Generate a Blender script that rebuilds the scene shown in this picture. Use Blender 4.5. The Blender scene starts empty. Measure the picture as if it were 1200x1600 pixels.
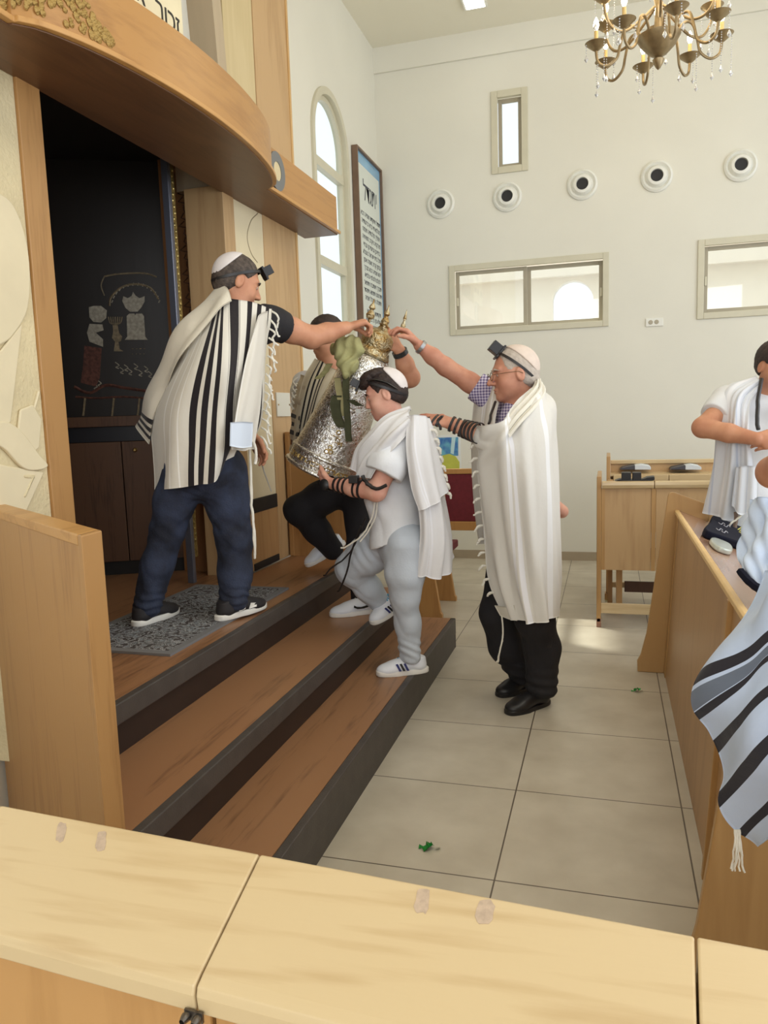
import bpy, bmesh, math, random
import numpy as np
from mathutils import Matrix, Vector

# ------------------------------------------------------------------ camera
sc = bpy.context.scene
CO = sc.collection
CH = 1.47
FPX = 1194.5
def _ax(a, i):
    c, s = math.cos(a), math.sin(a); M = np.eye(3); j, k = (i+1) % 3, (i+2) % 3
    M[j, j] = c; M[k, k] = c; M[j, k] = -s; M[k, j] = s
    return M
RM = _ax(math.radians(16.46529607), 2) @ _ax(math.radians(82.76789546), 0) @ _ax(math.radians(-1.88721077), 2)
cam_d = bpy.data.cameras.new('camera'); cam = bpy.data.objects.new('camera', cam_d); CO.objects.link(cam)
cm = Matrix([list(RM[i]) + [0] for i in range(3)] + [[0, 0, 0, 1]])
cam.matrix_world = Matrix.Translation((0, 0, CH)) @ cm
cam_d.sensor_fit = 'HORIZONTAL'; cam_d.sensor_width = 36; cam_d.lens = FPX*36/1200; cam_d.clip_start = 0.02; cam_d.clip_end = 200
sc.camera = cam

# ------------------------------------------------------------------ world, sun, lamps, exposure
w = bpy.data.worlds.new('world'); sc.world = w; w.use_nodes = True
bg = w.node_tree.nodes['Background']; bg.inputs[0].default_value = (0.91, 0.955, 1.0, 1); bg.inputs[1].default_value = 1.25
sun_d = bpy.data.lights.new('sun', 'SUN'); sun = bpy.data.objects.new('sun', sun_d); CO.objects.link(sun)
sun_d.energy = 5.0; sun_d.angle = math.radians(1.5); sun_d.color = (1.0, 0.94, 0.82)
sun.rotation_euler = Vector((2.0, -1.05, -2.75)).to_track_quat('-Z', 'Y').to_euler()
def area_light(name, loc, target, sx, sy, power, col):
    d = bpy.data.lights.new(name, 'AREA'); d.shape = 'RECTANGLE'; d.size = sx; d.size_y = sy; d.energy = power; d.color = col
    o = bpy.data.objects.new(name, d); CO.objects.link(o); o.location = loc
    o.rotation_euler = (Vector(target)-Vector(loc)).to_track_quat('-Z', 'Y').to_euler()
    return o
# added area lights: daylight assumed from unseen openings at right and behind the camera
area_light('assumed_right_daylight', (4.6, 3.0, 2.6), (-1.0, 3.4, 1.2), 5.0, 2.6, 85, (0.90, 0.95, 1.0))
area_light('assumed_rear_daylight', (0.8, -3.6, 2.8), (-0.6, 4.0, 1.2), 4.0, 2.4, 85, (0.98, 0.97, 0.95))
# fill light added to brighten the hall beyond the back windows
area_light('hall_fill_light', (0.5, 8.3, 5.6), (0.3, 9.6, 2.6), 5.0, 0.8, 40, (0.97, 0.98, 1.0))
# unseen warm area light added overhead, standing in for assumed ceiling lamps
area_light('assumed_overhead_light', (1.3, 2.6, 4.9), (1.0, 2.8, 0), 3.0, 3.0, 50, (1.0, 0.93, 0.82))
sc.view_settings.view_transform = 'Standard'; sc.view_settings.look = 'None'
sc.view_settings.gamma = 1.0; sc.view_settings.use_curve_mapping = False
sc.view_settings.exposure = 0.08

# ------------------------------------------------------------------ helpers
def ray(px, py):
    return RM @ np.array([(px-600)/FPX, -(py-800)/FPX, -1.0])
def at(px, py, Y):
    """world point where the line of sight through a point of the photograph meets the depth plane y = Y"""
    d = ray(px, py); t = Y/d[1]
    return np.array([d[0]*t, d[1]*t, CH + d[2]*t])
def atz(px, py, z):
    d = ray(px, py); t = (z-CH)/d[2]
    return np.array([d[0]*t, d[1]*t, z])
def S(r, g, b):
    f = lambda c: ((c/255+0.055)/1.055)**2.4 if c/255 > 0.04045 else c/255/12.92
    return (f(r), f(g), f(b), 1)

MATS = {}
def mat(name, col, rough=0.6, metal=0.0, var=0.0, nscale=8.0, bump=0.0, bscale=60.0, col2=None, spec=0.5, stretch=(1, 1, 1), detail=4.0, sheen=0.0, sub=0.0):
    m = bpy.data.materials.new(name); m.use_nodes = True; nt = m.node_tree; N = nt.nodes; L = nt.links
    b = N['Principled BSDF']; b.inputs['Base Color'].default_value = col; b.inputs['Roughness'].default_value = rough
    b.inputs['Metallic'].default_value = metal; b.inputs['Specular IOR Level'].default_value = spec
    if sheen: b.inputs['Sheen Weight'].default_value = sheen
    if sub:
        b.inputs['Subsurface Weight'].default_value = sub; b.inputs['Subsurface Scale'].default_value = 0.02
        b.inputs['Subsurface Radius'].default_value = (1, .3, .15)
    tc = N.new('ShaderNodeTexCoord'); mp = N.new('ShaderNodeMapping'); L.new(tc.outputs['Object'], mp.inputs[0]); mp.inputs['Scale'].default_value = stretch
    if var > 0 or col2:
        n = N.new('ShaderNodeTexNoise'); n.inputs['Scale'].default_value = nscale; n.inputs['Detail'].default_value = detail; L.new(mp.outputs[0], n.inputs['Vector'])
        r = N.new('ShaderNodeValToRGB'); L.new(n.outputs['Fac'], r.inputs[0])
        c2 = col2 if col2 else tuple(max(0, c*(1-var)) for c in col[:3]) + (1,)
        r.color_ramp.elements[0].color = c2; r.color_ramp.elements[1].color = col
        r.color_ramp.elements[0].position = 0.35; r.color_ramp.elements[1].position = 0.65
        L.new(r.outputs[0], b.inputs['Base Color'])
    if bump > 0:
        n2 = N.new('ShaderNodeTexNoise'); n2.inputs['Scale'].default_value = bscale; n2.inputs['Detail'].default_value = 3; L.new(mp.outputs[0], n2.inputs['Vector'])
        bp = N.new('ShaderNodeBump'); bp.inputs['Strength'].default_value = bump; bp.inputs['Distance'].default_value = 0.01
        L.new(n2.outputs['Fac'], bp.inputs['Height']); L.new(bp.outputs[0], b.inputs['Normal'])
    MATS[name] = m
    return m
def emit(name, col, strength):
    m = bpy.data.materials.new(name); m.use_nodes = True; b = m.node_tree.nodes['Principled BSDF']
    b.inputs['Base Color'].default_value = col; b.inputs['Emission Color'].default_value = col; b.inputs['Emission Strength'].default_value = strength
    return m
def wood(name, light, dark, axis='z', scale=3.0, rough=0.42, contrast=0.5, bump=0.08, rings=6.0, coat=0.0):
    """straight and cathedral grain running along one axis, in object coordinates"""
    m = bpy.data.materials.new(name); m.use_nodes = True; nt = m.node_tree; N = nt.nodes; L = nt.links
    b = N['Principled BSDF']; b.inputs['Roughness'].default_value = rough
    b.inputs['Coat Weight'].default_value = coat; b.inputs['Coat Roughness'].default_value = 0.15
    tc = N.new('ShaderNodeTexCoord'); mp = N.new('ShaderNodeMapping'); L.new(tc.outputs['Object'], mp.inputs[0])
    k = 0.09
    mp.inputs['Scale'].default_value = {'x': (k, 1, 1), 'y': (1, k, 1), 'z': (1, 1, k)}[axis]
    n1 = N.new('ShaderNodeTexNoise'); n1.inputs['Scale'].default_value = scale*1.6; n1.inputs['Detail'].default_value = 3; n1.inputs['Distortion'].default_value = 0.6
    L.new(mp.outputs[0], n1.inputs['Vector'])
    mul = N.new('ShaderNodeMath'); mul.operation = 'MULTIPLY'; mul.inputs[1].default_value = rings*6.0; L.new(n1.outputs['Fac'], mul.inputs[0])
    sn = N.new('ShaderNodeMath'); sn.operation = 'SINE'; L.new(mul.outputs[0], sn.inputs[0])
    ma = N.new('ShaderNodeMath'); ma.operation = 'MULTIPLY_ADD'; ma.inputs[1].default_value = 0.22*contrast; ma.inputs[2].default_value = 0.5; L.new(sn.outputs[0], ma.inputs[0])
    n2 = N.new('ShaderNodeTexNoise'); n2.inputs['Scale'].default_value = scale*26; n2.inputs['Detail'].default_value = 3; L.new(mp.outputs[0], n2.inputs['Vector'])
    mb = N.new('ShaderNodeMath'); mb.operation = 'MULTIPLY_ADD'; mb.inputs[1].default_value = 0.9*contrast; L.new(n2.outputs['Fac'], mb.inputs[0]); L.new(ma.outputs[0], mb.inputs[2])
    n3 = N.new('ShaderNodeTexNoise'); n3.inputs['Scale'].default_value = 1.4; L.new(tc.outputs['Object'], n3.inputs['Vector'])
    mc = N.new('ShaderNodeMath'); mc.operation = 'MULTIPLY_ADD'; mc.inputs[1].default_value = 0.5; L.new(n3.outputs['Fac'], mc.inputs[0]); L.new(mb.outputs[0], mc.inputs[2])
    rp = N.new('ShaderNodeValToRGB'); rp.color_ramp.elements[0].color = dark; rp.color_ramp.elements[1].color = light
    c0 = 0.5+0.45*contrast+0.25
    rp.color_ramp.elements[0].position = max(0.0, c0-0.42); rp.color_ramp.elements[1].position = min(1.0, c0+0.12)
    L.new(mc.outputs[0], rp.inputs[0]); L.new(rp.outputs[0], b.inputs['Base Color'])
    if bump:
        bp = N.new('ShaderNodeBump'); bp.inputs['Strength'].default_value = bump; bp.inputs['Distance'].default_value = 0.004
        L.new(n2.outputs['Fac'], bp.inputs['Height']); L.new(bp.outputs[0], b.inputs['Normal'])
    return m
def planks(name, light, dark, axis='y', width=0.16, length=1.2):
    """wood-look floor boards laid along an axis"""
    m = wood(name, light, dark, axis=axis, scale=2.6, rough=0.38, contrast=0.75, rings=5)
    return m

class MB:
    """collects shapes into one mesh; M is an optional placing matrix"""
    def __init__(s, M=None): s.v = []; s.f = []; s.M = M; s.mi = []; s.cur = 0
    def add(s, vs, fs):
        o = len(s.v)
        for p in vs:
            p = Vector([float(c) for c in p])
            s.v.append(tuple(s.M @ p) if s.M is not None else tuple(p))
        for f in fs: s.f.append([i+o for i in f]); s.mi.append(s.cur)
        return s
    def box(s, a, b):
        x0, y0, z0 = [min(a[i], b[i]) for i in range(3)]; x1, y1, z1 = [max(a[i], b[i]) for i in range(3)]
        return s.add([(x0,y0,z0),(x1,y0,z0),(x1,y1,z0),(x0,y1,z0),(x0,y0,z1),(x1,y0,z1),(x1,y1,z1),(x0,y1,z1)],
                     [(0,3,2,1),(4,5,6,7),(0,1,5,4),(1,2,6,5),(2,3,7,6),(3,0,4,7)])
    def prism(s, poly, axis, a, b):
        """poly: 2-D outline in the plane across axis; runs from a to b along axis"""
        def P(q, t): return {'x': (t, q[0], q[1]), 'y': (q[0], t, q[1]), 'z': (q[0], q[1], t)}[axis]
        n = len(poly); vs = [P(q, a) for q in poly] + [P(q, b) for q in poly]
        fs = [tuple(range(n))[::-1], tuple(range(n, 2*n))] + [(i, (i+1) % n, n+(i+1) % n, n+i) for i in range(n)]
        return s.add(vs, fs)
    def poly3(s, pts, off):
        """flat outline in space thickened by the offset vector"""
        n = len(pts); off = np.array(off, float)
        vs = [tuple(p) for p in pts] + [tuple(np.array(p, float)+off) for p in pts]
        return s.add(vs, [tuple(range(n))[::-1], tuple(range(n, 2*n))] + [(i, (i+1) % n, n+(i+1) % n, n+i) for i in range(n)])
    def lathe(s, prof, c, axis='z', seg=24, cap=True):
        c = np.array(c, float); vs = []; fs = []
        if isinstance(axis, str): ax = np.array({'x': (1,0,0), 'y': (0,1,0), 'z': (0,0,1)}[axis], float)
        else: ax = np.array(axis, float); ax /= np.linalg.norm(ax)
        u = np.cross(ax, (0, 0, 1.0));
        if np.linalg.norm(u) < 1e-3: u = np.array((1.0, 0, 0))
        u /= np.linalg.norm(u); w_ = np.cross(ax, u)
        n = len(prof)
        for (r, h) in prof:
            for k in range(seg):
                a = 2*math.pi*k/seg; vs.append(c + ax*h + u*r*math.cos(a) + w_*r*math.sin(a))
        for i in range(n-1):
            for k in range(seg):
                k2 = (k+1) % seg; fs.append((i*seg+k, i*seg+k2, (i+1)*seg+k2, (i+1)*seg+k))
        if cap:
            fs.append(tuple(range(seg))[::-1]); fs.append(tuple((n-1)*seg+k for k in range(seg)))
        return s.add(vs, fs)
    def tube(s, pts, r, seg=8, cap=True, flat=None):
        pts = [np.array(p, float) for p in pts]; n = len(pts); rs = r if hasattr(r, '__len__') else [r]*n
        vs = []; fs = []; prev = None
        for i, p in enumerate(pts):
            t = pts[min(i+1, n-1)] - pts[max(i-1, 0)]; t /= (np.linalg.norm(t)+1e-9)
            if prev is None:
                u = np.cross(t, (0, 0, 1.0))
                if np.linalg.norm(u) < 0.1: u = np.cross(t, (1.0, 0, 0))
            else: u = prev - t*(prev@t)
            u /= (np.linalg.norm(u)+1e-9); prev = u; v_ = np.cross(t, u)
            for k in range(seg):
                a = 2*math.pi*k/seg; vs.append(p + u*rs[i]*math.cos(a) + v_*rs[i]*(flat or 1)*math.sin(a))
        for i in range(n-1):
            for k in range(seg):
                k2 = (k+1) % seg; fs.append((i*seg+k, i*seg+k2, (i+1)*seg+k2, (i+1)*seg+k))
        if cap: fs.append(tuple(range(seg))[::-1]); fs.append(tuple((n-1)*seg+k for k in range(seg)))
        return s.add(vs, fs)
    def build(s, name, m, parent=None, bevel=0.0, smooth=False, origin=None, seg=2):
        me = bpy.data.meshes.new(name)
        o_ = Vector(origin) if origin is not None else Vector((0, 0, 0))
        me.from_pydata([tuple(Vector(v)-o_) for v in s.v], [], s.f)
        bm = bmesh.new(); bm.from_mesh(me); bmesh.ops.recalc_face_normals(bm, faces=bm.faces); bm.to_mesh(me); bm.free()
        ob = bpy.data.objects.new(name, me); CO.objects.link(ob)
        for mm in (m if isinstance(m, (list, tuple)) else [m]): me.materials.append(mm)
        if isinstance(m, (list, tuple)):
            for p, i in zip(me.polygons, s.mi): p.material_index = i
        if smooth:
            for p in me.polygons: p.use_smooth = True
            if smooth != 'all': me.set_sharp_from_angle(angle=math.radians(40))
        if bevel:
            bv = ob.modifiers.new('bevel', 'BEVEL'); bv.width = bevel; bv.segments = seg; bv.limit_method = 'ANGLE'; bv.angle_limit = math.radians(35)
        ob.location = o_
        if parent is not None: par(ob, parent)
        return ob
def par(ob, parent):
    ob.parent = parent
    ob.matrix_parent_inverse = Matrix.Translation(-parent.location) if parent.rotation_euler.z == 0 else parent.matrix_basis.inverted()
def thing(name, label, cat, loc=(0, 0, 0), group=None):
    o = bpy.data.objects.new(name, None); CO.objects.link(o); o.location = loc; o.empty_display_size = 0.05
    o['label'] = label; o['category'] = cat
    if group: o['group'] = group
    return o
def tag(o, label, cat, group=None):
    o['label'] = label; o['category'] = cat
    if group: o['group'] = group
    return o
def struct(o): o['kind'] = 'structure'; return o
def copy_tree(o, loc, parent=None):
    """copy of a top-level thing and of its parts"""
    c = o.copy(); CO.objects.link(c); c.location = loc
    def kids(src, dst):
        for ch in [q for q in src.children]:
            d = ch.copy(); CO.objects.link(d); mi = ch.matrix_parent_inverse.copy(); d.parent = dst; d.matrix_parent_inverse = mi; kids(ch, d)
    kids(o, c)
    return c
# ------------------------------------------------------------------ materials of the room
M_wall = mat('cream_plaster', S(225, 223, 211), 0.85, var=0.04, nscale=1.2, bump=0.04, bscale=90)
M_ceil = mat('ceiling_plaster', S(236, 232, 215), 0.9, var=0.03, nscale=1.0)
M_frame = mat('cream_frame_metal', S(205, 200, 178), 0.45, var=0.05)
M_frame_dark = mat('taupe_frame_metal', S(168, 160, 140), 0.5, var=0.05)
M_oak = wood('golden_oak', S(178, 134, 82), S(146, 102, 58), 'z', 3.0, 0.4, 0.6)
M_oak_y = wood('golden_oak_along', S(196, 148, 88), S(164, 116, 60), 'y', 2.4, 0.4, 0.6)
M_oak_pale = wood('pale_oak_veneer', S(194, 160, 116), S(170, 134, 92), 'z', 2.4, 0.45, 0.5)
M_beech_x = wood('beech_across', S(208, 184, 142), S(186, 156, 112), 'x', 3.2, 0.32, 0.6, rings=9, coat=0.25)
M_beech = wood('beech_upright', S(206, 168, 112), S(184, 142, 88), 'z', 2.8, 0.4, 0.5)
M_beech_y = wood('beech_along', S(206, 166, 108), S(184, 140, 84), 'y', 2.8, 0.4, 0.5)
M_panel = wood('warm_veneer_panel', S(184, 144, 98), S(160, 118, 76), 'z', 2.0, 0.4, 0.5)
M_edge = mat('light_wood_edging', S(236, 200, 140), 0.45, var=0.06, nscale=20)
M_walnut = wood('walnut_cabinet', S(96, 66, 46), S(58, 38, 26), 'z', 4.0, 0.5, 0.7)
M_tread = planks('oak_floor_boards', S(156, 114, 80), S(90, 61, 42), 'y')
M_nose = mat('dark_grey_nosing', S(78, 72, 68), 0.5, var=0.2, nscale=14, bump=0.1, bscale=200)
M_riser = mat('dark_brown_riser', S(48, 34, 28), 0.5, var=0.2, nscale=6)
M_black = mat('matt_black', S(30, 27, 26), 0.6, var=0.1)
M_stone = mat('cream_stone', S(222, 206, 166), 0.8, var=0.12, nscale=5, bump=0.5, bscale=70)
M_stone_s = mat('smooth_cream_stone', S(228, 214, 180), 0.7, var=0.08, nscale=4, bump=0.05, bscale=40)
M_glassy = bpy.data.materials.new('window_glass'); M_glassy.use_nodes = True
_nt = M_glassy.node_tree; _nt.nodes.clear()
_o = _nt.nodes.new('ShaderNodeOutputMaterial'); _mx = _nt.nodes.new('ShaderNodeMixShader'); _t = _nt.nodes.new('ShaderNodeBsdfTransparent'); _g = _nt.nodes.new('ShaderNodeBsdfGlossy')
_g.inputs['Roughness'].default_value = 0.02; _t.inputs[0].default_value = (0.94, 0.97, 0.97, 1); _mx.inputs[0].default_value = 0.07
_nt.links.new(_t.outputs[0], _mx.inputs[1]); _nt.links.new(_g.outputs[0], _mx.inputs[2]); _nt.links.new(_mx.outputs[0], _o.inputs[0])

# floor of square tiles with dark joints
M_floor = bpy.data.materials.new('stone_floor_tiles'); M_floor.use_nodes = True
_nt = M_floor.node_tree; N = _nt.nodes; L = _nt.links; b = N['Principled BSDF']
tc = N.new('ShaderNodeTexCoord'); mp = N.new('ShaderNodeMapping'); L.new(tc.outputs['Object'], mp.inputs[0])
mp.inputs['Location'].default_value = (0.34, -2.245, 0); mp.inputs['Scale'].default_value = (1, 1, 1)
br = N.new('ShaderNodeTexBrick'); br.offset = 0.0; br.inputs['Scale'].default_value = 1.0; br.inputs['Brick Width'].default_value = 0.604; br.inputs['Row Height'].default_value = 0.598
br.inputs['Mortar Size'].default_value = 0.0028; br.inputs['Mortar Smooth'].default_value = 0.1
br.inputs['Color1'].default_value = S(208, 200, 184); br.inputs['Color2'].default_value = S(203, 195, 179); br.inputs['Mortar'].default_value = S(104, 94, 82)
L.new(mp.outputs[0], br.inputs['Vector'])
n = N.new('ShaderNodeTexNoise'); n.inputs['Scale'].default_value = 4.5; n.inputs['Detail'].default_value = 5; L.new(tc.outputs['Object'], n.inputs['Vector'])
r = N.new('ShaderNodeValToRGB'); r.color_ramp.elements[0].color = (0.80, 0.78, 0.75, 1); r.color_ramp.elements[1].color = (1, 1, 1, 1); r.color_ramp.elements[0].position = 0.3; r.color_ramp.elements[1].position = 0.7
L.new(n.outputs['Fac'], r.inputs[0])
mx = N.new('ShaderNodeMixRGB'); mx.blend_type = 'MULTIPLY'; mx.inputs[0].default_value = 1; L.new(br.outputs['Color'], mx.inputs[1]); L.new(r.outputs[0], mx.inputs[2])
L.new(mx.outputs[0], b.inputs['Base Color']); b.inputs['Roughness'].default_value = 0.3
n4 = N.new('ShaderNodeTexNoise'); n4.inputs['Scale'].default_value = 14; L.new(tc.outputs['Object'], n4.inputs['Vector'])
mr = N.new('ShaderNodeMapRange'); mr.inputs['To Min'].default_value = 0.26; mr.inputs['To Max'].default_value = 0.42; L.new(n4.outputs['Fac'], mr.inputs['Value']); L.new(mr.outputs[0], b.inputs['Roughness'])

# ------------------------------------------------------------------ room shell
XL, YB, ZC = -2.19, 7.57, 4.97
struct(MB().box((-3.6, -4.0, -0.12), (5.2, YB+0.2, 0)).build('floor', M_floor))
struct(MB().box((-3.6, -4.0, ZC), (5.2, YB+0.2, ZC+0.15)).build('ceiling', M_ceil))
def wall_cells(mb, u0, u1, z0, z1, holes, plane, a, b):
    """slab from a to b across its plane, cut by rectangular holes (u0,u1,z0,z1)"""
    us = sorted({u0, u1} | {h[0] for h in holes} | {h[1] for h in holes}); zs = sorted({z0, z1} | {h[2] for h in holes} | {h[3] for h in holes})
    for i in range(len(us)-1):
        j = 0
        while j < len(zs)-1:
            cu = (us[i]+us[i+1])/2; k = j
            def inh(jj): return any(h[0] < cu < h[1] and h[2] < (zs[jj]+zs[jj+1])/2 < h[3] for h in holes)
            if inh(j): j += 1; continue
            while k+1 < len(zs)-1 and not inh(k+1): k += 1
            p, q = (us[i], zs[j]), (us[i+1], zs[k+1])
            if plane == 'y': mb.box((p[0], a, p[1]), (q[0], b, q[1]))
            else: mb.box((a, p[0], p[1]), (b, q[0], q[1]))
            j = k+1
W1 = (-1.49, -0.005, 2.225, 2.88); W2 = (0.765, 2.25, 2.235, 2.915); W5 = (-1.035, -0.755, 3.715, 4.39)
mb = MB(); wall_cells(mb, XL-0.2, 5.2, 0, ZC, [W1, W2, W5], 'y', YB, YB+0.2)
struct(mb.build('wall_back', M_wall))
struct(MB().box((XL, YB-0.025, 4.74), (5.2, YB, ZC)).build('trim_1', M_wall))
# left wall, with the round-headed window and the opening behind the ark
AY0, AY1, AZ0, AZs, AR = 5.80, 6.60, 1.95, 3.66, 0.40
mb = MB(); wall_cells(mb, -4.0, AY0, 0, ZC, [(2.5, 4.14, 0.5, 3.0)], 'x', XL-0.2, XL); mb.box((XL-0.075, AY1, 0), (XL, YB+0.2, ZC)); mb.box((XL-0.075, AY0, 0), (XL, AY1, AZ0))
poly = [(AY0, ZC), (AY0, AZs)] + [((AY0+AY1)/2-AR*math.cos(a), AZs+AR*math.sin(a)) for a in np.linspace(0, math.pi, 25)[1:-1]] + [(AY1, AZs), (AY1, ZC)]
for i in range(1, len(poly)-2):
    p, q = poly[i], poly[i+1]
    mb.add([(XL-0.075, p[0], p[1]), (XL, p[0], p[1]), (XL, q[0], q[1]), (XL-0.075, q[0], q[1]), (XL-0.075, p[0], ZC), (XL, p[0], ZC), (XL, q[0], ZC), (XL-0.075, q[0], ZC)],
           [(0,1,2,3), (4,7,6,5), (1,5,6,2), (0,3,7,4)])
struct(mb.build('wall_left', M_wall))
struct(MB().box((XL-0.2, YB-0.012, 0), (5.2, YB, 0.085)).build('baseboard_back', mat('taupe_tile_skirting', S(170, 156, 134), 0.5, var=0.05)))
struct(MB().box((XL, 5.1, 0), (XL+0.012, YB-0.012, 0.085)).build('baseboard_left', MATS['taupe_tile_skirting']))

# arched window of the left wall
def arch_band(mb, r0, r1, x0, x1, yc, zs, z0):
    """a frame band following the arch between inner r0 and outer r1"""
    A = [(yc-r1, z0)] + [(yc-r1*math.cos(a), zs+r1*math.sin(a)) for a in np.linspace(0, math.pi, 33)] + [(yc+r1, z0)]
    B = [(yc-r0, z0)] + [(yc-r0*math.cos(a), zs+r0*math.sin(a)) for a in np.linspace(0, math.pi, 33)] + [(yc+r0, z0)]
    for i in range(len(A)-1):
        vs = [(x, *q) for x in (x0, x1) for q in (A[i], A[i+1], B[i+1], B[i])]
        mb.add(vs, [(0,1,2,3), (4,7,6,5), (0,4,5,1), (3,2,6,7), (1,5,6,2), (0,3,7,4)])
yc = (AY0+AY1)/2
wf = MB(); arch_band(wf, 0.375, 0.43, XL-0.02, XL+0.02, yc, AZs, AZ0)
win = wf.build('window_1', M_frame); struct(win)
q = MB(); arch_band(q, 0.335, 0.385, XL-0.07, XL-0.02, yc, AZs, AZ0+0.04)
for zz in (3.48, 2.72): q.box((XL-0.07, AY0+0.03, zz-0.035), (XL-0.015, AY1-0.03, zz+0.035))
q.box((XL-0.07, AY0+0.02, AZ0), (XL-0.02, AY1-0.02, AZ0+0.05))
q.build('window_frame', M_frame, win)
g = MB(); pts = [(yc-0.36, AZ0+0.03)] + [(yc-0.36*math.cos(a), AZs+0.36*math.sin(a)) for a in np.linspace(0, math.pi, 25)] + [(yc+0.36, AZ0+0.03)]
g.prism(pts, 'x', XL-0.052, XL-0.046); g.build('pane', M_glassy, win)

# windows of the back wall
def rect_window(name, R, mullion, bw=0.055, deep=0.07):
    x0, x1, z0, z1 = R
    f = MB()
    f.box((x0-bw, YB-0.018, z0-bw), (x0, YB+0.02, z1+bw)); f.box((x1, YB-0.018, z0-bw), (x1+bw, YB+0.02, z1+bw))
    f.box((x0, YB-0.018, z0-bw), (x1, YB+0.02, z0)); f.box((x0, YB-0.018, z1), (x1, YB+0.02, z1+bw))
    w_ = struct(f.build(name, M_frame, bevel=0.004))
    s_ = MB(); t = 0.035
    xs = [x0, x1] if mullion is None else [x0, mullion, x1]
    for i in range(len(xs)-1):
        a, b_ = xs[i], xs[i+1]; yo = YB+0.04+0.03*i
        s_.box((a, yo, z0), (a+t, yo+0.03, z1)); s_.box((b_-t, yo, z0), (b_, yo+0.03, z1)); s_.box((a+t, yo, z0), (b_-t, yo+0.03, z0+t)); s_.box((a+t, yo, z1-t), (b_-t, yo+0.03, z1))
    s_.build('sash', M_frame_dark, w_, bevel=0.003)
    for i in range(len(xs)-1):
        yo = YB+0.052+0.03*i
        MB().box((xs[i]+t, yo, z0+t), (xs[i+1]-t, yo+0.005, z1-t)).build('pane', M_glassy, w_)
    l = MB(); l.box((x0+0.008, YB+0.022, (z0+z1)/2-0.05), (x0+0.026, YB+0.042, (z0+z1)/2+0.03)); l.box((x1-0.026, YB+0.05, (z0+z1)/2-0.05), (x1-0.008, YB+0.072, (z0+z1)/2+0.03))
    if mullion is not None: l.build('latch', M_frame, w_, bevel=0.003)
    return w_
rect_window('window_2', (W1[0]+0.05, W1[1]-0.05, W1[2]+0.05, W1[3]-0.05), -0.752)
rect_window('window_3', (W2[0]+0.05, W2[1]-0.05, W2[2]+0.05, W2[3]-0.05), 1.5)
rect_window('window_4', (W5[0]+0.03, W5[1]-0.03, W5[2]+0.03, W5[3]-0.03), None, bw=0.06)

# the hall beyond the back windows: cream wall with round-headed openings
mb = MB(); HY = 9.6; M_hall = mat('hall_plaster', S(228, 220, 208), 0.9, var=0.03)
z0h, z1h, ar = 1.6, 4.1, 0.24
def hall_arch(mb, xa, xb, cx, r_, zsp):
    mb.box((xa, HY, z0h), (cx-r_, HY+0.15, z1h)); mb.box((cx+r_, HY, z0h), (xb, HY+0.15, z1h))
    ps = [(cx-r_*math.cos(a), zsp+r_*math.sin(a)) for a in np.linspace(0, math.pi, 17)]
    for p, q_ in zip(ps[:-1], ps[1:]):
        mb.add([(p[0], HY, p[1]), (q_[0], HY, q_[1]), (q_[0], HY, z1h), (p[0], HY, z1h), (p[0], HY+.15, p[1]), (q_[0], HY+.15, q_[1]), (q_[0], HY+.15, z1h), (p[0], HY+.15, z1h)], [(0,1,2,3), (0,4,5,1), (4,7,6,5)])
hall_arch(mb, -2.35, 0.55, -0.41, 0.235, 2.74)
hall_arch(mb, 0.55, 6.0, 2.25, 0.95, 1.72)
struct(mb.build('wall_hall', M_hall))
struct(MB().box((-2.35, HY-0.12, 3.02), (6.0, HY, z1h)).build('trim_2', M_hall))
struct(MB().box((-2.35, YB+0.25, z0h-0.1), (6.0, HY+0.15, z0h)).build('floor_hall', M_hall))

# leafy garden tree seen low in the openings of the hall
M_leaf = mat('garden_leaves', S(110, 150, 90), 0.8, var=0.4, nscale=9)
rng = random.Random(3); tr = thing('garden_tree', 'green leafy garden tree beyond the arched hall opening', 'tree', (1.7, 11.0, 1.0))
lf = MB()
for i in range(500):
    a, t_ = rng.uniform(0, 6.28), rng.uniform(0, 1)**0.5; c = np.array((1.7+0.7*t_*math.cos(a), 11+0.4*t_*math.sin(a), 2.2+rng.uniform(-0.5, 0.42)*(1-0.5*t_)))
    d1 = np.array([rng.uniform(-1, 1) for _ in range(3)])*0.07; d2 = np.array([rng.uniform(-1, 1) for _ in range(3)])*0.05
    lf.add([c-d1, c+d2, c+d1, c-d2], [(0,1,2,3)])
lf.build('foliage', M_leaf, tr); MB().tube([(1.7, 11, 1.0), (1.72, 11, 1.6), (1.68, 11, 2.2)], [0.06, 0.05, 0.03]).build('trunk', M_walnut, tr)

# round air outlets in a row on the back wall
M_vent = mat('white_vent_plastic', S(226, 226, 218), 0.4); M_dark = mat('vent_opening_black', S(38, 38, 40), 0.7)
VPX = [(689, 319), (793, 308), (910, 289), (1026, 276), (1157, 259)]
VL = ['first round white air outlet, nearest the left corner', 'second round white air outlet, right below the narrow window', 'third round white air outlet, above the right half of the wide window',
      'fourth round white air outlet, left of the rightmost one', 'fifth round white air outlet, rightmost and highest in the photo']
c = at(*VPX[0], YB)
v0 = thing('air_outlet', VL[0], 'air vent', tuple(c), 'round air outlets on the back wall')
MB().lathe([(0.135, 0), (0.135, 0.018), (0.118, 0.03), (0.105, 0.018), (0.098, 0.012), (0.09, 0.03), (0.078, 0.05), (0.055, 0.056), (0.05, 0.03), (0.05, 0.004)], c, axis=(0, -1, 0), seg=40).build('nozzle_ring', M_vent, v0, smooth=True)
MB().lathe([(0.05, 0.032), (0.0505, 0.04)], c, axis=(0, -1, 0), seg=24).build('opening', M_dark, v0)
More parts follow.
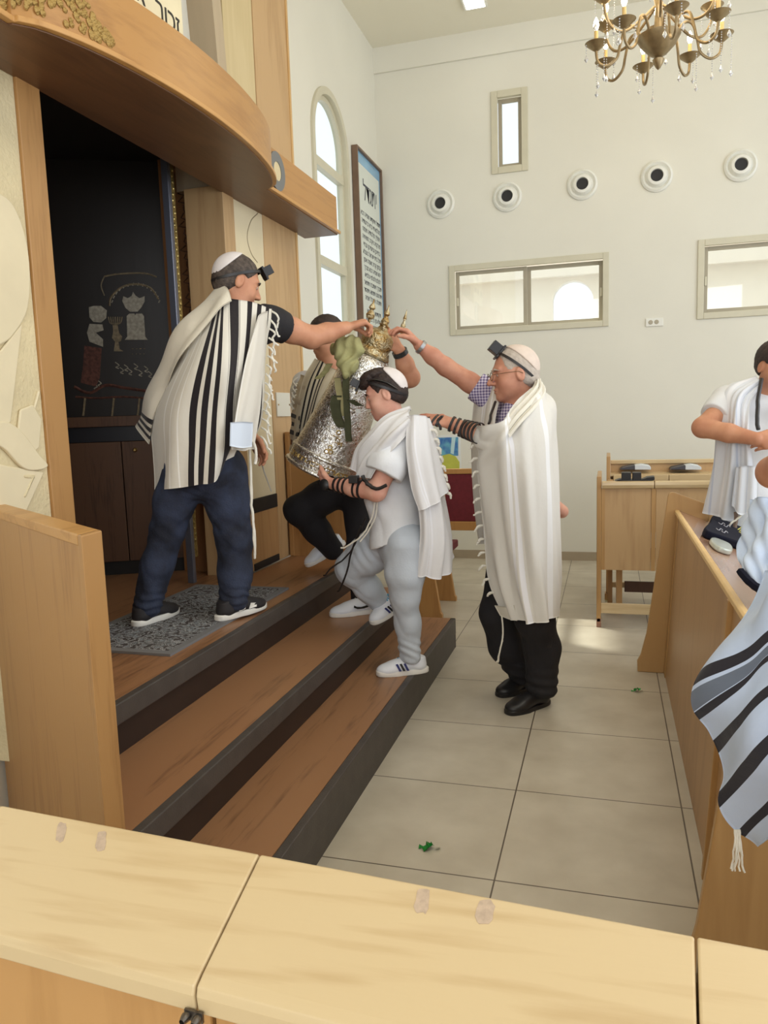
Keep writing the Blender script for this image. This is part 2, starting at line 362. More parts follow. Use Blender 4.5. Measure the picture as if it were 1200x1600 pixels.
for (px, py), lb in zip(VPX[1:], VL[1:]):
    cc = at(px, py, YB); v = copy_tree(v0, tuple(cc)); v['label'] = lb
for o in list(CO.objects):
    if o.name.startswith('air_outlet'): o.rotation_euler = (0, 0, 0)

# socket plate
a = at(1009, 498, YB); b_ = at(1036, 509, YB)
sk = thing('wall_socket', 'small white double wall socket plate under the wide window', 'socket', ((a[0]+b_[0])/2, YB, (a[2]+b_[2])/2))
MB().box((a[0], YB-0.012, b_[2]), (b_[0], YB, a[2])).build('plate', M_vent, sk, bevel=0.003)
for t_ in (0.28, 0.62):
    MB().lathe([(0.02, 0), (0.018, 0.004)], (a[0]+(b_[0]-a[0])*t_, YB-0.012, (a[2]+b_[2])/2), axis=(0, -1, 0)).build('socket', M_frame_dark, sk)

# square ceiling lamp
t = thing('ceiling_light', 'small square white ceiling light near the back wall', 'ceiling light', (-1.12, 7.0, ZC))
MB().box((-1.22, 6.93, ZC-0.02), (-1.02, 7.13, ZC)).build('frame', M_vent, t); MB().box((-1.2, 6.95, ZC-0.024), (-1.04, 7.11, ZC-0.02)).build('diffuser', emit('lamp_diffuser', (1, 0.97, 0.9, 1), 6), t)

# ------------------------------------------------------------------ platform and steps
Y0s, Y1s = 1.20, 4.62
PA = np.array((-1.243, 1.572)); PD = np.array((-0.824, 0.566)); PN = np.array((-0.068, 0.998))      # the diagonal parapet: near end, run, inner normal
PT = 0.09
def par_x(y):                                     # x on the inner face of the parapet at depth y
    B = PA + PN*PT; t_ = (y-B[1])/PD[1]; return B[0]+PD[0]*t_
def par_y(x):
    B = PA + PN*PT; t_ = (x-B[0])/PD[0]; return B[1]+PD[1]*t_
FA = np.array((-2.04, 4.655)); FD = np.array((0.985, 0.12)); FD /= np.linalg.norm(FD)
def step(name, xf, xb, z0, z1, y0, y1, label, grey_all):
    s_ = thing(name, label, 'step', (xf, (y0+y1)/2, z0), 'three steps up to the ark platform')
    if grey_all:
        MB().box((xf-0.02, y0, z0), (xf-0.003, y1-0.02, z1-0.1)).build('riser', M_nose, s_)
    else:
        MB().box((xf-0.05, y0, z0), (xf-0.022, y1, z1-0.072)).build('riser', M_riser, s_)
    n_ = MB(); n_.box((xf-0.032, y0, z1-(0.1 if grey_all else 0.072)), (xf, y1, z1)); n_.build('nosing', M_nose, s_, bevel=0.004)
    return s_
s1 = step('lower_step', -0.918, -1.27, 0, 0.185, Y0s, Y1s, 'lowest dark edged wooden step, under the boy\'s standing shoe', True)
MB().prism([(-0.95, Y0s), (-0.95, Y1s), (-1.27, Y1s), (-1.27, par_y(-1.27)), (-1.247, 1.662), (-1.241, 1.570), (-1.241, Y0s)], 'z', 0.0, 0.185).build('tread', M_tread, s1)
MB().box((-0.95, Y1s-0.018, 0), (-0.92, Y1s, 0.185)).build('end_cap', M_nose, s1)
s2 = step('middle_step', -1.212, -1.6, 0.185, 0.37, par_y(-1.24)+0.01, Y1s, 'middle dark edged wooden step, under the black trousered man\'s shoe', False)
MB().prism([(-1.242, par_y(-1.242)), (-1.242, Y1s), (-1.60, Y1s), (-1.60, par_y(-1.60))], 'z', 0.185, 0.37).build('tread', M_tread, s2)
s3 = step('top_step', -1.545, -2.0, 0.37, 0.555, par_y(-1.575)+0.01, Y1s, 'top dark edged step, front of the platform with the rug', False)
pf = MB().prism([(-1.577, par_y(-1.577)), (-1.577, Y1s+0.1), (-2.035, Y1s+0.1), (-2.035, 4.0), (-2.6, 4.28), (-3.3, 4.0), (-3.3, 2.59), (-2.035, 2.59), (-2.035, par_y(-2.035))], 'z', 0.37, 0.555).build('ark_platform', M_tread)
tag(pf, 'wooden platform floor in front of the ark, at the top of the steps', 'platform')
# parapets left and right of the steps
def parapet(name, A, D, Nn, Lg, z0, z1, label, T=PT):
    A = np.array(A); B = A + D*Lg
    t_ = thing(name, label, 'parapet', (A[0], A[1], z0))
    def pr(mb, o0, o1, s0, s1_, za, zb):
        pts = [(*(A+D*s0+Nn*o0),), (*(A+D*s1_+Nn*o0),), (*(A+D*s1_+Nn*o1),), (*(A+D*s0+Nn*o1),)]
        mb.prism(pts, 'z', za, zb)
    m_ = MB(); pr(m_, 0.004, T-0.004, 0.03, Lg, z0, z1-0.03); m_.build('panel', M_oak, t_)
    m_ = MB(); pr(m_, 0, T, 0, 0.03, z0, z1); m_.build('end_board', M_oak, t_, bevel=0.004)
    m_ = MB(); pr(m_, 0, T, 0.03, Lg, z1-0.03, z1); m_.build('cap', M_oak_y, t_, bevel=0.004)
    return t_
parapet('step_parapet', PA, PD, PN, 1.13, 0.0, 1.2, 'tall golden oak parapet beside the near end of the steps')
parapet('oak_side_panel', FA, FD, np.array((-FD[1], FD[0])), 0.62, 0.555, 1.38, 'oak panel closing the far end of the platform, behind the silver scroll case', 0.06)

# rug on the platform
M_rug = bpy.data.materials.new('patterned_rug'); M_rug.use_nodes = True; nt = M_rug.node_tree; N = nt.nodes; L = nt.links; b = N['Principled BSDF']; b.inputs['Roughness'].default_value = 0.95
uv = N.new('ShaderNodeUVMap'); mp = N.new('ShaderNodeMapping'); mp.inputs['Scale'].default_value = (4, 8.5, 1); L.new(uv.outputs[0], mp.inputs[0])
vo = N.new('ShaderNodeTexNoise'); vo.inputs['Scale'].default_value = 2.0; vo.inputs['Detail'].default_value = 2.5; vo.inputs['Distortion'].default_value = 3.5; L.new(mp.outputs[0], vo.inputs['Vector'])
rp = N.new('ShaderNodeValToRGB'); e = rp.color_ramp.elements; e[0].position = 0.40; e[0].color = S(62, 56, 56); e[1].position = 0.52; e[1].color = S(184, 186, 188)
x_ = e.new(0.46); x_.color = S(66, 60, 60); x_ = e.new(0.56); x_.color = S(60, 54, 54); x_ = e.new(0.66); x_.color = S(150, 158, 164)
L.new(vo.outputs['Fac'], rp.inputs[0])
sp = N.new('ShaderNodeSeparateXYZ'); L.new(uv.outputs[0], sp.inputs[0])
def absn(o, c_, w_):
    s_ = N.new('ShaderNodeMath'); s_.operation = 'SUBTRACT'; s_.inputs[1].default_value = 0.5; L.new(o, s_.inputs[0])
    a_ = N.new('ShaderNodeMath'); a_.operation = 'ABSOLUTE'; L.new(s_.outputs[0], a_.inputs[0])
    g_ = N.new('ShaderNodeMath'); g_.operation = 'GREATER_THAN'; g_.inputs[1].default_value = c_; L.new(a_.outputs[0], g_.inputs[0]); return g_
g1 = absn(sp.outputs[0], 0.44, 0); g2 = absn(sp.outputs[1], 0.468, 0)
mxx = N.new('ShaderNodeMath'); mxx.operation = 'MAXIMUM'; L.new(g1.outputs[0], mxx.inputs[0]); L.new(g2.outputs[0], mxx.inputs[1])
mc = N.new('ShaderNodeMixRGB'); L.new(mxx.outputs[0], mc.inputs[0]); L.new(rp.outputs[0], mc.inputs[1]); mc.inputs[2].default_value = S(118, 118, 120); L.new(mc.outputs[0], b.inputs['Base Color'])
rg = MB().box((-2.20, 2.55, 0.5555), (-1.648, 3.72, 0.566)).build('rug', M_rug, origin=(-1.93, 3.1, 0.555))
uvl = rg.data.uv_layers.new(name='UVMap')
for lp in rg.data.loops:
    vco = rg.data.vertices[lp.vertex_index].co; uvl.data[lp.index].uv = ((vco.x+0.27)/0.552, (vco.y+0.55)/1.17)
tag(rg, 'grey and black patterned rug on the platform under the striped shawl man', 'rug')
# ------------------------------------------------------------------ the ark
def onp(px, py, P0, n):
    d = ray(px, py); o = np.array([0, 0, CH]); n = np.array(n, float); t = (n @ (np.array(P0, float)-o))/(n @ d); return o+d*t
def onx(px, py, X): return onp(px, py, (X, 0, 0), (1, 0, 0))
XA = -2.05
ark = thing('ark', 'large oak and stone holy ark with a curved cornice and dark curtain', 'ark', (XA, 3.3, 0.555))
# left stone relief panel
def slab(name, y0, y1, z0, z1, m, x=XA, d=0.12, bev=0.003, parent=ark):
    return MB().box((x-d, y0, z0), (x, y1, z1)).build(name, m, parent, bevel=bev)
sp_ = slab('stone_panel', 2.17, 2.449, 0.25, 2.76, M_stone, XA-0.012)
def relief(pts, h, m, parent, X=XA-0.012, name='relief'):
    P = [onx(px, py, X) for px, py in pts]
    return MB().poly3(P, (h, 0, 0)).build(name, m, parent, bevel=h*0.6, seg=3, smooth=True)
def smooth2(pts, n=8, closed=True):
    P = [np.array(p, float) for p in pts]; out = []; N_ = len(P)
    for i in range(N_ if closed else N_-1):
        p0, p1, p2, p3 = (P[(i-1) % N_], P[i], P[(i+1) % N_], P[(i+2) % N_]) if closed else (P[max(i-1, 0)], P[i], P[i+1], P[min(i+2, N_-1)])
        for t in np.linspace(0, 1, n, endpoint=False):
            out.append(0.5*((2*p1)+(-p0+p2)*t+(2*p0-5*p1+4*p2-p3)*t*t+(-p0+3*p1-3*p2+p3)*t**3))
    if not closed: out.append(P[-1])
    return out
relief(smooth2([(-60, 300), (0, 305), (28, 345), (42, 410), (40, 480), (20, 520), (-4, 540), (-60, 560)]), 0.014, M_stone_s, sp_)
relief([(-40, 560), (-2, 548), (32, 505), (14, 660), (-10, 680), (-40, 700)], 0.010, M_stone_s, sp_)
relief(smooth2([(-30, 665), (6, 660), (30, 676), (56, 710), (70, 728), (52, 735), (30, 730), (0, 700), (-30, 690)]), 0.016, M_stone_s, sp_)
relief([(28, 640), (48, 632), (62, 655), (58, 700), (40, 715), (22, 690)], 0.012, M_stone_s, sp_)
relief([(-30, 720), (10, 728), (66, 738), (38, 800), (-30, 800)], 0.010, M_stone_s, sp_)
relief([(33, 742), (52, 742), (36, 778), (33, 776), (46, 748), (34, 747)], 0.014, M_stone, sp_)
def strip(px_pts, r, m, parent, X, name='engraved_line'):
    P = [onx(px, py, X) for px, py in smooth2(px_pts, 6, False)]
    return MB().tube(P, r, 6).build(name, m, parent, smooth=True)
strip([(60, 612), (52, 640), (44, 655)], 0.006, M_stone_s, sp_, XA-0.008)
strip([(2, 560), (10, 600), (6, 650)], 0.004, M_stone_s, sp_, XA-0.006)
# pilasters and reveals
slab('pilaster', 2.449, 2.57, 0.555, 2.76, M_oak, XA, 0.23)
slab('pilaster', 3.995, 4.125, 0.555, 2.76, M_oak_pale, XA, 0.24)
st = slab('stone_strip', 4.125, 4.52, 0.99, 2.76, M_stone_s, XA-0.008)
strip([(401, 308), (404, 330), (392, 345), (386, 370), (392, 395), (402, 410)], 0.0035, mat('bronze_inlay', S(150, 135, 105), 0.5), st, XA-0.008)
slab('stone_strip_base', 4.125, 4.52, 0.905, 0.99, M_black, XA)
slab('lower_panel', 4.125, 4.52, 0.555, 0.905, M_panel, XA-0.004)
slab('kick_strip', 4.14, 4.5, 0.557, 0.60, M_black, XA+0.004, 0.01)
slab('side_veneer', 4.52, 5.03, 0.555, 2.76, M_oak_pale, XA-0.002)
slab('edge_strip', 5.03, 5.055, 0.555, ZC-0.01, M_beech, XA+0.006, 0.14)
# upper part
slab('upper_veneer', 4.52, 5.03, 2.76, ZC-0.01, M_oak_pale, XA-0.002)
slab('upper_stone_strip', 4.13, 4.515, 2.76, ZC-0.01, wood('striped_travertine', S(206, 188, 146), S(190, 170, 124), 'z', 2.0, 0.6, 0.3), XA-0.006)
af = MB(); R0 = 5.2
for i in range(12):
    za, zb = 2.76+i*0.16, 2.76+(i+1)*0.16
    f = lambda z: 4.08-0.09*((z-2.76)/1.9)**2*2.2
    vs = [(x, y, z) for z in (za, zb) for x, y in ((XA-0.3, f(z)-0.055), (XA+0.012, f(z)-0.055), (XA+0.012, f(z)+0.05), (XA-0.3, f(z)+0.05))]
    af.add(vs, [(0,3,2,1), (4,5,6,7), (0,1,5,4), (1,2,6,5), (2,3,7,6), (3,0,4,7)])
af.build('upper_arch_frame', mat('pale_grey_oak', S(186, 168, 140), 0.5, var=0.15, stretch=(1, 1, .1)), ark)
MB().box((XA-0.75, 2.0, 3.03), (XA-0.70, 4.1, ZC-0.01)).build('upper_recess', M_walnut, ark)
MB().box((XA-0.14, 1.0, 2.76), (XA-0.01, 2.6, ZC-0.01)).build('upper_panel', M_panel, ark)
# ten commandments tablet in the upper arch
tb = MB().box((XA+0.02, 2.70, 2.97), (XA+0.10, 3.50, 4.3)).build('tablets', mat('ivory_tablet', S(238, 226, 190), 0.6, var=0.12, nscale=6), ark, bevel=0.01)
MB().box((XA-0.05, 3.48, 2.97), (XA+0.02, 3.60, 4.6)).build('tablet_mount', M_oak, ark)
MB().lathe([(0.0001, 0), (0.07, 0.0), (0.085, 0.03), (0.085, 0.12), (0.06, 0.15), (0.0001, 0.15)], (XA+0.02, 3.80, 3.17), axis='z', seg=20, cap=False).build('black_lamp_can', M_black, ark, smooth=True)
M_ink = mat('black_lettering', S(28, 26, 26), 0.5)
def text(s, loc, size, rot, m, parent, name='lettering', ext=0.002, xs=1.0):
    cu = bpy.data.curves.new(name, 'FONT'); cu.body = s[::-1]; cu.size = size; cu.extrude = ext; cu.align_x = 'CENTER'; cu.align_y = 'CENTER'; cu.resolution_u = 3
    o = bpy.data.objects.new(name, cu); CO.objects.link(o); o.location = loc; o.rotation_euler = rot; o.scale = (xs, 1, 1); cu.materials.append(m)
    bpy.context.view_layer.update()
    dg = bpy.context.evaluated_depsgraph_get(); me = bpy.data.meshes.new_from_object(o.evaluated_get(dg)); mw = o.matrix_world.copy()
    bpy.data.objects.remove(o); o2 = bpy.data.objects.new(name, me); CO.objects.link(o2); me.transform(mw)
    if not me.materials: me.materials.append(m)
    if parent is not None: par(o2, parent)
    return o2
RX = (math.pi/2, 0, math.pi/2)
for s_, y_, z_ in (('זכור', 3.36, 3.31), ('את', 3.10, 3.31), ('לא', 2.82, 3.31), ('לא תשא', 3.27, 3.52), ('כבד', 3.36, 3.10), ('את', 3.13, 3.10)):
    text(s_, (XA+0.101, y_, z_), 0.125, RX, M_ink, tb)

# cornice with its bowed middle
def bow(y):
    yc_, hw = 3.10, 0.95
    if abs(y-yc_) >= hw: return -1.80
    return -1.80+0.20*math.sqrt(max(0, 1-((y-yc_)/hw)**2))**1.25 + 0.012
ys = [0.9, 2.149] + list(np.linspace(2.151, 4.049, 44)) + [4.051, 5.22]
def band(x_out, z0, z1, name, m, xb=-2.06):
    mb = MB(); n_ = len(ys); vs = []
    for y in ys: vs += [(bow(y)+x_out, y, z0), (bow(y)+x_out, y, z1), (xb, y, z1), (xb, y, z0)]
    fs = []
    for i in range(n_-1):
        for k in range(4):
            k2 = (k+1) % 4; fs.append((i*4+k, (i+1)*4+k, (i+1)*4+k2, i*4+k2))
    fs += [(0, 1, 2, 3), tuple((n_-1)*4+k for k in (3, 2, 1, 0))]
    mb.add(vs, fs); return mb.build(name, m, ark, bevel=0.003)
band(-0.012, 2.745, 2.975, 'cornice', wood('warm_oak_cornice', S(182, 134, 76), S(150, 104, 56), 'y', 2.6, 0.36, 0.5))
band(0.012, 2.726, 2.745, 'cornice_lip', M_oak_y)
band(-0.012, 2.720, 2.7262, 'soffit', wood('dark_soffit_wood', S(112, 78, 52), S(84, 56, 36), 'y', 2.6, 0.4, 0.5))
def disc(c, r0, r1, h, m, name, parent, seg=40):
    return MB().lathe([(r0, 0), (r0, h), (r1, h), (r1, 0)] if r0 > 0 else [(0.0001, 0), (0.0001, h), (r1, h), (r1, 0)], c, axis='x', seg=seg, cap=False).build(name, m, parent, smooth=True)
c = onx(431, 268, -1.812)
M_grey = mat('pewter_grey', S(120, 122, 124), 0.4, 0.3)
disc(c, 0.052, 0.105, 0.012, M_grey, 'medallion_ring', ark); disc(c, 0, 0.052, 0.008, M_stone, 'medallion_centre', ark)
MB().box((-1.80, 3.985, 2.75), (-1.786, 3.999, 2.97)).build('cornice_joint', M_black, ark)
# gilded leaf relief on the bow
gl = MB(); rng = random.Random(5)
for i in range(190):
    y_ = 2.2+rng.uniform(-0.15, 0.28); z_ = 2.77+rng.uniform(0, 0.18)*(1 if y_ < 2.3 else max(0.1, 1-(y_-2.3)/0.2))
    gl.lathe([(0.0001, -0.004), (rng.uniform(0.010, 0.018), 0), (0.0001, 0.010)], (bow(y_)-0.012, y_, z_), axis='x', seg=9, cap=False)
gl.build('gilt_relief', mat('old_gilt', S(170, 140, 80), 0.5, 0.5, bump=0.6, bscale=120), ark)
# inside of the ark
CP = np.array((-2.50, 4.12, 0)); CDr = np.array((0.894, 0.447, 0)); CN = np.array((0.447, -0.894, 0))
def cpt(s, z, off=0.0): q = CP + CDr*s + CN*off; return (q[0], q[1], z)
def cface(name, s0, s1, z0, z1, off, th, m, bev=0.002, parent=ark):
    pts = [cpt(s0, z0, off-th)[:2], cpt(s1, z0, off-th)[:2], cpt(s1, z0, off)[:2], cpt(s0, z0, off)[:2]]
    return MB().prism(pts, 'z', z0, z1).build(name, m, parent, bevel=bev)
MB().box((-3.45, 2.45, 0.5), (-3.40, 4.5, 3.05)).build('recess_back', M_walnut, ark)
MB().box((-3.45, 2.48, 0.5), (-2.19, 2.53, 3.05)).build('recess_side', M_black, ark)
MB().box((-3.45, 2.45, 2.97), (-2.05, 4.5, 3.02)).build('recess_top', M_black, ark)
MB().box((-3.45, 4.42, 0.5), (-2.3, 4.46, 3.05)).build('recess_side', M_black, ark)
M_curt = mat('black_velvet_curtain', S(36, 29, 24), 0.5, var=0.25, nscale=3, bump=0.15, bscale=14, stretch=(1, 1, .15))
cface('light_stop_board', -0.95, 0.38, 0.53, 3.0, -0.05, 0.03, M_black)  # dark board added behind the doors to stop light showing through the seams
cu_ = cface('ark_curtain', -0.85, 0.30, 1.515, 2.97, 0.0, 0.03, M_curt)
cface('ledge', -0.85, 0.30, 1.455, 1.515, 0.03, 0.06, M_walnut)
cface('dark_band', -0.85, 0.30, 1.365, 1.455, 0.01, 0.04, mat('blue_black_band', S(34, 34, 40), 0.4))
d1 = cface('cabinet_door', -0.85, -0.338, 0.64, 1.363, 0.012, 0.03, M_walnut)
d2 = cface('cabinet_door', -0.332, 0.10, 0.64, 1.363, 0.012, 0.03, M_walnut)
cface('cabinet_door', 0.105, 0.30, 0.64, 1.363, 0.012, 0.03, M_panel)
cface('plinth', -0.85, 0.30, 0.555, 0.64, -0.01, 0.03, M_black)
kk = onp(211, 703, cpt(0, 0, 0.012), CN)
MB().lathe([(0.014, 0), (0.012, 0.012), (0.006, 0.02)], kk, axis=tuple(CN), seg=14).build('lock', mat('brass', S(190, 160, 100), 0.35, 0.8), d2, smooth=True)
# embroidery of the curtain: crown, tablets, lamp stand, scroll, lettering scrolls; the lowest lines imitate a chair reflection
M_emb = mat('silver_grey_embroidery', S(172, 164, 146), 0.7, var=0.35, nscale=60); M_emb2 = mat('rust_embroidery_and_reflection', S(104, 64, 52), 0.8, var=0.5, nscale=60)
M_emb3 = mat('olive_gold_embroidery_and_reflection', S(140, 124, 96), 0.7, var=0.4, nscale=60)
def emb(pts, m, name, off=0.003):
    P = [onp(px, py, cpt(0, 0, 0.0), CN) for px, py in pts]; return MB().poly3(P, CN*off).build(name, m, cu_)
def embl(pts, r, m, name='embroidery_reflection_line', n=5):
    P = [onp(px, py, cpt(0, 0, 0.0), CN) for px, py in (smooth2(pts, n, False) if n else pts)]; return MB().tube(P, r, 5).build(name, m, cu_)
emb([(191, 470), (193, 463), (200, 466), (206, 462), (208, 456), (212, 462), (218, 466), (226, 463), (226, 471), (221, 480), (215, 487), (203, 487), (196, 481)], M_emb, 'embroidered_crown')
emb([(198, 494), (202, 490), (210, 490), (211, 493), (213, 490), (222, 490), (225, 494), (227, 526), (231, 531), (195, 531), (199, 526)], M_emb, 'embroidered_tablets')
emb([(139, 480), (147, 478), (158, 478), (167, 485), (166, 497), (158, 504), (146, 503), (140, 496)], M_emb, 'embroidered_crown')
emb([(140, 506), (160, 507), (162, 516), (150, 520), (161, 530), (161, 542), (140, 534), (136, 520)], M_emb, 'embroidered_scroll_top')
emb([(132, 540), (159, 544), (156, 590), (150, 604), (126, 598), (130, 570)], M_emb2, 'embroidered_mantle')
for k in range(-3, 4): embl([(180, 507), (180+k*2.6, 506-abs(k)*.4), (180+k*3.6, 495)], 0.0035, M_emb3)
emb([(176, 508), (184, 508), (186, 520), (191, 526), (189, 533), (185, 534), (187, 545), (193, 549), (178, 549), (180, 534), (175, 528), (177, 518)], M_emb3, 'embroidered_lamp_stand')
embl([(171, 478), (174, 464), (190, 449), (212, 444), (235, 450), (248, 468)], 0.006, M_emb3)
embl([(163, 432), (186, 428), (225, 427), (245, 433)], 0.005, M_emb3)
embl([(163, 462), (158, 446), (163, 432)], 0.004, M_emb3)
for i, (x_, y_) in enumerate([(183, 570), (190, 578), (197, 574), (203, 580), (212, 572), (219, 582), (228, 576), (234, 584), (146, 592), (155, 598), (149, 603)]):
    embl([(x_-3, y_-4), (x_+3, y_+1), (x_-2, y_+4), (x_+3, y_+6)], 0.003, M_emb)
for x_ in (206, 212, 218, 224):
    embl([(x_, 545), (x_+3, 545)], 0.002, M_emb3, n=0); embl([(x_, 553), (x_+2, 553)], 0.002, M_emb3, n=0)
embl([(116, 604), (140, 614), (165, 602), (195, 606), (236, 612)], 0.009, M_emb2); embl([(118, 620), (150, 622), (190, 620), (225, 622)], 0.006, M_emb2)  # reflected chair rails and legs modelled as raised lines, here and below
for x_ in (133, 178, 218): embl([(x_, 622), (x_-3, 650)], 0.007, M_emb3)
for i in range(14):
    a_ = math.pi*(0.08+0.84*i/13); embl([(211-38*math.cos(a_), 482-36*math.sin(a_)), (213-38*math.cos(a_), 478-36*math.sin(a_))], 0.0035, M_emb, n=0)
# edge of the open glazed leaf, gilt fretwork and carved side
MB().box((-2.295, 3.78, 0.556), (-2.255, 3.81, 2.90)).build('open_leaf_edge', mat('blue_grey_aluminium', S(120, 124, 138), 0.35, 0.6), ark, bevel=0.003)
gf = MB(); gf.box((-2.275, 3.815, 0.7), (-2.26, 3.85, 2.90))
for i in range(64):
    z_ = 0.8+i*0.032; gf.lathe([(0.004, 0), (0.011, 0.004), (0.004, 0.008)], (-2.262, 3.832+0.007*math.sin(i*1.7), z_), axis='x', seg=8)
gf.build('gilt_fretwork', mat('gilt', S(190, 168, 104), 0.35, 0.7, var=0.5, nscale=50), ark)
cs = MB().box((-2.50, 4.09, 0.556), (-2.29, 4.12, 2.97)).build('carved_side', wood('carved_side_wood', S(150, 106, 66), S(110, 74, 44), 'z', 3, 0.5, 0.5), ark)
cv = MB()
for i in range(26):
    zc_ = 1.75+i*0.045; cv.tube([(-2.32-0.02*math.sin(i*2.3), 4.088, zc_), (-2.345, 4.086, zc_+0.02), (-2.37+0.02*math.cos(i*1.9), 4.088, zc_+0.03), (-2.35, 4.087, zc_+0.055)], 0.004, 5)
cv.build('carving', M_walnut, cs)

# blank cover plates on the ark side
def plate(y0, y1, label):
    t = thing('wall_plate', label, 'cover plate', (XA, (y0+y1)/2, 1.48))
    MB().box((XA-0.002, y0, 1.482), (XA+0.008, y1, 1.636)).build('plate', M_wall, t, bevel=0.002)
    for yy in (y0+0.02, y1-0.02): MB().lathe([(0.006, 0), (0.005, 0.004)], (XA+0.008, yy, 1.558), axis='x', seg=10).build('screw', MATS['brass'], t)
plate(4.57, 4.785, 'left cream cover plate with two screws, on the ark side beside the man in stripes')
plate(4.815, 4.99, 'right cream cover plate with two screws, nearer the silver scroll case')

# framed prayer board by the corner
PX = -2.185; py0, py1, pz0, pz1 = 6.75, 7.53, 1.9, 3.84
bd = thing('prayer_board', 'tall framed board of printed Hebrew prayer beside the arched window', 'board', (XL, (py0+py1)/2, pz0))
f = MB(); fw = 0.02
f.box((PX, py0, pz0), (PX+0.055, py0+fw, pz1)); f.box((PX, py1-fw, pz0), (PX+0.055, py1, pz1)); f.box((PX, py0+fw, pz0), (PX+0.055, py1-fw, pz0+fw)); f.box((PX, py0+fw, pz1-fw), (PX+0.055, py1-fw, pz1))
f.build('frame', mat('brown_board_frame', S(120, 96, 78), 0.45, var=0.15), bd, bevel=0.003)
MB().box((PX, py0+fw, pz0+fw), (PX+0.03, py1-fw, pz1-fw)).build('blue_border', mat('sky_blue_print', S(138, 186, 220), 0.25, var=0.3, nscale=2), bd)
sh = MB().box((PX+0.03, py0+0.085, pz0+0.08), (PX+0.032, py1-0.06, pz1-0.12)).build('text_sheet', mat('pale_print_sheet', S(214, 220, 212), 0.3), bd)
M_print = mat('dark_print', S(70, 72, 84), 0.6)
text('יתגדל', (PX+0.033, 7.17, 3.50), 0.24, RX, M_print, sh, ext=0.0005, xs=0.8)
KL = ['יתגדל ויתקדש שמיה רבא', 'בעלמא די ברא כרעותיה', 'וימליך מלכותיה ויצמח', 'פורקניה ויקרב משיחיה', 'בחייכון וביומיכון ובחיי', 'דכל בית ישראל בעגלא', 'ובזמן קריב ואמרו אמן', 'יהא שמיה רבא מברך', 'לעלם ולעלמי עלמיא', 'יתברך וישתבח ויתפאר', 'ויתרומם ויתנשא ויתהדר', 'ויתעלה ויתהלל שמיה', 'דקודשא בריך הוא', 'לעילא מן כל ברכתא', 'שירתא תושבחתא ונחמתא', 'דאמירן בעלמא ואמרו אמן', 'יהא שלמא רבא מן שמיא', 'חיים ושבע וישועה']
for i, s_ in enumerate(KL):
    text(s_, (PX+0.033, 7.17, 3.30-i*0.068-(0.05 if i > 11 else 0)), 0.062, RX, M_print, sh, ext=0.0004, xs=1.0)

# small poster low on the back wall
a = at(681, 682, YB); b_ = at(719, 736, YB)
ps = thing('poster', 'small blue and yellow poster low on the wall above the red bench', 'poster', ((a[0]+b_[0])/2, YB, b_[2]))
MB().box((a[0]-0.04, YB-0.006, b_[2]-0.01), (b_[0]+0.01, YB, a[2]+0.01)).build('sheet', mat('white_poster_paper', S(225, 228, 226), 0.5), ps)
def pz(pts, m, name, d): MB().poly3([at(x, y, YB-0.006) for x, y in pts], (0, -d, 0)).build(name, m, ps)
pz([(681, 684), (716, 683), (716, 712), (681, 712)], mat('blue_print', S(60, 110, 178), 0.5, var=0.5, nscale=14, col2=S(110, 180, 200)), 'blue_field', 0.002)
pz([(681, 733), (682, 722), (690, 712), (702, 709), (712, 713), (718, 722), (718, 733)], mat('yellow_print', S(196, 200, 84), 0.5, var=0.2), 'yellow_shape', 0.004)
pz([(706, 683), (712, 683), (709, 710), (704, 708)], mat('pale_blue_print', S(190, 220, 225), 0.5), 'light_streak', 0.004)
# ------------------------------------------------------------------ desks and benches
# foreground desk: sloping ledge in front of the camera
def frame_matrix(o, yaw):
    return Matrix.Translation(o) @ Matrix.Rotation(yaw, 4, 'Z')
FD_M = frame_matrix((-0.417, 0.811, 0), math.radians(-3.8))
fd = thing('foreground_desk', 'long pale wooden prayer desk across the bottom of the photo', 'desk', (-0.4, 0.75, 0))
th = math.radians(24); vy, vz = -math.cos(th), -math.sin(th)        # down the slope towards the camera
def ledge(u0, u1, name='sloping_top'):
    q = [(0.0, 0.93), (vy*0.157, 0.93+vz*0.157)]
    nrm = (-math.sin(th), math.cos(th))
    poly = [(0.004, 0.926), (0.0, 0.93), (vy*0.148, 0.93+vz*0.148), (vy*0.157-0.004, 0.93+vz*0.157-0.003), (vy*0.160-0.004, 0.93+vz*0.160-0.012), (vy*0.160-0.002, 0.93+vz*0.160-0.034), (vy*0.15+0.01, 0.93+vz*0.16-0.038), (0.010, 0.885)]
    return MB(FD_M).prism(poly, 'x', u0, u1).build(name, M_beech_x, fd, bevel=0.003, seg=3)
tops = [ledge(-0.93, -0.424), ledge(-0.4225, -0.0012), ledge(0.0012, 0.505), ledge(0.5075, 1.2)]
M_scuff = mat('worn_grey_patch', S(196, 172, 148), 0.6, var=0.2, nscale=120)
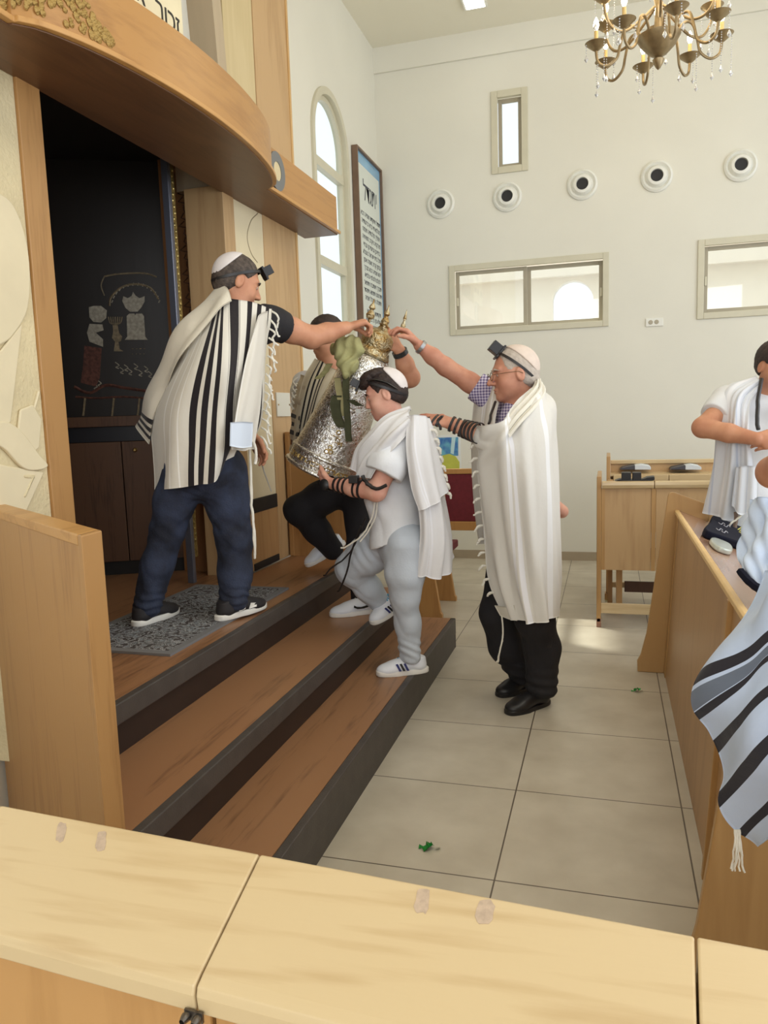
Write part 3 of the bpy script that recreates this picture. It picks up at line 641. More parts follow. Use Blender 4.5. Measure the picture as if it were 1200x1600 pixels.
def scuff(px, py, wd, ln, skew, par_):
    d = ray(px, py); 
    Mi = FD_M.inverted(); o = Mi @ Vector((0, 0, CH)); dd = Mi.to_3x3() @ Vector(d); n_ = Vector((0, -math.sin(th), math.cos(th))); p0 = Vector((0, 0, 0.93))
    t = n_.dot(p0-o)/n_.dot(dd); P = o+dd*t
    e1 = Vector((1, 0, 0)); e2 = Vector((0, vy, vz)); pts = []
    rng = random.Random(int(px))
    for k in range(18):
        a = 2*math.pi*k/18; r_ = 1+rng.uniform(-0.12, 0.12); cx_, sy_ = math.copysign(abs(math.cos(a))**0.6, math.cos(a)), math.copysign(abs(math.sin(a))**0.6, math.sin(a))
        pts.append(P + e1*(wd*cx_*r_ + skew*sy_*ln) + e2*(ln*sy_*r_) + n_*0.0001)
    MB(FD_M).poly3([tuple(p) for p in pts], tuple(n_*0.0004)).build('scuff_mark', M_scuff, par_)
scuff(95, 1300, 0.008, 0.014, 0.55, tops[1]); scuff(158, 1314, 0.008, 0.014, 0.55, tops[1]); scuff(660, 1408, 0.0085, 0.014, 0.1, tops[2]); scuff(758, 1424, 0.0095, 0.014, 0.0, tops[2])
fp = MB(FD_M)
fp.box((-0.93, -0.12, 0.05), (-0.424, -0.10, 0.835)); fp.box((-0.42, -0.12, 0.05), (-0.003, -0.10, 0.835)); fp.box((0.003, -0.12, 0.05), (0.505, -0.10, 0.835)); fp.box((0.51, -0.12, 0.05), (1.2, -0.10, 0.835))
fp.build('front_panel', wood('orange_oak_panel', S(190, 144, 88), S(164, 118, 64), 'z', 2.5, 0.4, 0.5), fd, bevel=0.003)
MB(FD_M).box((-0.93, -0.015, 0.05), (1.2, 0.0, 0.89)).build('back_panel', M_beech, fd)
for x_ in (-0.93, 1.2): MB(FD_M).box((x_, -0.25, 0), (x_+0.03, 0.02, 0.97)).build('end_board', M_beech, fd, bevel=0.006)
hg = MB(FD_M)
for dx in (-0.008, 0.006):
    hg.lathe([(0.0001, 0), (0.0045, 0.001), (0.0055, 0.004), (0.0045, 0.008), (0.003, 0.012)], (dx, -0.153, 0.832), axis=(0, -1, 0), seg=14, cap=False)
hg.box((-0.012, -0.154, 0.826), (0.011, -0.151, 0.838))
hg.build('catch', mat('dull_steel', S(110, 104, 98), 0.35, 0.9), fd, smooth=True)

# desk along the right of the aisle
rd = thing('aisle_desk', 'long oak prayer desk running along the right side of the aisle', 'desk', (0.42, 3.2, 0))
Yf, Yn, Ym = 4.345, 1.85, 2.42
prof = [(0.162, 0.0), (0.160, 0.062), (0.168, 0.078), (0.178, 0.10), (0.207, 0.222), (0.309, 0.985), (0.314, 1.001), (0.329, 1.009), (0.345, 1.006), (0.499, 0.947), (0.516, 0.93), (0.522, 0.905), (0.513, 0.851), (0.49, 0.80), (0.50, 0.12), (0.53, 0.08), (0.53, 0)]
M_endb = wood('end_board_oak', S(190, 150, 98), S(166, 126, 76), 'z', 2.2, 0.4, 0.45)
MB().prism(prof, 'y', Yf, Yf+0.028).build('end_board', M_endb, rd, bevel=0.005)
MB().prism(prof, 'y', Yn-0.028, Yn).build('end_board', M_endb, rd, bevel=0.005)
def pan(y0, y1, name='front_panel'):
    pts = [(0.302, 0.004), (0.356, 0.895), (0.368, 0.895), (0.314, 0.004)]
    MB().prism(pts, 'y', y0, y1).build(name, M_panel, rd, bevel=0.002)
pan(Ym, Yf-0.09); pan(Yn, Ym-0.025)
MB().prism([(0.298, 0.004), (0.352, 0.895), (0.37, 0.895), (0.316, 0.004)], 'y', Yf-0.09, Yf).build('stile', M_endb, rd, bevel=0.002)
MB().prism([(0.285, 0.0), (0.341, 0.893), (0.40, 0.893), (0.40, 0.0)], 'y', Ym-0.025, Ym).build('divider', M_endb, rd, bevel=0.002)
M_dtop = wood('reddish_desk_top', S(176, 138, 114), S(152, 114, 90), 'y', 2.4, 0.25, 0.5, coat=0.3)
MB().prism([(0.366, 0.893), (0.366, 0.910), (0.64, 0.80), (0.64, 0.783)], 'y', Yn, Yf).build('sloping_top', M_dtop, rd, bevel=0.002)
MB().prism([(0.344, 0.892), (0.344, 0.909), (0.351, 0.914), (0.366, 0.912), (0.366, 0.892)], 'y', Yn, Yf).build('top_edging', M_edge, rd, bevel=0.002)
MB().prism([(0.62, 0.78), (0.62, 0.815), (0.645, 0.815), (0.645, 0.78)], 'y', Yn, Yf).build('book_stop', M_edge, rd)

# two desks near the back wall, fronts towards the camera
def back_desk(Y, x0, x1, ztop, zp0, label, near):
    t = thing('pew_desk', label, 'desk', (x0, Y, 0))
    MB().box((x0, Y, 0.035), (x0+0.028, Y+0.5, ztop)).build('end_board', M_endb, t, bevel=0.004)
    MB().box((x0, Y, 0.0), (x0+0.03, Y+0.08, 0.06)).build('foot_pad', mat('brown_foot_pad', S(150, 110, 90), 0.6), t)
    MB().box((x1, Y, 0.0), (x1+0.028, Y+0.5, ztop)).build('end_board', M_endb, t, bevel=0.004)
    seams = [x0+0.03+0.30+i*0.62 for i in range(0, 4) if x0+0.33+i*0.62 < x1]
    xs = [x0+0.03]+[s for s in seams[1:2]]+[x1]
    if near:
        for a, b in ((x0+0.034, 0.285), (0.289, 0.9), (0.904, x1)):
            MB().prism([(Y-0.015, 0.945), (Y-0.022, 0.965), (Y-0.018, 0.985), (Y+0.0, 0.992), (Y+0.24, 0.92), (Y+0.24, 0.90), (Y+0.0, 0.94)], 'x', a, b).build('sloping_top', M_beech_x, t, bevel=0.003)
        for a, b in ((x0+0.052, 0.27), (0.30, 0.9), (0.93, x1)):
            MB().box((a, Y+0.008, zp0), (b, Y+0.02, 0.94)).build('front_panel', M_oak_pale, t)
        MB().box((x0+0.030, Y+0.004, zp0), (x0+0.052, Y+0.03, 0.94)).build('stile', M_endb, t)
        MB().box((0.272, Y+0.004, zp0), (0.298, Y+0.03, 0.94)).build('stile', M_endb, t)
        MB().box((x0+0.028, Y+0.01, 0.095), (x1, Y+0.03, 0.165)).build('foot_rail', M_beech_x, t, bevel=0.003)
    else:
        MB().box((x0+0.03, Y+0.17, 1.035), (x1, Y+0.2, 1.065)).build('back_rail', M_beech_x, t, bevel=0.004)
        MB().box((x0+0.03, Y+0.0, 0.955), (x1, Y+0.2, 0.972)).build('book_ledge', M_beech_x, t)
        MB().box((x0+0.03, Y+0.19, 0.5), (x1, Y+0.2, 1.04)).build('front_panel', M_oak_pale, t)
        for a, b in ((x0+0.05, 0.428), (0.432, x1)): MB().box((a, Y-0.02, 0.92), (b, Y+0.0, 0.965)).build('fascia', M_beech_x, t, bevel=0.003)
        MB().box((x0+0.05, Y-0.01, 0.845), (x1, Y+0.18, 0.86)).build('shelf', M_beech_x, t)
        for xx in (0.40, 1.0): MB().box((xx, Y-0.012, 0.86), (xx+0.06, Y+0.15, 0.92)).build('shelf_divider', M_beech, t)
        for a, b in ((0.10, 0.36), (0.51, 0.9)): MB().box((a, Y+0.02, 0.875), (b, Y+0.16, 0.90)).build('shelf_slot', mat('reddish_slot', S(130, 66, 48), 0.6), t)
        MB().box((x0+0.03, Y+0.0, 0.10), (x1, Y+0.03, 0.14)).build('foot_rail', M_beech_x, t)
        MB().box((x0-0.01, Y-0.005, 0.0), (x0+0.04, Y+0.07, 0.05)).build('foot', M_endb, t)
        MB().box((x0+0.01, Y-0.25, 0.0), (x0+0.045, Y-0.2, 0.95)).build('leg', M_endb, t, bevel=0.003)
    return t
back_desk(5.22, -0.072, 1.9, 1.02, 0.395, 'pale wooden desk with two black boxes on top, near the back wall', True)
back_desk(6.0, -0.012, 1.95, 1.105, 0.5, 'rear wooden desk with open slots and two book rests, against the back wall', False)
sb = thing('seat_bench', 'dark wooden seat of the bench between the two rear desks', 'bench', (0.5, 5.72, 0))
MB().box((0.10, 5.60, 0.40), (1.9, 5.9, 0.43)).build('seat', M_walnut, sb); MB().box((0.12, 5.86, 0.10), (1.9, 5.88, 0.18)).build('stretcher', M_walnut, sb)
MB().box((0.06, 5.60, 0.0), (0.10, 5.92, 0.43)).build('side_board', M_endb, sb)

# benches left of the aisle, at the back
M_burg = mat('burgundy_upholstery', S(112, 34, 44), 0.8, var=0.15, nscale=40, bump=0.1, bscale=200)
M_bo = wood('bench_oak', S(186, 140, 84), S(158, 110, 62), 'z', 2.4, 0.4, 0.5)
def bench(xr, Y, label, back=True):
    t = thing('upholstered_bench', label, 'bench', (xr-0.5, Y, 0))
    sp2 = [(0.0, 0.0), (0.0, 0.05), (-0.03, 0.07), (-0.10, 0.45), (-0.06, 0.62), (-0.08, 1.0), (-0.14, 1.03), (-0.19, 1.0), (-0.36, 0.42), (-0.36, 0.0)]
    for xx in (xr-1.25, xr-0.035):
        MB().prism([(q[0]+xx+0.035+0.0, q[1]) for q in [(0, 0), (0, 0.03), (-0.012, 0.045), (-0.055, 0.33), (-0.30, 0.33), (-0.30, 0)]], 'y', Y-0.02, Y+0.02).build('side_board', M_bo, t, bevel=0.004)
    MB().box((xr-1.3, Y+0.02, 0.36), (xr-0.06, Y+0.42, 0.42)).build('seat', M_burg, t, bevel=0.01)
    if back:
        f = MB(); f.box((xr-1.2, Y+0.0, 1.0), (xr+0.32, Y+0.03, 1.04)); f.box((xr-1.2, Y, 0.56), (xr+0.32, Y+0.03, 0.63)); f.box((xr-0.12, Y, 0.63), (xr-0.075, Y+0.03, 1.0)); f.box((xr+0.28, Y, 0.0), (xr+0.32, Y+0.03, 1.0))
        f.build('back_frame', M_bo, t, bevel=0.004)
        MB().box((xr-0.075, Y+0.008, 0.63), (xr+0.28, Y+0.028, 1.0)).build('back_cushion', M_burg, t, bevel=0.006)
        MB().box((xr-1.2, Y+0.008, 0.63), (xr-0.12, Y+0.028, 1.0)).build('back_cushion', M_burg, t, bevel=0.006)
    return t
bench(-1.14, 5.80, 'burgundy upholstered bench under the blue and yellow poster')
bench(-1.14, 5.27, 'nearer oak bench side, just beyond the end of the steps', back=False)

# chandelier
CC = at(1029, 66, 5.3); cx, cy, cz = CC
M_brs = mat('antique_brass', S(158, 138, 104), 0.38, 0.75, var=0.2, nscale=30); M_crys = bpy.data.materials.new('crystal'); M_crys.use_nodes = True
_b = M_crys.node_tree.nodes['Principled BSDF']; _b.inputs['Base Color'].default_value = (.95, .97, 1, 1); _b.inputs['Roughness'].default_value = 0.03; _b.inputs['Metallic'].default_value = 0.35; _b.inputs['Transmission Weight'].default_value = 0.5
M_bulb = emit('lit_candle_bulb', (1.0, 0.85, 0.6, 1), 14); M_candle = mat('ivory_candle_tube', S(228, 196, 130), 0.5)
ch = thing('chandelier', 'brass two tier chandelier with candle bulbs and hanging crystal drops', 'chandelier', (cx, cy, ZC))
MB().lathe([(0.001, -0.16), (0.012, -0.15), (0.03, -0.12), (0.035, -0.10), (0.02, -0.085), (0.05, -0.07), (0.10, -0.02), (0.125, 0.02), (0.13, 0.035), (0.06, 0.05), (0.03, 0.06), (0.02, 0.2), (0.035, 0.26), (0.02, 0.32), (0.018, 0.5), (0.03, 0.55), (0.008, 0.6), (0.006, ZC-cz)], (cx, cy, cz), seg=28).build('central_column', M_brs, ch, smooth=True)
def drop(x, y, z, ln, parent):
    d = MB(); nb = max(3, int(ln/0.014))
    for i in range(nb): d.lathe([(0.0005, 0), (0.0045, -0.005), (0.0005, -0.010)], (x, y, z-i*ln/nb), seg=6, cap=False)
    d.lathe([(0.0005, 0), (0.006, -0.010), (0.013, -0.028), (0.0005, -0.046)], (x, y, z-ln), seg=8, cap=False)
    return d.build('crystal_drop', M_crys, parent)
rng = random.Random(11)
for tier, (n_, R_, zc_, ph) in enumerate([(8, 0.375, 0.02, 0.2), (6, 0.365, 0.235, 0.5)]):
    for k in range(n_):
        a = 2*math.pi*k/n_+ph; u = np.array((math.cos(a), math.sin(a), 0)); c0 = np.array((cx, cy, cz))
        if tier == 0: pts = [(0.10, 0.03), (0.15, 0.10), (0.2, 0.09), (0.23, 0.0), (0.25, -0.075), (0.31, -0.115), (0.362, -0.09), (R_, -0.03), (R_, 0.0)]
        else: pts = [(0.03, 0.20), (0.12, 0.12), (0.22, 0.05), (0.30, 0.055), (0.35, 0.12), (R_, 0.2), (R_, 0.215)]
        P = [c0+u*r_+np.array((0, 0, z_)) for r_, z_ in smooth2(pts, 5, False)]
        arm = MB().tube(P, 0.0085, 8).build('arm', M_brs, ch, smooth=True)
        e_ = c0+u*R_+np.array((0, 0, zc_-0.02))
        MB().lathe([(0.012, -0.025), (0.02, -0.02), (0.045, 0.0), (0.068, 0.02), (0.064, 0.021), (0.02, 0.008)], e_, seg=20, cap=True).build('drip_pan', M_brs, arm, smooth=True)
        MB().lathe([(0.0115, 0.0), (0.0115, 0.085)], e_+np.array((0, 0, 0.005)), seg=12).build('candle', M_candle, arm, smooth=True)
        MB().lathe([(0.006, 0), (0.015, 0.02), (0.018, 0.035), (0.012, 0.058), (0.003, 0.078)], e_+np.array((0, 0, 0.09)), seg=12).build('bulb', M_bulb, arm, smooth=True)
        for j in range(3):
            b_ = a+j*2.1+0.15; drop(e_[0]+0.062*math.cos(b_), e_[1]+0.062*math.sin(b_), e_[2]+0.012, rng.choice((0.06, 0.10, 0.15, 0.19)), arm)
ld = bpy.data.lights.new('chandelier_glow', 'POINT'); ld.energy = 22; ld.color = (1, 0.82, 0.55); ld.shadow_soft_size = 0.4; lo = bpy.data.objects.new('chandelier_glow', ld); CO.objects.link(lo); lo.location = (cx, cy, cz+0.30)

# things on the two rear desks
M_tef = mat('black_leather', S(30, 29, 31), 0.38, bump=0.1, bscale=150)
def tbox(px0, px1, py0, py1, Y, label):
    a = at(px0, py1, Y); b = at(px1, py0, Y)
    t = MB().box((a[0], Y-0.02, a[2]), (b[0], Y+0.05, b[2])).build('tefillin_box', M_tef, bevel=0.004, origin=((a[0]+b[0])/2, Y, a[2])); tag(t, label, 'prayer box', 'black prayer boxes on the rear desk')
tbox(971, 986, 738, 751, 5.24, 'left of the two black cube boxes on the pale desk')
tbox(988, 1002, 738, 751, 5.24, 'right of the two black cube boxes on the pale desk')
pts = [at(x, y, 5.215) for x, y in [(960, 752), (968, 749), (1000, 751), (1012, 746), (1023, 745), (1023, 750), (1012, 755), (1010, 757), (990, 757), (970, 756)]]
pb = MB().poly3(pts, (0, 0.07, 0.004)).build('cloth_pouch', M_tef, bevel=0.004); tag(pb, 'flat black pouch and straps under the two black boxes', 'pouch')
def bookrest(x0, label):
    t = thing('book_rest', label, 'book rest', (x0, 6.0, 0.975))
    def wedge(pp, m, name, d=0.18): MB().poly3([at(x, y, 6.02) for x, y in pp], (0, d, 0.0)).build(name, m, t, bevel=0.003)
    wedge([(x0, 734), (x0+4, 731), (x0+24, 727), (x0+24, 734)], mat('dark_book', S(70, 70, 78), 0.5), 'dark_cover') if 'dark_book' not in MATS else wedge([(x0, 734), (x0+4, 731), (x0+24, 727), (x0+24, 734)], MATS['dark_book'], 'dark_cover')
    if 'white_pages' not in MATS: mat('white_pages', S(215, 222, 228), 0.6)
    wedge([(x0+24, 734), (x0+24, 727.5), (x0+34, 726), (x0+46, 728), (x0+49, 730), (x0+49, 734)], MATS['white_pages'], 'white_pages')
bookrest(968, 'left grey and white book lying on the rear desk'); bookrest(1047, 'right grey and white book lying on the rear desk')

# embroidered bag and glasses case on the aisle desk
def dtop(px, py): return onp(px, py, (0.366, 0, 0.911), (0.40, 0, 1.0))
M_navy = mat('navy_velvet', S(22, 24, 40), 0.9, sheen=0.0, spec=0.2, var=0.2, nscale=20); M_gold = mat('yellow_thread', S(206, 200, 96), 0.5); M_silv = mat('silver_thread', S(180, 180, 190), 0.5)
nv = np.array((0.40, 0, 1.0))/math.hypot(0.4, 1)
bagp = smooth2([(1096, 838), (1104, 826), (1112, 812), (1135, 806), (1165, 812), (1190, 820), (1192, 845), (1168, 862), (1150, 858), (1120, 848)], 4)
bag = thing('tallit_bag', 'navy velvet bag with gold and silver embroidery on the aisle desk', 'bag', tuple(dtop(1140, 835)))
MB().poly3([dtop(x, y)+nv*0.001 for x, y in bagp], nv*0.035).build('bag_body', M_navy, bag, bevel=0.012, seg=3, smooth=True)
def bagl(pts, r, m, n=4): MB().tube([dtop(x, y)+nv*0.036 for x, y in smooth2(pts, n, False)], r, 5).build('embroidery', m, bag)
for k in range(4): bagl([(1148+k*3, 838+k*2), (1156+k*2, 832+k*2), (1163+k*1, 824+k*4)], 0.0035, M_gold)
bagl([(1150, 842), (1160, 848), (1168, 846)], 0.004, M_gold); bagl([(1153, 828), (1160, 836), (1165, 848)], 0.003, M_gold)
for (x_, y_) in ((1122, 828), (1130, 832), (1118, 838), (1126, 842), (1135, 814), (1147, 817)): bagl([(x_-4, y_-1), (x_, y_+2), (x_+3, y_-1), (x_+6, y_+2)], 0.0022, M_silv)
gc = thing('glasses_case', 'small clear silver glasses case beside the navy bag', 'case', tuple(dtop(1127, 858)))
MB().poly3([dtop(x, y)+nv*0.001 for x, y in smooth2([(1107, 850), (1113, 847), (1136, 856), (1142, 864), (1138, 868), (1118, 861)], 4)], nv*0.022).build('case_body', mat('clear_grey_plastic', S(196, 204, 196), 0.2, 0.3), gc, bevel=0.006, seg=3, smooth=True)

# sweet wrappers on the floor
def wrapper(px, py, r_, m, label, seed):
    c = atz(px, py, 0); rng = random.Random(seed); b = MB(); n_ = 9
    t = thing('sweet_wrapper', label, 'wrapper', tuple(c))
    ring = []
    for k in range(n_):
        a = 2*math.pi*k/n_; q = r_*rng.uniform(0.55, 1.1); ring.append(c+np.array((q*math.cos(a), q*math.sin(a), rng.uniform(0.001, 0.022))))
    mid = [c+np.array((0.35*r_*math.cos(2*math.pi*k/n_+.3), 0.35*r_*math.sin(2*math.pi*k/n_+.3), rng.uniform(0.012, 0.03))) for k in range(n_)]
    b.add(ring+mid+[c+np.array((0, 0, 0.012))], [(k, (k+1) % n_, n_+(k+1) % n_, n_+k) for k in range(n_)]+[(n_+k, n_+(k+1) % n_, 2*n_) for k in range(n_)])
    b.build('crumpled_foil', m, t)
    e = MB(); e.add([c+np.array(q)*r_ for q in ((0.6, 0.2, .3), (1.6, 0.7, .1), (1.5, -0.1, .5), (-0.6, 0.1, .2), (-1.5, 0.5, .3), (-1.4, -0.4, .1))], [(0, 1, 2), (3, 4, 5)]); e.build('twisted_end', m, t)
M_green = mat('green_foil', S(30, 150, 60), 0.25, 0.3, var=0.4, nscale=60)
wrapper(670, 1327, 0.024, M_green, 'green crumpled sweet wrapper on the floor, nearest the camera', 1)
wrapper(995, 1081, 0.019, M_green, 'green sweet wrapper on the floor beside the aisle desk foot', 2)
wrapper(951, 940, 0.018, mat('yellow_green_foil', S(150, 150, 50), 0.3, 0.2), 'yellow green sweet wrapper under the pale rear desk', 3)
# ------------------------------------------------------------------ soft-body modelling: blended distance fields turned into one mesh
def V3(*a): return np.array(a, float)
def nrm(v): v = np.array(v, float); return v/(np.linalg.norm(v)+1e-12)
class Vol:
    def __init__(s): s.ops = []; s.post = []
    def cone(s, a, b, ra, rb, k=0.02, flat=None, mode='add'):
        """tapered limb; flat=(axis, factor) makes it thinner along the axis"""
        s.ops.append(('cone', np.array(a, float), np.array(b, float), ra, rb, k, flat, mode)); return s
    def ell(s, c, r, k=0.02, B=None, mode='add'):
        """ellipsoid with radii r along the rows of B"""
        s.ops.append(('ell', np.array(c, float), np.array(r, float), None if B is None else np.array(B, float), None, k, None, mode)); return s
    def box(s, c, h, k=0.02, B=None, rd=0.005, mode='add'):
        s.ops.append(('box', np.array(c, float), np.array(h, float), None if B is None else np.array(B, float), rd, k, None, mode)); return s
    def chain(s, pts, rs, k=0.02, flat=None, mode='add'):
        for i in range(len(pts)-1): s.cone(pts[i], pts[i+1], rs[i], rs[i+1], k, flat, mode)
        return s
    def cut(s, p, n, k=0.004, near=None):
        """keep the side that n points to; near=(centre, radius) limits it"""
        s.ops.append(('cut', np.array(p, float), nrm(n), near, None, k, None, 'cut')); return s
    def disp(s, fn): s.post.append(fn); return s
    def mesh(s, h=0.005, pad=None):
        lo, hi = V3(1e9, 1e9, 1e9), V3(-1e9, -1e9, -1e9)
        for o in s.ops:
            if o[7] != 'add': continue
            if o[0] == 'cone': R_ = max(o[3], o[4]); l, u = np.minimum(o[1], o[2])-R_, np.maximum(o[1], o[2])+R_
            else: R_ = np.linalg.norm(o[2]) if o[0] == 'box' else max(o[2]); l, u = o[1]-R_, o[1]+R_
            lo = np.minimum(lo, l); hi = np.maximum(hi, u)
        lo = lo-0.03; hi = hi+0.03; n = np.ceil((hi-lo)/h).astype(int)+1
        F = np.full(tuple(n), 0.2, np.float32); ax = [lo[i]+h*np.arange(n[i], dtype=np.float32) for i in range(3)]
        for (ty, p, q, ra, rb, k, flat, mode) in s.ops:
            if ty == 'cut':
                if ra is not None: c, R_ = np.array(ra[0]), ra[1]; l, u = c-R_, c+R_
                else: l, u = lo, hi
            elif ty == 'cone': R_ = max(ra, rb)+k+3*h; l, u = np.minimum(p, q)-R_, np.maximum(p, q)+R_
            else: R_ = (np.linalg.norm(q) if ty == 'box' else max(q))+k+3*h; l, u = p-R_, p+R_
            i0 = np.maximum(np.floor((l-lo)/h).astype(int), 0); i1 = np.minimum(np.ceil((u-lo)/h).astype(int)+1, n)
            if np.any(i1 <= i0): continue
            sl = tuple(slice(a, b) for a, b in zip(i0, i1))
            X = ax[0][sl[0]][:, None, None]; Y = ax[1][sl[1]][None, :, None]; Z = ax[2][sl[2]][None, None, :]
            if ty == 'cut':
                d = -((X-p[0])*q[0]+(Y-p[1])*q[1]+(Z-p[2])*q[2]); g = F[sl]
                hh = np.maximum(k-np.abs(g-d), 0)/k; nv = np.maximum(g, d)+hh*hh*k*0.25
                if ra is not None:
                    m_ = ((X-c[0])**2+(Y-c[1])**2+(Z-c[2])**2) < R_*R_; F[sl] = np.where(m_, nv, g)
                else: F[sl] = nv
                continue
            if ty == 'cone':
                ab = q-p; x, y, z = X-p[0], Y-p[1], Z-p[2]
                if flat is not None:
                    fa = nrm(flat[0]); fs = flat[1]-1.0; t0 = (x*fa[0]+y*fa[1]+z*fa[2]); x = x+fs*t0*fa[0]; y = y+fs*t0*fa[1]; z = z+fs*t0*fa[2]; ab = ab+fs*(ab@fa)*fa
                t = np.clip((x*ab[0]+y*ab[1]+z*ab[2])/max(ab@ab, 1e-9), 0, 1)
                d = np.sqrt((x-t*ab[0])**2+(y-t*ab[1])**2+(z-t*ab[2])**2)-(ra+(rb-ra)*t)
            else:
                B = ra if ra is not None else np.eye(3); x, y, z = X-p[0], Y-p[1], Z-p[2]
                c_ = [x*B[i][0]+y*B[i][1]+z*B[i][2] for i in range(3)]
                if ty == 'ell':
                    k0 = np.sqrt((c_[0]/q[0])**2+(c_[1]/q[1])**2+(c_[2]/q[2])**2); k1 = np.sqrt((c_[0]/q[0]**2)**2+(c_[1]/q[1]**2)**2+(c_[2]/q[2]**2)**2)+1e-9
                    d = k0*(k0-1.0)/k1
                else:
                    e = [np.abs(c_[i])-(q[i]-rb) for i in range(3)]
                    d = np.sqrt(np.maximum(e[0], 0)**2+np.maximum(e[1], 0)**2+np.maximum(e[2], 0)**2)+np.minimum(np.maximum(np.maximum(e[0], e[1]), e[2]), 0)-rb
            g = F[sl]; kk = max(k, 1e-4)
            if mode == 'add': hh = np.maximum(kk-np.abs(g-d), 0)/kk; F[sl] = np.minimum(g, d)-hh*hh*kk*0.25
            elif mode == 'sub': d = -d; hh = np.maximum(kk-np.abs(g-d), 0)/kk; F[sl] = np.maximum(g, d)+hh*hh*kk*0.25
        for fn in s.post:
            idx = np.nonzero(np.abs(F) < 0.045)
            F[idx] += fn(ax[0][idx[0]], ax[1][idx[1]], ax[2][idx[2]]).astype(np.float32)
        return surf_nets(F, lo, h)
def surf_nets(F, lo, h):
    ins = F < 0; c8 = [ins[a:ins.shape[0]-1+a, b:ins.shape[1]-1+b, c:ins.shape[2]-1+c] for a in (0, 1) for b in (0, 1) for c in (0, 1)]
    an = c8[0].copy(); al = c8[0].copy()
    for c in c8[1:]: an |= c; al &= c
    act = an & ~al; I = np.array(np.nonzero(act)).T; nV = len(I)
    ids = np.full(act.shape, -1, np.int32); ids[I[:, 0], I[:, 1], I[:, 2]] = np.arange(nV)
    val = {}
    for a in (0, 1):
        for b in (0, 1):
            for c in (0, 1): val[(a, b, c)] = F[I[:, 0]+a, I[:, 1]+b, I[:, 2]+c].astype(np.float64)
    acc = np.zeros((nV, 3)); cnt = np.zeros(nV)
    for p in val:
        for d in range(3):
            if p[d] == 1: continue
            q = list(p); q[d] = 1; q = tuple(q); f0, f1 = val[p], val[q]; m = (f0 < 0) != (f1 < 0)
            t = np.where(m, f0/np.where(m, f0-f1, 1), 0)
            for e in range(3): acc[:, e] += np.where(m, p[e]+(t if e == d else 0), 0)
            cnt += m
    P = lo + (I + acc/cnt[:, None])*h
    Q = []
    for d in range(3):
        u, v = (d+1) % 3, (d+2) % 3
        s0 = [slice(None)]*3; s1 = [slice(None)]*3; s0[d] = slice(0, -1); s1[d] = slice(1, None)
        A, B = ins[tuple(s0)], ins[tuple(s1)]
        for sgn in (0, 1):
            J = np.array(np.nonzero((A & ~B) if sgn == 0 else (~A & B))).T
            J = J[(J[:, u] > 0) & (J[:, v] > 0) & (J[:, u] < ids.shape[u]) & (J[:, v] < ids.shape[v])]
            def cell(du, dv): K = J.copy(); K[:, u] -= du; K[:, v] -= dv; return ids[K[:, 0], K[:, 1], K[:, 2]]
            q = np.stack([cell(1, 1), cell(0, 1), cell(0, 0), cell(1, 0)], 1)
            Q.append(q if sgn == 0 else q[:, ::-1])
    Q = np.concatenate(Q); Q = Q[(Q >= 0).all(1)]
    return P, Q
def mesh_np(name, P, Q, m, parent=None, smooth=True):
    me = bpy.data.meshes.new(name); me.vertices.add(len(P)); me.vertices.foreach_set('co', P.astype(np.float32).ravel())
    k = Q.shape[1]; me.loops.add(Q.size); me.loops.foreach_set('vertex_index', Q.astype(np.int32).ravel()); me.polygons.add(len(Q))
    me.polygons.foreach_set('loop_start', np.arange(0, Q.size, k, dtype=np.int32)); me.polygons.foreach_set('loop_total', np.full(len(Q), k, np.int32))
    me.polygons.foreach_set('use_smooth', np.full(len(Q), smooth)); me.update(); me.validate()
    ob = bpy.data.objects.new(name, me); CO.objects.link(ob)
    for mm in (m if isinstance(m, (list, tuple)) else [m]): me.materials.append(mm)
    if parent is not None: par(ob, parent)
    return ob
def vbuild(vol, name, m, parent, h=0.005):
    P, Q = vol.mesh(h); return mesh_np(name, P, Q, m, parent)

# cloth: a sheet through a net of points with folds, thickened
def spline_grid(G, nu, nv):
    """G[i][j] control points; returns (nu, nv) positions by Catmull-Rom interpolation both ways"""
    G = np.array(G, float)
    def interp(A, n):
        m = len(A); t = np.linspace(0, m-1, n); out = np.zeros((n,)+A.shape[1:])
        for q, tt in enumerate(t):
            i = min(int(tt), m-2); f = tt-i; p1, p2 = A[i], A[i+1]; p0 = A[i-1] if i > 0 else 2*p1-p2; p3 = A[i+2] if i+2 < m else 2*p2-p1
            out[q] = 0.5*((2*p1)+(-p0+p2)*f+(2*p0-5*p1+4*p2-p3)*f*f+(-p0+3*p1-3*p2+p3)*f**3)
        return out
    A = interp(G, nu); return interp(A.transpose(1, 0, 2), nv).transpose(1, 0, 2)
def push_out(A, cols, margin=0.010):
    """keeps cloth points outside the limbs and trunk it lies on"""
    S_ = A.reshape(-1, 3)
    for it in range(2):
        for (a, b, ra, rb) in cols:
            a = np.array(a, float); b = np.array(b, float); ab = b-a; t = np.clip(((S_-a) @ ab)/(ab @ ab), 0, 1); q = a+t[:, None]*ab; d = S_-q; L_ = np.linalg.norm(d, axis=1); R_ = ra+(rb-ra)*t+margin
            m = L_ < R_; S_[m] = q[m]+d[m]/(L_[m][:, None]+1e-9)*R_[m][:, None]
    return S_.reshape(A.shape)
def relax(A, n=2):
    for _ in range(n):
        B_ = A.copy(); B_[1:-1, 1:-1] = (A[2:, 1:-1]+A[:-2, 1:-1]+A[1:-1, 2:]+A[1:-1, :-2]+4*A[1:-1, 1:-1])/8; A = B_
    return A
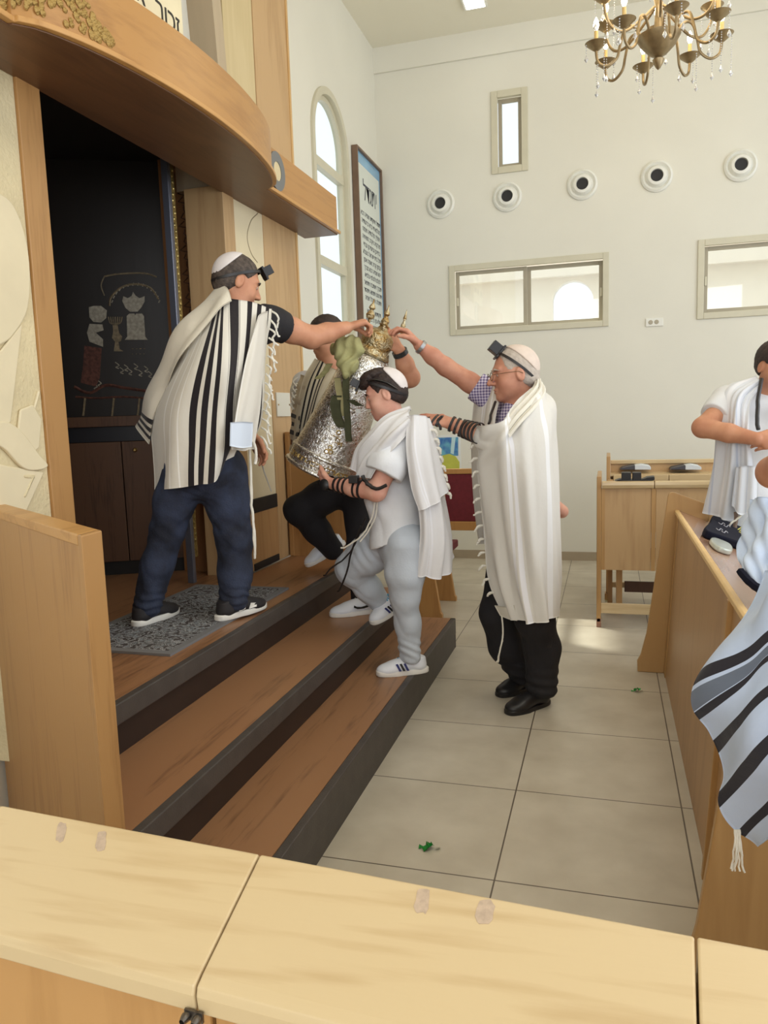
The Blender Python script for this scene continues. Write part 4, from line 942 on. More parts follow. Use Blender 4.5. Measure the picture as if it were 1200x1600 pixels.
def sheet(name, G, m, parent, nu=70, nv=90, fold=None, thick=0.004, col=None):
    A = spline_grid(G, nu, nv)
    du = np.gradient(A, axis=0); dv = np.gradient(A, axis=1); nn = np.cross(du, dv); nn /= (np.linalg.norm(nn, axis=2, keepdims=True)+1e-9)
    U, Vv = np.meshgrid(np.linspace(0, 1, nu), np.linspace(0, 1, nv), indexing='ij')
    if fold is not None: A = A + nn*fold(U, Vv)[:, :, None]
    if col: A = relax(push_out(relax(push_out(A, col), 3), col), 1)
    du = np.gradient(A, axis=0); dv = np.gradient(A, axis=1); nn = np.cross(du, dv); nn /= (np.linalg.norm(nn, axis=2, keepdims=True)+1e-9)
    T = (A+nn*thick/2).reshape(-1, 3); Bt = (A-nn*thick/2).reshape(-1, 3); P = np.concatenate([T, Bt]); o = nu*nv
    i, j = np.meshgrid(np.arange(nu-1), np.arange(nv-1), indexing='ij'); a = (i*nv+j).ravel(); b = ((i+1)*nv+j).ravel(); c = ((i+1)*nv+j+1).ravel(); d = (i*nv+j+1).ravel()
    Q = [np.stack([a, b, c, d], 1), np.stack([a+o, d+o, c+o, b+o], 1)]
    def rim(idx): idx = np.array(idx); return np.stack([idx[:-1], idx[:-1]+o, idx[1:]+o, idx[1:]], 1)
    Q += [rim(np.arange(nv)), rim((nu-1)*nv+np.arange(nv))[:, ::-1], rim(np.arange(nu)*nv)[:, ::-1], rim(np.arange(nu)*nv+nv-1)]
    Q = np.concatenate(Q); ob = mesh_np(name, P, Q, m, parent)
    uvs = np.stack([np.tile(U.ravel(), 2), np.tile(Vv.ravel(), 2)], 1)
    ul = ob.data.uv_layers.new(name='UVMap'); vi = np.zeros(len(ob.data.loops), np.int32); ob.data.loops.foreach_get('vertex_index', vi)
    ul.data.foreach_set('uv', uvs[vi].astype(np.float32).ravel())
    ob['_n'] = 0; del ob['_n']
    return ob, A
def stripes_mat(name, base, dark, bands, coord='u', rough=0.85, white=None, weave=True, wob=0.0):
    """woven cloth whose coloured stripes sit at fixed places across its width"""
    m = bpy.data.materials.new(name); m.use_nodes = True; nt = m.node_tree; N = nt.nodes; L = nt.links; b = N['Principled BSDF']; b.inputs['Roughness'].default_value = rough
    b.inputs['Sheen Weight'].default_value = 0.15; b.inputs['Specular IOR Level'].default_value = 0.25
    uv = N.new('ShaderNodeUVMap'); sp = N.new('ShaderNodeSeparateXYZ'); L.new(uv.outputs[0], sp.inputs[0])
    rp = N.new('ShaderNodeValToRGB'); rp.color_ramp.interpolation = 'CONSTANT'; L.new(sp.outputs[0 if coord == 'u' else 1], rp.inputs[0])
    E = rp.color_ramp.elements; E[0].position = 0; E[0].color = base; E.remove(E[1])
    for (a, c, col) in bands:
        e = E.new(a); e.color = col if col else dark
        e = E.new(c); e.color = base
    L.new(rp.outputs[0], b.inputs['Base Color'])
    if weave:
        tc = N.new('ShaderNodeTexCoord'); n2 = N.new('ShaderNodeTexNoise'); n2.inputs['Scale'].default_value = 38; n2.inputs['Detail'].default_value = 4; L.new(tc.outputs['Object'], n2.inputs['Vector'])
        bp = N.new('ShaderNodeBump'); bp.inputs['Strength'].default_value = 0.18; bp.inputs['Distance'].default_value = 0.01; L.new(n2.outputs['Fac'], bp.inputs['Height']); L.new(bp.outputs[0], b.inputs['Normal'])
    return m

# ------------------------------------------------------------------ people: shared anatomy
def skin_mat(name, c, c2):
    m = mat(name, c, 0.5, var=0.1, nscale=14, col2=c2, bump=0.06, bscale=160, sub=0.06, spec=0.35); return m
SK_A = skin_mat('tanned_skin', S(206, 150, 118), S(190, 132, 102)); SK_B = skin_mat('older_skin', S(208, 152, 126), S(190, 130, 106)); SK_C = skin_mat('fair_skin', S(224, 172, 150), S(212, 150, 130))
M_strap = mat('black_strap', S(36, 33, 34), 0.4, bump=0.05, bscale=200)
M_kip = mat('white_kippah_cloth', S(228, 220, 218), 0.8, var=0.06, nscale=30)
def head(v, c, f, u, s=1.0, nose=1.0, jaw=1.0, ears=True):
    """skull, face, ears; c = middle of the head, f = facing, u = up"""
    f = nrm(f); u = nrm(np.array(u)-f*(np.array(u) @ f)); r = np.cross(f, u); B = np.array([f, r, u]); c = np.array(c, float)
    def p(a, b_, d): return c+(f*a+r*b_+u*d)*s
    v.ell(p(-0.012, 0, 0.028), V3(0.094, 0.074, 0.088)*s, 0.02, B)
    v.ell(p(0.022, 0, -0.035), V3(0.062, 0.062*jaw, 0.070)*s, 0.035, B)
    v.ell(p(0.030, 0, -0.072), V3(0.045, 0.046*jaw, 0.034)*s, 0.03, B)
    v.ell(p(0.062, 0, -0.094), V3(0.020, 0.024, 0.017)*s, 0.022, B)
    v.ell(p(0.072, 0, 0.024), V3(0.014, 0.050, 0.012)*s, 0.02, B)
    for sg in (-1, 1):
        v.ell(p(0.050, sg*0.040, -0.035), V3(0.026, 0.022, 0.026)*s, 0.02, B)
        v.ell(p(0.088, sg*0.031, 0.004), V3(0.015, 0.017, 0.011)*s, 0.014, B, mode='sub')
        v.ell(p(0.066, sg*0.031, 0.003), V3(0.014, 0.015, 0.012)*s, 0.006, B)
    v.cone(p(0.083, 0, 0.010), p(0.104*nose, 0, -0.030), 0.007*s, 0.0105*s*nose, 0.014)
    for sg in (-1, 1): v.ell(p(0.092, sg*0.011, -0.034), V3(0.011, 0.007, 0.007)*s, 0.008, B)
    v.ell(p(0.083, 0, -0.060), V3(0.010, 0.021, 0.006)*s, 0.008, B); v.ell(p(0.080, 0, -0.070), V3(0.010, 0.018, 0.006)*s, 0.007, B)
    v.ell(p(0.091, 0, -0.0645), V3(0.008, 0.018, 0.0018)*s, 0.004, B, mode='sub')
    if ears:
        for sg in (-1, 1):
            Be = np.array([nrm(f-u*0.15), r, nrm(u+f*0.15)])
            v.ell(p(-0.010, sg*0.076, -0.006), V3(0.019, 0.009, 0.031)*s, 0.006, Be); v.ell(p(-0.006, sg*0.086, -0.002), V3(0.010, 0.006, 0.018)*s, 0.005, Be, mode='sub')
    return f, r, u, p
def hand(v, w, d, n, sd, s=1.0, curl=(0.3, 0.4, 0.3), spread=0.06, thumb=(0.5, 0.6), tcurl=0.3, pr=None):
    """hand from the wrist w; d = towards the fingers, n = palm side, sd = towards the thumb"""
    d = nrm(d); n = nrm(np.array(n)-d*(np.array(n) @ d)); sd_ = nrm(np.cross(d, n)); sd_ = sd_ if (sd_ @ np.array(sd)) > 0 else -sd_
    w = np.array(w, float); pl = 0.088*s
    v.chain([w-d*0.01*s, w+d*0.03*s, w+d*0.07*s], [0.026*s, 0.030*s, 0.030*s], 0.015, flat=(n, 1.75))
    for i, o in enumerate((-0.027, -0.009, 0.009, 0.027)):     # little .. index
        base = w+d*(pl-0.004*abs(i-1.8)*s)+sd_*o*s; v.cone(w+d*0.04*s+sd_*o*0.7*s, base, 0.013*s, 0.0115*s, 0.010)
    tips = []
    L_ = [(0.031, 0.020, 0.017), (0.040, 0.026, 0.019), (0.044, 0.028, 0.020), (0.040, 0.024, 0.019)]
    for i, o in enumerate((-0.030, -0.010, 0.010, 0.030)):
        base = w+d*(pl-0.005*abs(i-1.8)*s)+sd_*o*0.95*s; a = 0.0; p_ = base; dd = nrm(d+sd_*o*spread*30); r_ = [0.0098, 0.0088, 0.0080, 0.0070]
        if i == 0: r_ = [x*0.88 for x in r_]
        cc = curl[i] if hasattr(curl[0], '__len__') else curl
        for j in range(3):
            a += cc[j]; q = p_+(dd*math.cos(a)+n*math.sin(a))*L_[i][j]*s; v.cone(p_, q, r_[j]*s, r_[j+1]*s, 0.0035); p_ = q
        tips.append(p_)
    t0 = w+d*0.018*s+sd_*0.022*s; t1 = t0+nrm(sd_*thumb[0]+d*0.75+n*thumb[1]*0.5)*0.042*s; t2 = t1+nrm(sd_*(thumb[0]-0.3)+d*0.95+n*(thumb[1]*0.5+tcurl*0.6))*0.034*s; t3 = t2+nrm(sd_*(thumb[0]-0.5)+d+n*(thumb[1]*0.5+tcurl*1.3))*0.026*s
    v.chain([t0, t1, t2, t3], [0.017*s, 0.0135*s, 0.0112*s, 0.0092*s], 0.008)
    return tips
def wraps(name, pts, rad, turns, wd, m, parent, flat=1.0, t0=0.0, t1=1.0):
    """separate leather turns wound round a limb (a polyline with a radius)"""
    P = [np.array(p, float) for p in pts]; L_ = [0]
    for a, b in zip(P[:-1], P[1:]): L_.append(L_[-1]+np.linalg.norm(b-a))
    def pos(t):
        q = t*L_[-1]
        for i in range(len(P)-1):
            if q <= L_[i+1]+1e-9: f_ = (q-L_[i])/(L_[i+1]-L_[i]); return P[i]*(1-f_)+P[i+1]*f_, nrm(P[i+1]-P[i]), rad[i]*(1-f_)+rad[i+1]*f_
        return P[-1], nrm(P[-1]-P[-2]), rad[-1]
    mb = MB(); n_ = 28; tilt = 0.12
    for k in range(turns):
        c, t, r_ = pos(t0+(t1-t0)*(k/max(1, turns-1))); a1 = nrm(np.cross(t, (0, 0.3, 1))); a2 = np.cross(t, a1); vs = []; fs = []
        for i in range(n_):
            a = 2*math.pi*i/n_; o = a1*math.cos(a)+a2*math.sin(a); sh = t*(tilt*r_*math.cos(a))
            for dr, dt in ((-0.002, -wd/2), (0.0025, -wd/2), (0.0025, wd/2), (-0.002, wd/2)): vs.append(c+o*(r_+dr)+sh+t*dt)
        for i in range(n_):
            j = (i+1) % n_
            for e in range(4): fs.append((i*4+e, j*4+e, j*4+(e+1) % 4, i*4+(e+1) % 4))
        mb.add(vs, fs)
    return mb.build(name, m, parent, smooth=True)
def ring_band(name, c, n, r1, r2, e1, wd, th_, m, parent, a0=0.0, a1=2*math.pi, seg=48):
    """flat band running as an ellipse round c in the plane across n; e1 = direction of radius r1"""
    n = nrm(n); e1 = nrm(np.array(e1)-n*(np.array(e1) @ n)); e2 = np.cross(n, e1); vs = []; fs = []; full = abs(a1-a0-2*math.pi) < 1e-6; K = seg if full else seg+1
    for i in range(K):
        a = a0+(a1-a0)*i/seg; o = e1*r1*math.cos(a)+e2*r2*math.sin(a); on_ = nrm(o)
        for dr, dn in ((0, -wd/2), (th_, -wd/2), (th_, wd/2), (0, wd/2)): vs.append(np.array(c)+o+on_*dr+n*dn)
    for i in range(seg):
        j = (i+1) % K
        for e in range(4): fs.append((i*4+e, j*4+e, j*4+(e+1) % 4, i*4+(e+1) % 4))
    return MB().add(vs, fs).build(name, m, parent, smooth=True)
def wob(X, Y, Z, f, a, ph=0): return a*np.sin(X*f+ph+1.7*np.sin(Y*f*0.6+ph))*np.sin(Y*f*0.9+1.3*ph+1.5*np.sin(Z*f*0.7))*np.cos(Z*f*0.8+ph)
def crease(X, Y, Z, f, a, ph=0.0):
    """crisp drag folds of cloth"""
    q = np.sin(Z*f*0.42+1.3*np.sin(Z*f*0.21+X*f*0.3+ph)+(X*0.9-Y*1.1)*f*0.9+ph); m = np.clip(0.4+0.8*np.sin(X*11+Y*8+Z*9+ph*3), 0, 1)
    return 0.7*a*m*(1-1.6*np.abs(q)**0.8)
def tassel(pts, r_, m, parent, name='fringe', strands=1, seed=0):
    mb = MB(); rng = random.Random(seed)
    n0 = len(pts); pts = smooth2(pts, 4, False); r_ = np.interp(np.linspace(0, n0-1, len(pts)), range(n0), r_) if hasattr(r_, '__len__') else r_
    for s_ in range(strands):
        mb.tube([np.array(p)+V3(*[rng.uniform(-1, 1)*0.0004*i for _ in range(3)]) for i, p in enumerate(pts)], r_, 6)
    return mb.build(name, m, parent, smooth=True)
def shoe(parent, heel, toe, z, m_up, m_sole, wd=0.048, name='shoe', ht=0.075, stripes=None, laces=None, sole_h=0.026, tilt=0.0, label=None):
    """a low shoe from heel to toe resting at height z; tilt lifts the heel"""
    h2 = V3(heel[0], heel[1], z); t2 = V3(toe[0], toe[1], z); L_ = np.linalg.norm(t2-h2); f = nrm(t2-h2); r = np.cross(f, V3(0, 0, 1)); u = V3(0, 0, 1)
    if tilt: u = nrm(u*math.cos(tilt)+f*math.sin(tilt)); f = nrm(np.cross(u, r)) if np.cross(u, r) @ f > 0 else -nrm(np.cross(u, r)); h2 = t2-f*L_
    def p(a, b, d): return h2+f*a*L_+r*b*wd+u*d
    v = Vol(); B = np.array([f, r, u])
    v.cone(p(0.17, 0, 0.040), p(0.17, 0, ht), wd*0.82, wd*0.72, 0.02); v.cone(p(0.3, 0, 0.048), p(0.62, 0.02, 0.040), wd*0.86, wd*0.86, 0.03, flat=(u, 1.25))
    v.ell(p(0.74, 0.02, 0.026), V3(0.26*L_, wd*0.98, 0.034), 0.03, B); v.cone(p(0.26, 0, ht), p(0.55, 0, 0.060), wd*0.5, wd*0.4, 0.025)
    v.cut(p(0, 0, 0.012), u, 0.004); v.cut(p(0.16, 0, ht+0.012), -u+f*0.25, 0.006)
    sh = vbuild(v, name, m_up, parent, 0.004)
    if label: sh['label'] = label
    n_ = 44; ring = []
    for i in range(n_):
        a = 2*math.pi*i/n_; ca, sa = math.cos(a), math.sin(a); x = 0.5+0.51*math.copysign(abs(ca)**0.8, ca); wv = 1.02 if ca > 0 else 0.86; ring.append((x, wv*math.copysign(abs(sa)**0.72, sa)))
    mb = MB(); lv = [(0.0, 0.97), (0.004, 1.0), (sole_h-0.003, 1.0), (sole_h, 0.97)]; vs = []; fs = []
    for (hh, k) in lv:
        for (x, y) in ring: vs.append(p(0.5+(x-0.5)*k, y*k, hh))
    for i in range(3):
        for k in range(n_): fs.append((i*n_+k, i*n_+(k+1) % n_, (i+1)*n_+(k+1) % n_, (i+1)*n_+k))
    fs += [tuple(range(n_))[::-1], tuple(3*n_+k for k in range(n_))]
    mb.add(vs, fs).build('sole', m_sole, sh, smooth=True)
    if laces is not None:
        lb = MB()
        for i in range(4):
            a0, b0 = 0.34+0.07*i, 0.05; zz = 0.099-0.0075*i
            lb.tube([p(a0, -0.42, zz-0.012), p(a0+0.03, 0, zz+0.004), p(a0+0.06, 0.42, zz-0.012)], 0.0032, 6); lb.tube([p(a0, 0.42, zz-0.012), p(a0+0.03, 0, zz+0.005), p(a0+0.06, -0.42, zz-0.012)], 0.0032, 6)
        lb.build('laces', laces, sh, smooth=True)
    return sh, p
def headgear(parent, fr, s, kip=( -0.045, 0.062), kip_r=0.078, tef=True, hair=None, hair_cut=None, strap_tilt=0.55, box_at=(0.088, 0.085), box=0.021, kmat=None, brow=None, kdepth=0.045, hair_lift=0.004, nape=-0.03, strap_r=(0.103, 0.080)):
    f, r, u, p = fr; B = np.array([f, r, u])
    if hair is not None:
        v = Vol(); v.ell(p(-0.014, 0, 0.030), V3(0.097+hair_lift, 0.076+hair_lift, 0.090+hair_lift)*s, 0.01, B)
        v.ell(p(-0.045, 0, -0.015), V3(0.062, 0.066, 0.055)*s, 0.02, B)
        hc = hair_cut or [((0.060, 0.055), (-0.75, 0.66)), ((-0.02, -0.045), (-0.55, 0.83))]
        for (a, d), (na, nd) in hc: v.cut(p(a, 0, d), f*na+u*nd, 0.01)
        for sg in (-1, 1): v.ell(p(0.006, sg*0.082, -0.008), V3(0.026, 0.022, 0.036)*s, 0.006, B, mode='sub')
        v.disp(lambda X, Y, Z: wob(X, Y, Z, 190, 0.0014))
        vbuild(v, 'hair', hair, parent, 0.0035)
    if brow is not None:
        for sg in (-1, 1): MB().tube([p(0.089, sg*0.014, 0.019), p(0.088, sg*0.030, 0.025), p(0.074, sg*0.048, 0.019)], [0.003*s, 0.0042*s, 0.002*s], 6).build('eyebrow', brow, parent, smooth=True)
    for sg in (-1, 1):
        e = MB(); q = Vol(); c = p(0.0715, sg*0.031, 0.001)
        MB().lathe([(0.0001, -0.011), (0.0065, -0.009), (0.0105, -0.003), (0.0105, 0.003), (0.0065, 0.009), (0.0001, 0.011)], c, axis=f, seg=14, cap=False).build('eye', M_eye, parent, smooth=True)
        MB().lathe([(0.0045, 0.0085), (0.0035, 0.0108), (0.0001, 0.0116)], c+(-u*0.001), axis=nrm(f-u*0.15), seg=12).build('iris', M_iris, parent, smooth=True)
    if kip is not None:
        v = Vol(); n_ = nrm(f*kip[0]+u*kip[1]); v.ell(p(-0.012, 0, 0.029), V3(0.1005+hair_lift, 0.081+hair_lift, 0.095+hair_lift)*s, 0.01, B)
        v.cut(p(-0.012, 0, 0.029)+n_*kdepth*s, n_, 0.003); vbuild(v, 'kippah', kmat or M_kip, parent, 0.0035)
    if tef:
        n_ = nrm(u*1.0+f*(-strap_tilt)); n_ = nrm(u*math.cos(strap_tilt)-f*math.sin(strap_tilt)); e1 = nrm(f*math.cos(strap_tilt)+u*math.sin(strap_tilt))
        ring_band('head_strap', p(-0.012, 0, 0.026), n_, strap_r[0]*s+hair_lift, strap_r[1]*s+hair_lift, e1, 0.012, 0.003, M_strap, parent)
        b = MB(); c = p(box_at[0], 0, box_at[1]); bf = nrm(f*0.72+u*0.70); bu = nrm(np.cross(r, bf)); bu = bu if bu @ u > 0 else -bu
        def bx(cc, hx, hy, hz): 
            vs = [cc+bf*i*hx+r*j*hy+bu*k*hz for k in (-1, 1) for (i, j) in ((-1, -1), (1, -1), (1, 1), (-1, 1))]
            b.add(vs, [(0, 3, 2, 1), (4, 5, 6, 7), (0, 1, 5, 4), (1, 2, 6, 5), (2, 3, 7, 6), (3, 0, 4, 7)])
        bx(c, 0.005, box*1.35, box*1.35); bx(c+bf*box*1.1, box, box, box); bx(c-bu*box*1.4, 0.005, box*1.1, 0.006)
        b.build('head_tefillin', M_tef, parent, bevel=0.002)
M_eye = mat('eye_white', S(190, 172, 160), 0.3); M_iris = mat('dark_iris', S(50, 38, 30), 0.2)
HR_A = mat('dark_greying_hair', S(92, 80, 72), 0.7, var=0.5, nscale=60, col2=S(58, 48, 42), bump=0.4, bscale=260)
HR_K = mat('dark_brown_hair', S(62, 46, 40), 0.65, var=0.5, nscale=60, col2=S(38, 28, 25), bump=0.4, bscale=260)
HR_W = mat('thin_white_hair', S(196, 184, 172), 0.7, var=0.15, nscale=60, bump=0.3, bscale=260)
M_jean = mat('dark_blue_denim', S(50, 59, 82), 0.85, var=0.45, nscale=9, col2=S(26, 30, 44), bump=0.25, bscale=120)
M_blackcloth = mat('black_cloth', S(34, 32, 36), 0.85, var=0.25, nscale=10, bump=0.1, bscale=150)
M_wool = mat('cream_wool', S(226, 220, 204), 0.9, var=0.06, nscale=25, bump=0.15, bscale=160)
M_ftass = mat('white_tassel_wool', S(232, 228, 216), 0.9, var=0.08, nscale=60)
M_shw = mat('white_shoe_leather', S(232, 236, 244), 0.45, var=0.03, nscale=20); M_sole = mat('white_rubber_sole', S(236, 234, 228), 0.5)
M_shb = mat('black_shoe_leather', S(30, 29, 31), 0.4, var=0.1)
def person(label, loc): return thing('person', label, 'person', loc)
def trunk(v, J, w=1.0, k=0.04):
    fr = J['front']; v.cone(J['pel'], J['waist'], 0.135*w, 0.128*w, k, flat=(fr, 1.25)); v.cone(J['waist'], J['chest'], 0.128*w, 0.150*w, k, flat=(fr, 1.3))
    v.cone(J['SL']*0.8+J['chest']*0.2, J['SR']*0.8+J['chest']*0.2, 0.065*w, 0.065*w, k); v.cone(J['chest'], J['neck'], 0.13*w, 0.06*w, k, flat=(fr, 1.25))

# ---- man in the striped shawl, on the platform
PAo = person('man in white shawl with black stripes and jeans, reaching out beside the open ark', (-1.83, 3.05, 0.566))
JA = dict(pel=at(318, 712, 3.06), waist=at(322, 650, 3.07), chest=at(345, 555, 3.10), neck=at(362, 482, 3.14), SL=at(316, 524, 3.03), SR=at(420, 506, 3.24), front=nrm((0.4, 0.9, 0)))
v = Vol(); trunk(v, JA, 0.88)
hA = head(v, at(371, 443, 3.16), (0.72, 0.66, -0.30), (0.10, 0.12, 1.0), 1.03)
v.cone(at(364, 484, 3.13), at(366, 458, 3.145), 0.064, 0.060, 0.02)
RSa, REa, RWa = at(424, 505, 3.25), at(486, 527, 3.44), at(541, 512, 3.60)
v.chain([RSa, REa*0.5+RSa*0.5, REa, REa*0.55+RWa*0.45, RWa], [0.058, 0.058, 0.052, 0.046, 0.031], 0.02)
hand(v, RWa+nrm(RWa-REa)*0.012, nrm(at(572, 502, 3.66)-RWa), (0.1, 0.25, -1), (0.2, 1.0, 0.2), 1.02, curl=(0.85, 1.0, 0.6), thumb=(0.35, 0.9), tcurl=0.8)
LSa, LEa, LWa = at(318, 530, 3.08), at(352, 640, 3.34), at(390, 680, 3.36)
v.chain([LSa, LEa, LWa], [0.052, 0.046, 0.03], 0.02)
hand(v, LWa, nrm(at(408, 706, 3.38)-LWa), (-0.3, -0.9, 0), (0.6, 0, 1), 1.0, curl=(0.35, 0.55, 0.4), thumb=(0.5, 0.6))
legA = [at(290, 735, 3.02), at(262, 830, 3.02), V3(-2.012, 2.935, 0.66)]; legB = [at(348, 735, 3.12), at(366, 840, 3.16), V3(-1.665, 3.10, 0.66)]
v.chain(legA, [0.07, 0.045, 0.03], 0.02); v.chain(legB, [0.07, 0.045, 0.03], 0.02); v.cone(legA[2], legA[2]+V3(0, 0.02, -0.05), 0.03, 0.028, 0.01); v.cone(legB[2], legB[2]+V3(0, 0.02, -0.05), 0.03, 0.028, 0.01)
vbuild(v, 'body', SK_A, PAo, 0.0045)
headgear(PAo, hA, 1.03, kip=(-0.075, 0.055), kdepth=0.056, hair=HR_A, strap_tilt=0.5, brow=HR_A, box_at=(0.098, 0.082), box=0.020)
v = Vol(); trunk(v, JA, 1.0); v.chain([JA['SR'], RSa, RSa*0.62+REa*0.38], [0.085, 0.078, 0.070], 0.02); v.cut(RSa*0.66+REa*0.34, RSa-REa, 0.003, near=(RSa*0.5+REa*0.5, 0.15))
v.chain([JA['SL'], LSa, LSa*0.5+LEa*0.5], [0.08, 0.075, 0.07], 0.02)
v.disp(lambda X, Y, Z: wob(X, Y, Z, 26, 0.005)); vbuild(v, 'black_shirt', M_blackcloth, PAo, 0.006)
v = Vol(); v.cone(at(322, 690, 3.06), at(318, 735, 3.06), 0.142, 0.138, 0.05, flat=(JA['front'], 1.15))
v.chain([legA[0], at(272, 785, 3.02), legA[1], at(247, 880, 3.0), V3(-2.012, 2.955, 0.645)], [0.096, 0.086, 0.074, 0.070, 0.063], 0.04)
v.chain([legB[0], at(356, 785, 3.14), legB[1], at(368, 895, 3.16), V3(-1.662, 3.12, 0.645)], [0.112, 0.096, 0.080, 0.074, 0.066], 0.04)
v.cut(V3(0, 0, 0.598), (0, 0, 1), 0.004)
def foldsA(X, Y, Z): return wob(X, Y, Z, 30, 0.004)+crease(X, Y, Z, 46, 0.0035)+crease(X, Y, Z, 30, 0.003, 2.0)+0.004*np.exp(-((Z-0.66)/0.05)**2)*np.sin(Z*170+X*60+2*np.sin(Y*40))+0.002*np.exp(-((Z-0.99)/0.07)**2)*np.sin(Z*85+X*65+Y*50)
v.disp(foldsA); vbuild(v, 'jeans', M_jean, PAo, 0.006)
M_shdark = mat('black_suede', S(36, 33, 36), 0.7)
s_, p_ = shoe(PAo, (-2.03, 2.87), (-1.985, 3.15), 0.567, M_shdark, M_sole, 0.05, laces=M_sole)
s_, p_ = shoe(PAo, (-1.70, 3.02), (-1.60, 3.31), 0.567, M_shdark, M_sole, 0.05, laces=M_sole)
for sg in (-1, 1):
    MB().poly3([p_(0.30, sg*1.0, 0.030), p_(0.36, sg*1.02, 0.070), p_(0.44, sg*0.98, 0.066), p_(0.42, sg*1.06, 0.036)], p_(0, sg*0.06, 0)-p_(0, 0, 0)).build('white_flash', M_sole, s_)
    MB().poly3([p_(0.50, sg*1.04, 0.030), p_(0.56, sg*0.96, 0.054), p_(0.68, sg*0.90, 0.046), p_(0.66, sg*1.04, 0.030)], p_(0, sg*0.06, 0)-p_(0, 0, 0)).build('white_flash', M_sole, s_)
WB, BK = S(222, 217, 205), S(36, 31, 34)
bandsA = [(0.10, 0.108, S(244, 242, 236)), (0.15, 0.158, S(244, 242, 236)), (0.20, 0.208, S(244, 242, 236)), (0.267, 0.317, None), (0.350, 0.396, None), (0.430, 0.474, None), (0.540, 0.546, S(120, 116, 112)), (0.555, 0.655, None), (0.664, 0.670, S(120, 116, 112)), (0.75, 0.80, None), (0.848, 0.892, None), (0.935, 0.97, None)]
M_talA = stripes_mat('striped_wool_shawl', WB, BK, bandsA)
XA_ = lambda rows: [[at(x, y, Y) for (x, y, Y) in col] for col in rows]
G = XA_([[(322, 470, 3.04), (272, 560, 3.04), (238, 640, 3.06), (236, 705, 3.04), (240, 766, 3.02)],
         [(334, 466, 3.02), (300, 560, 2.90), (274, 640, 2.90), (270, 705, 2.90), (274, 763, 2.90)],
         [(343, 465, 3.02), (325, 560, 2.86), (310, 640, 2.87), (306, 705, 2.87), (306, 758, 2.88)],
         [(352, 466, 3.02), (350, 560, 2.87), (344, 640, 2.89), (341, 700, 2.90), (336, 750, 2.91)],
         [(374, 470, 3.05), (372, 560, 2.93), (367, 635, 2.95), (363, 690, 2.96), (354, 725, 2.97)],
         [(398, 474, 3.10), (392, 560, 3.02), (388, 630, 3.04), (382, 680, 3.05), (372, 700, 3.05)],
         [(424, 484, 3.18), (416, 560, 3.13), (412, 625, 3.13), (408, 670, 3.14), (398, 694, 3.14)]])
foldA = lambda U, V: 0.012*V*np.sin(U*19+2.2*V)+0.006*np.sin(U*41+V*5)*V+0.006*np.sin(V*9+U*6)
colA = [(JA['pel']+V3(0, 0, -0.05), JA['waist'], 0.150, 0.135), (JA['waist'], JA['chest'], 0.14, 0.155), (JA['SL'], JA['SR'], 0.085, 0.085), (LSa, LSa*0.5+LEa*0.5, 0.078, 0.075), (JA['chest'], JA['neck'], 0.14, 0.075)]
tA, AA = sheet('striped_shawl_back', G, M_talA, PAo, 110, 110, foldA, col=colA)
M_talp = stripes_mat('cream_shawl_wool', S(222, 217, 206), BK, [(0.02, 0.05, S(240, 238, 232))])
G = XA_([[(404, 494, 3.05), (385, 560, 2.97), (370, 640, 2.91), (360, 702, 2.90)], [(408, 490, 3.08), (398, 565, 3.00), (387, 640, 2.96), (377, 704, 2.96)], [(418, 486, 3.14), (411, 575, 3.10), (407, 640, 3.08), (396, 702, 3.06)]])
sheet('shawl_front_panel', G, M_talp, PAo, 40, 80, lambda U, V: 0.006*np.sin(U*12+V*4)*V, col=[(a, b, r1+0.012, r2+0.012) for a, b, r1, r2 in colA])
G = XA_([[(360, 660, 2.855), (359, 697, 2.85)], [(378, 659, 2.90), (377, 700, 2.90)], [(395, 660, 2.99), (393, 698, 2.99)]])
sheet('corner_patch', G, mat('pale_blue_cloth', S(214, 224, 238), 0.8), PAo, 14, 14)
bl = [(0.86, 0.89, None), (0.91, 0.93, None), (0.95, 0.97, None)]
G = XA_([[(362, 470, 3.00), (330, 500, 2.92), (282, 565, 2.94), (250, 625, 3.00), (232, 694, 3.04)], [(356, 452, 3.06), (312, 497, 2.93), (268, 562, 2.96), (238, 622, 3.02), (222, 684, 3.06)], [(340, 448, 3.12), (292, 500, 3.0), (254, 560, 3.05), (228, 620, 3.09), (212, 668, 3.12)], [(338, 462, 3.2), (296, 510, 3.14), (262, 565, 3.17), (236, 622, 3.18), (218, 664, 3.2)]])
M_talv = stripes_mat('shawl_shoulder_wool', S(224, 216, 198), BK, bl, coord='v')
sheet('shawl_shoulder_fold', G, M_talv, PAo, 50, 90, lambda U, V: 0.012*np.sin(U*11+V*3)*np.sin(np.pi*np.clip(V*1.4, 0, 1))+0.008*np.sin(V*16+U*4), col=colA)
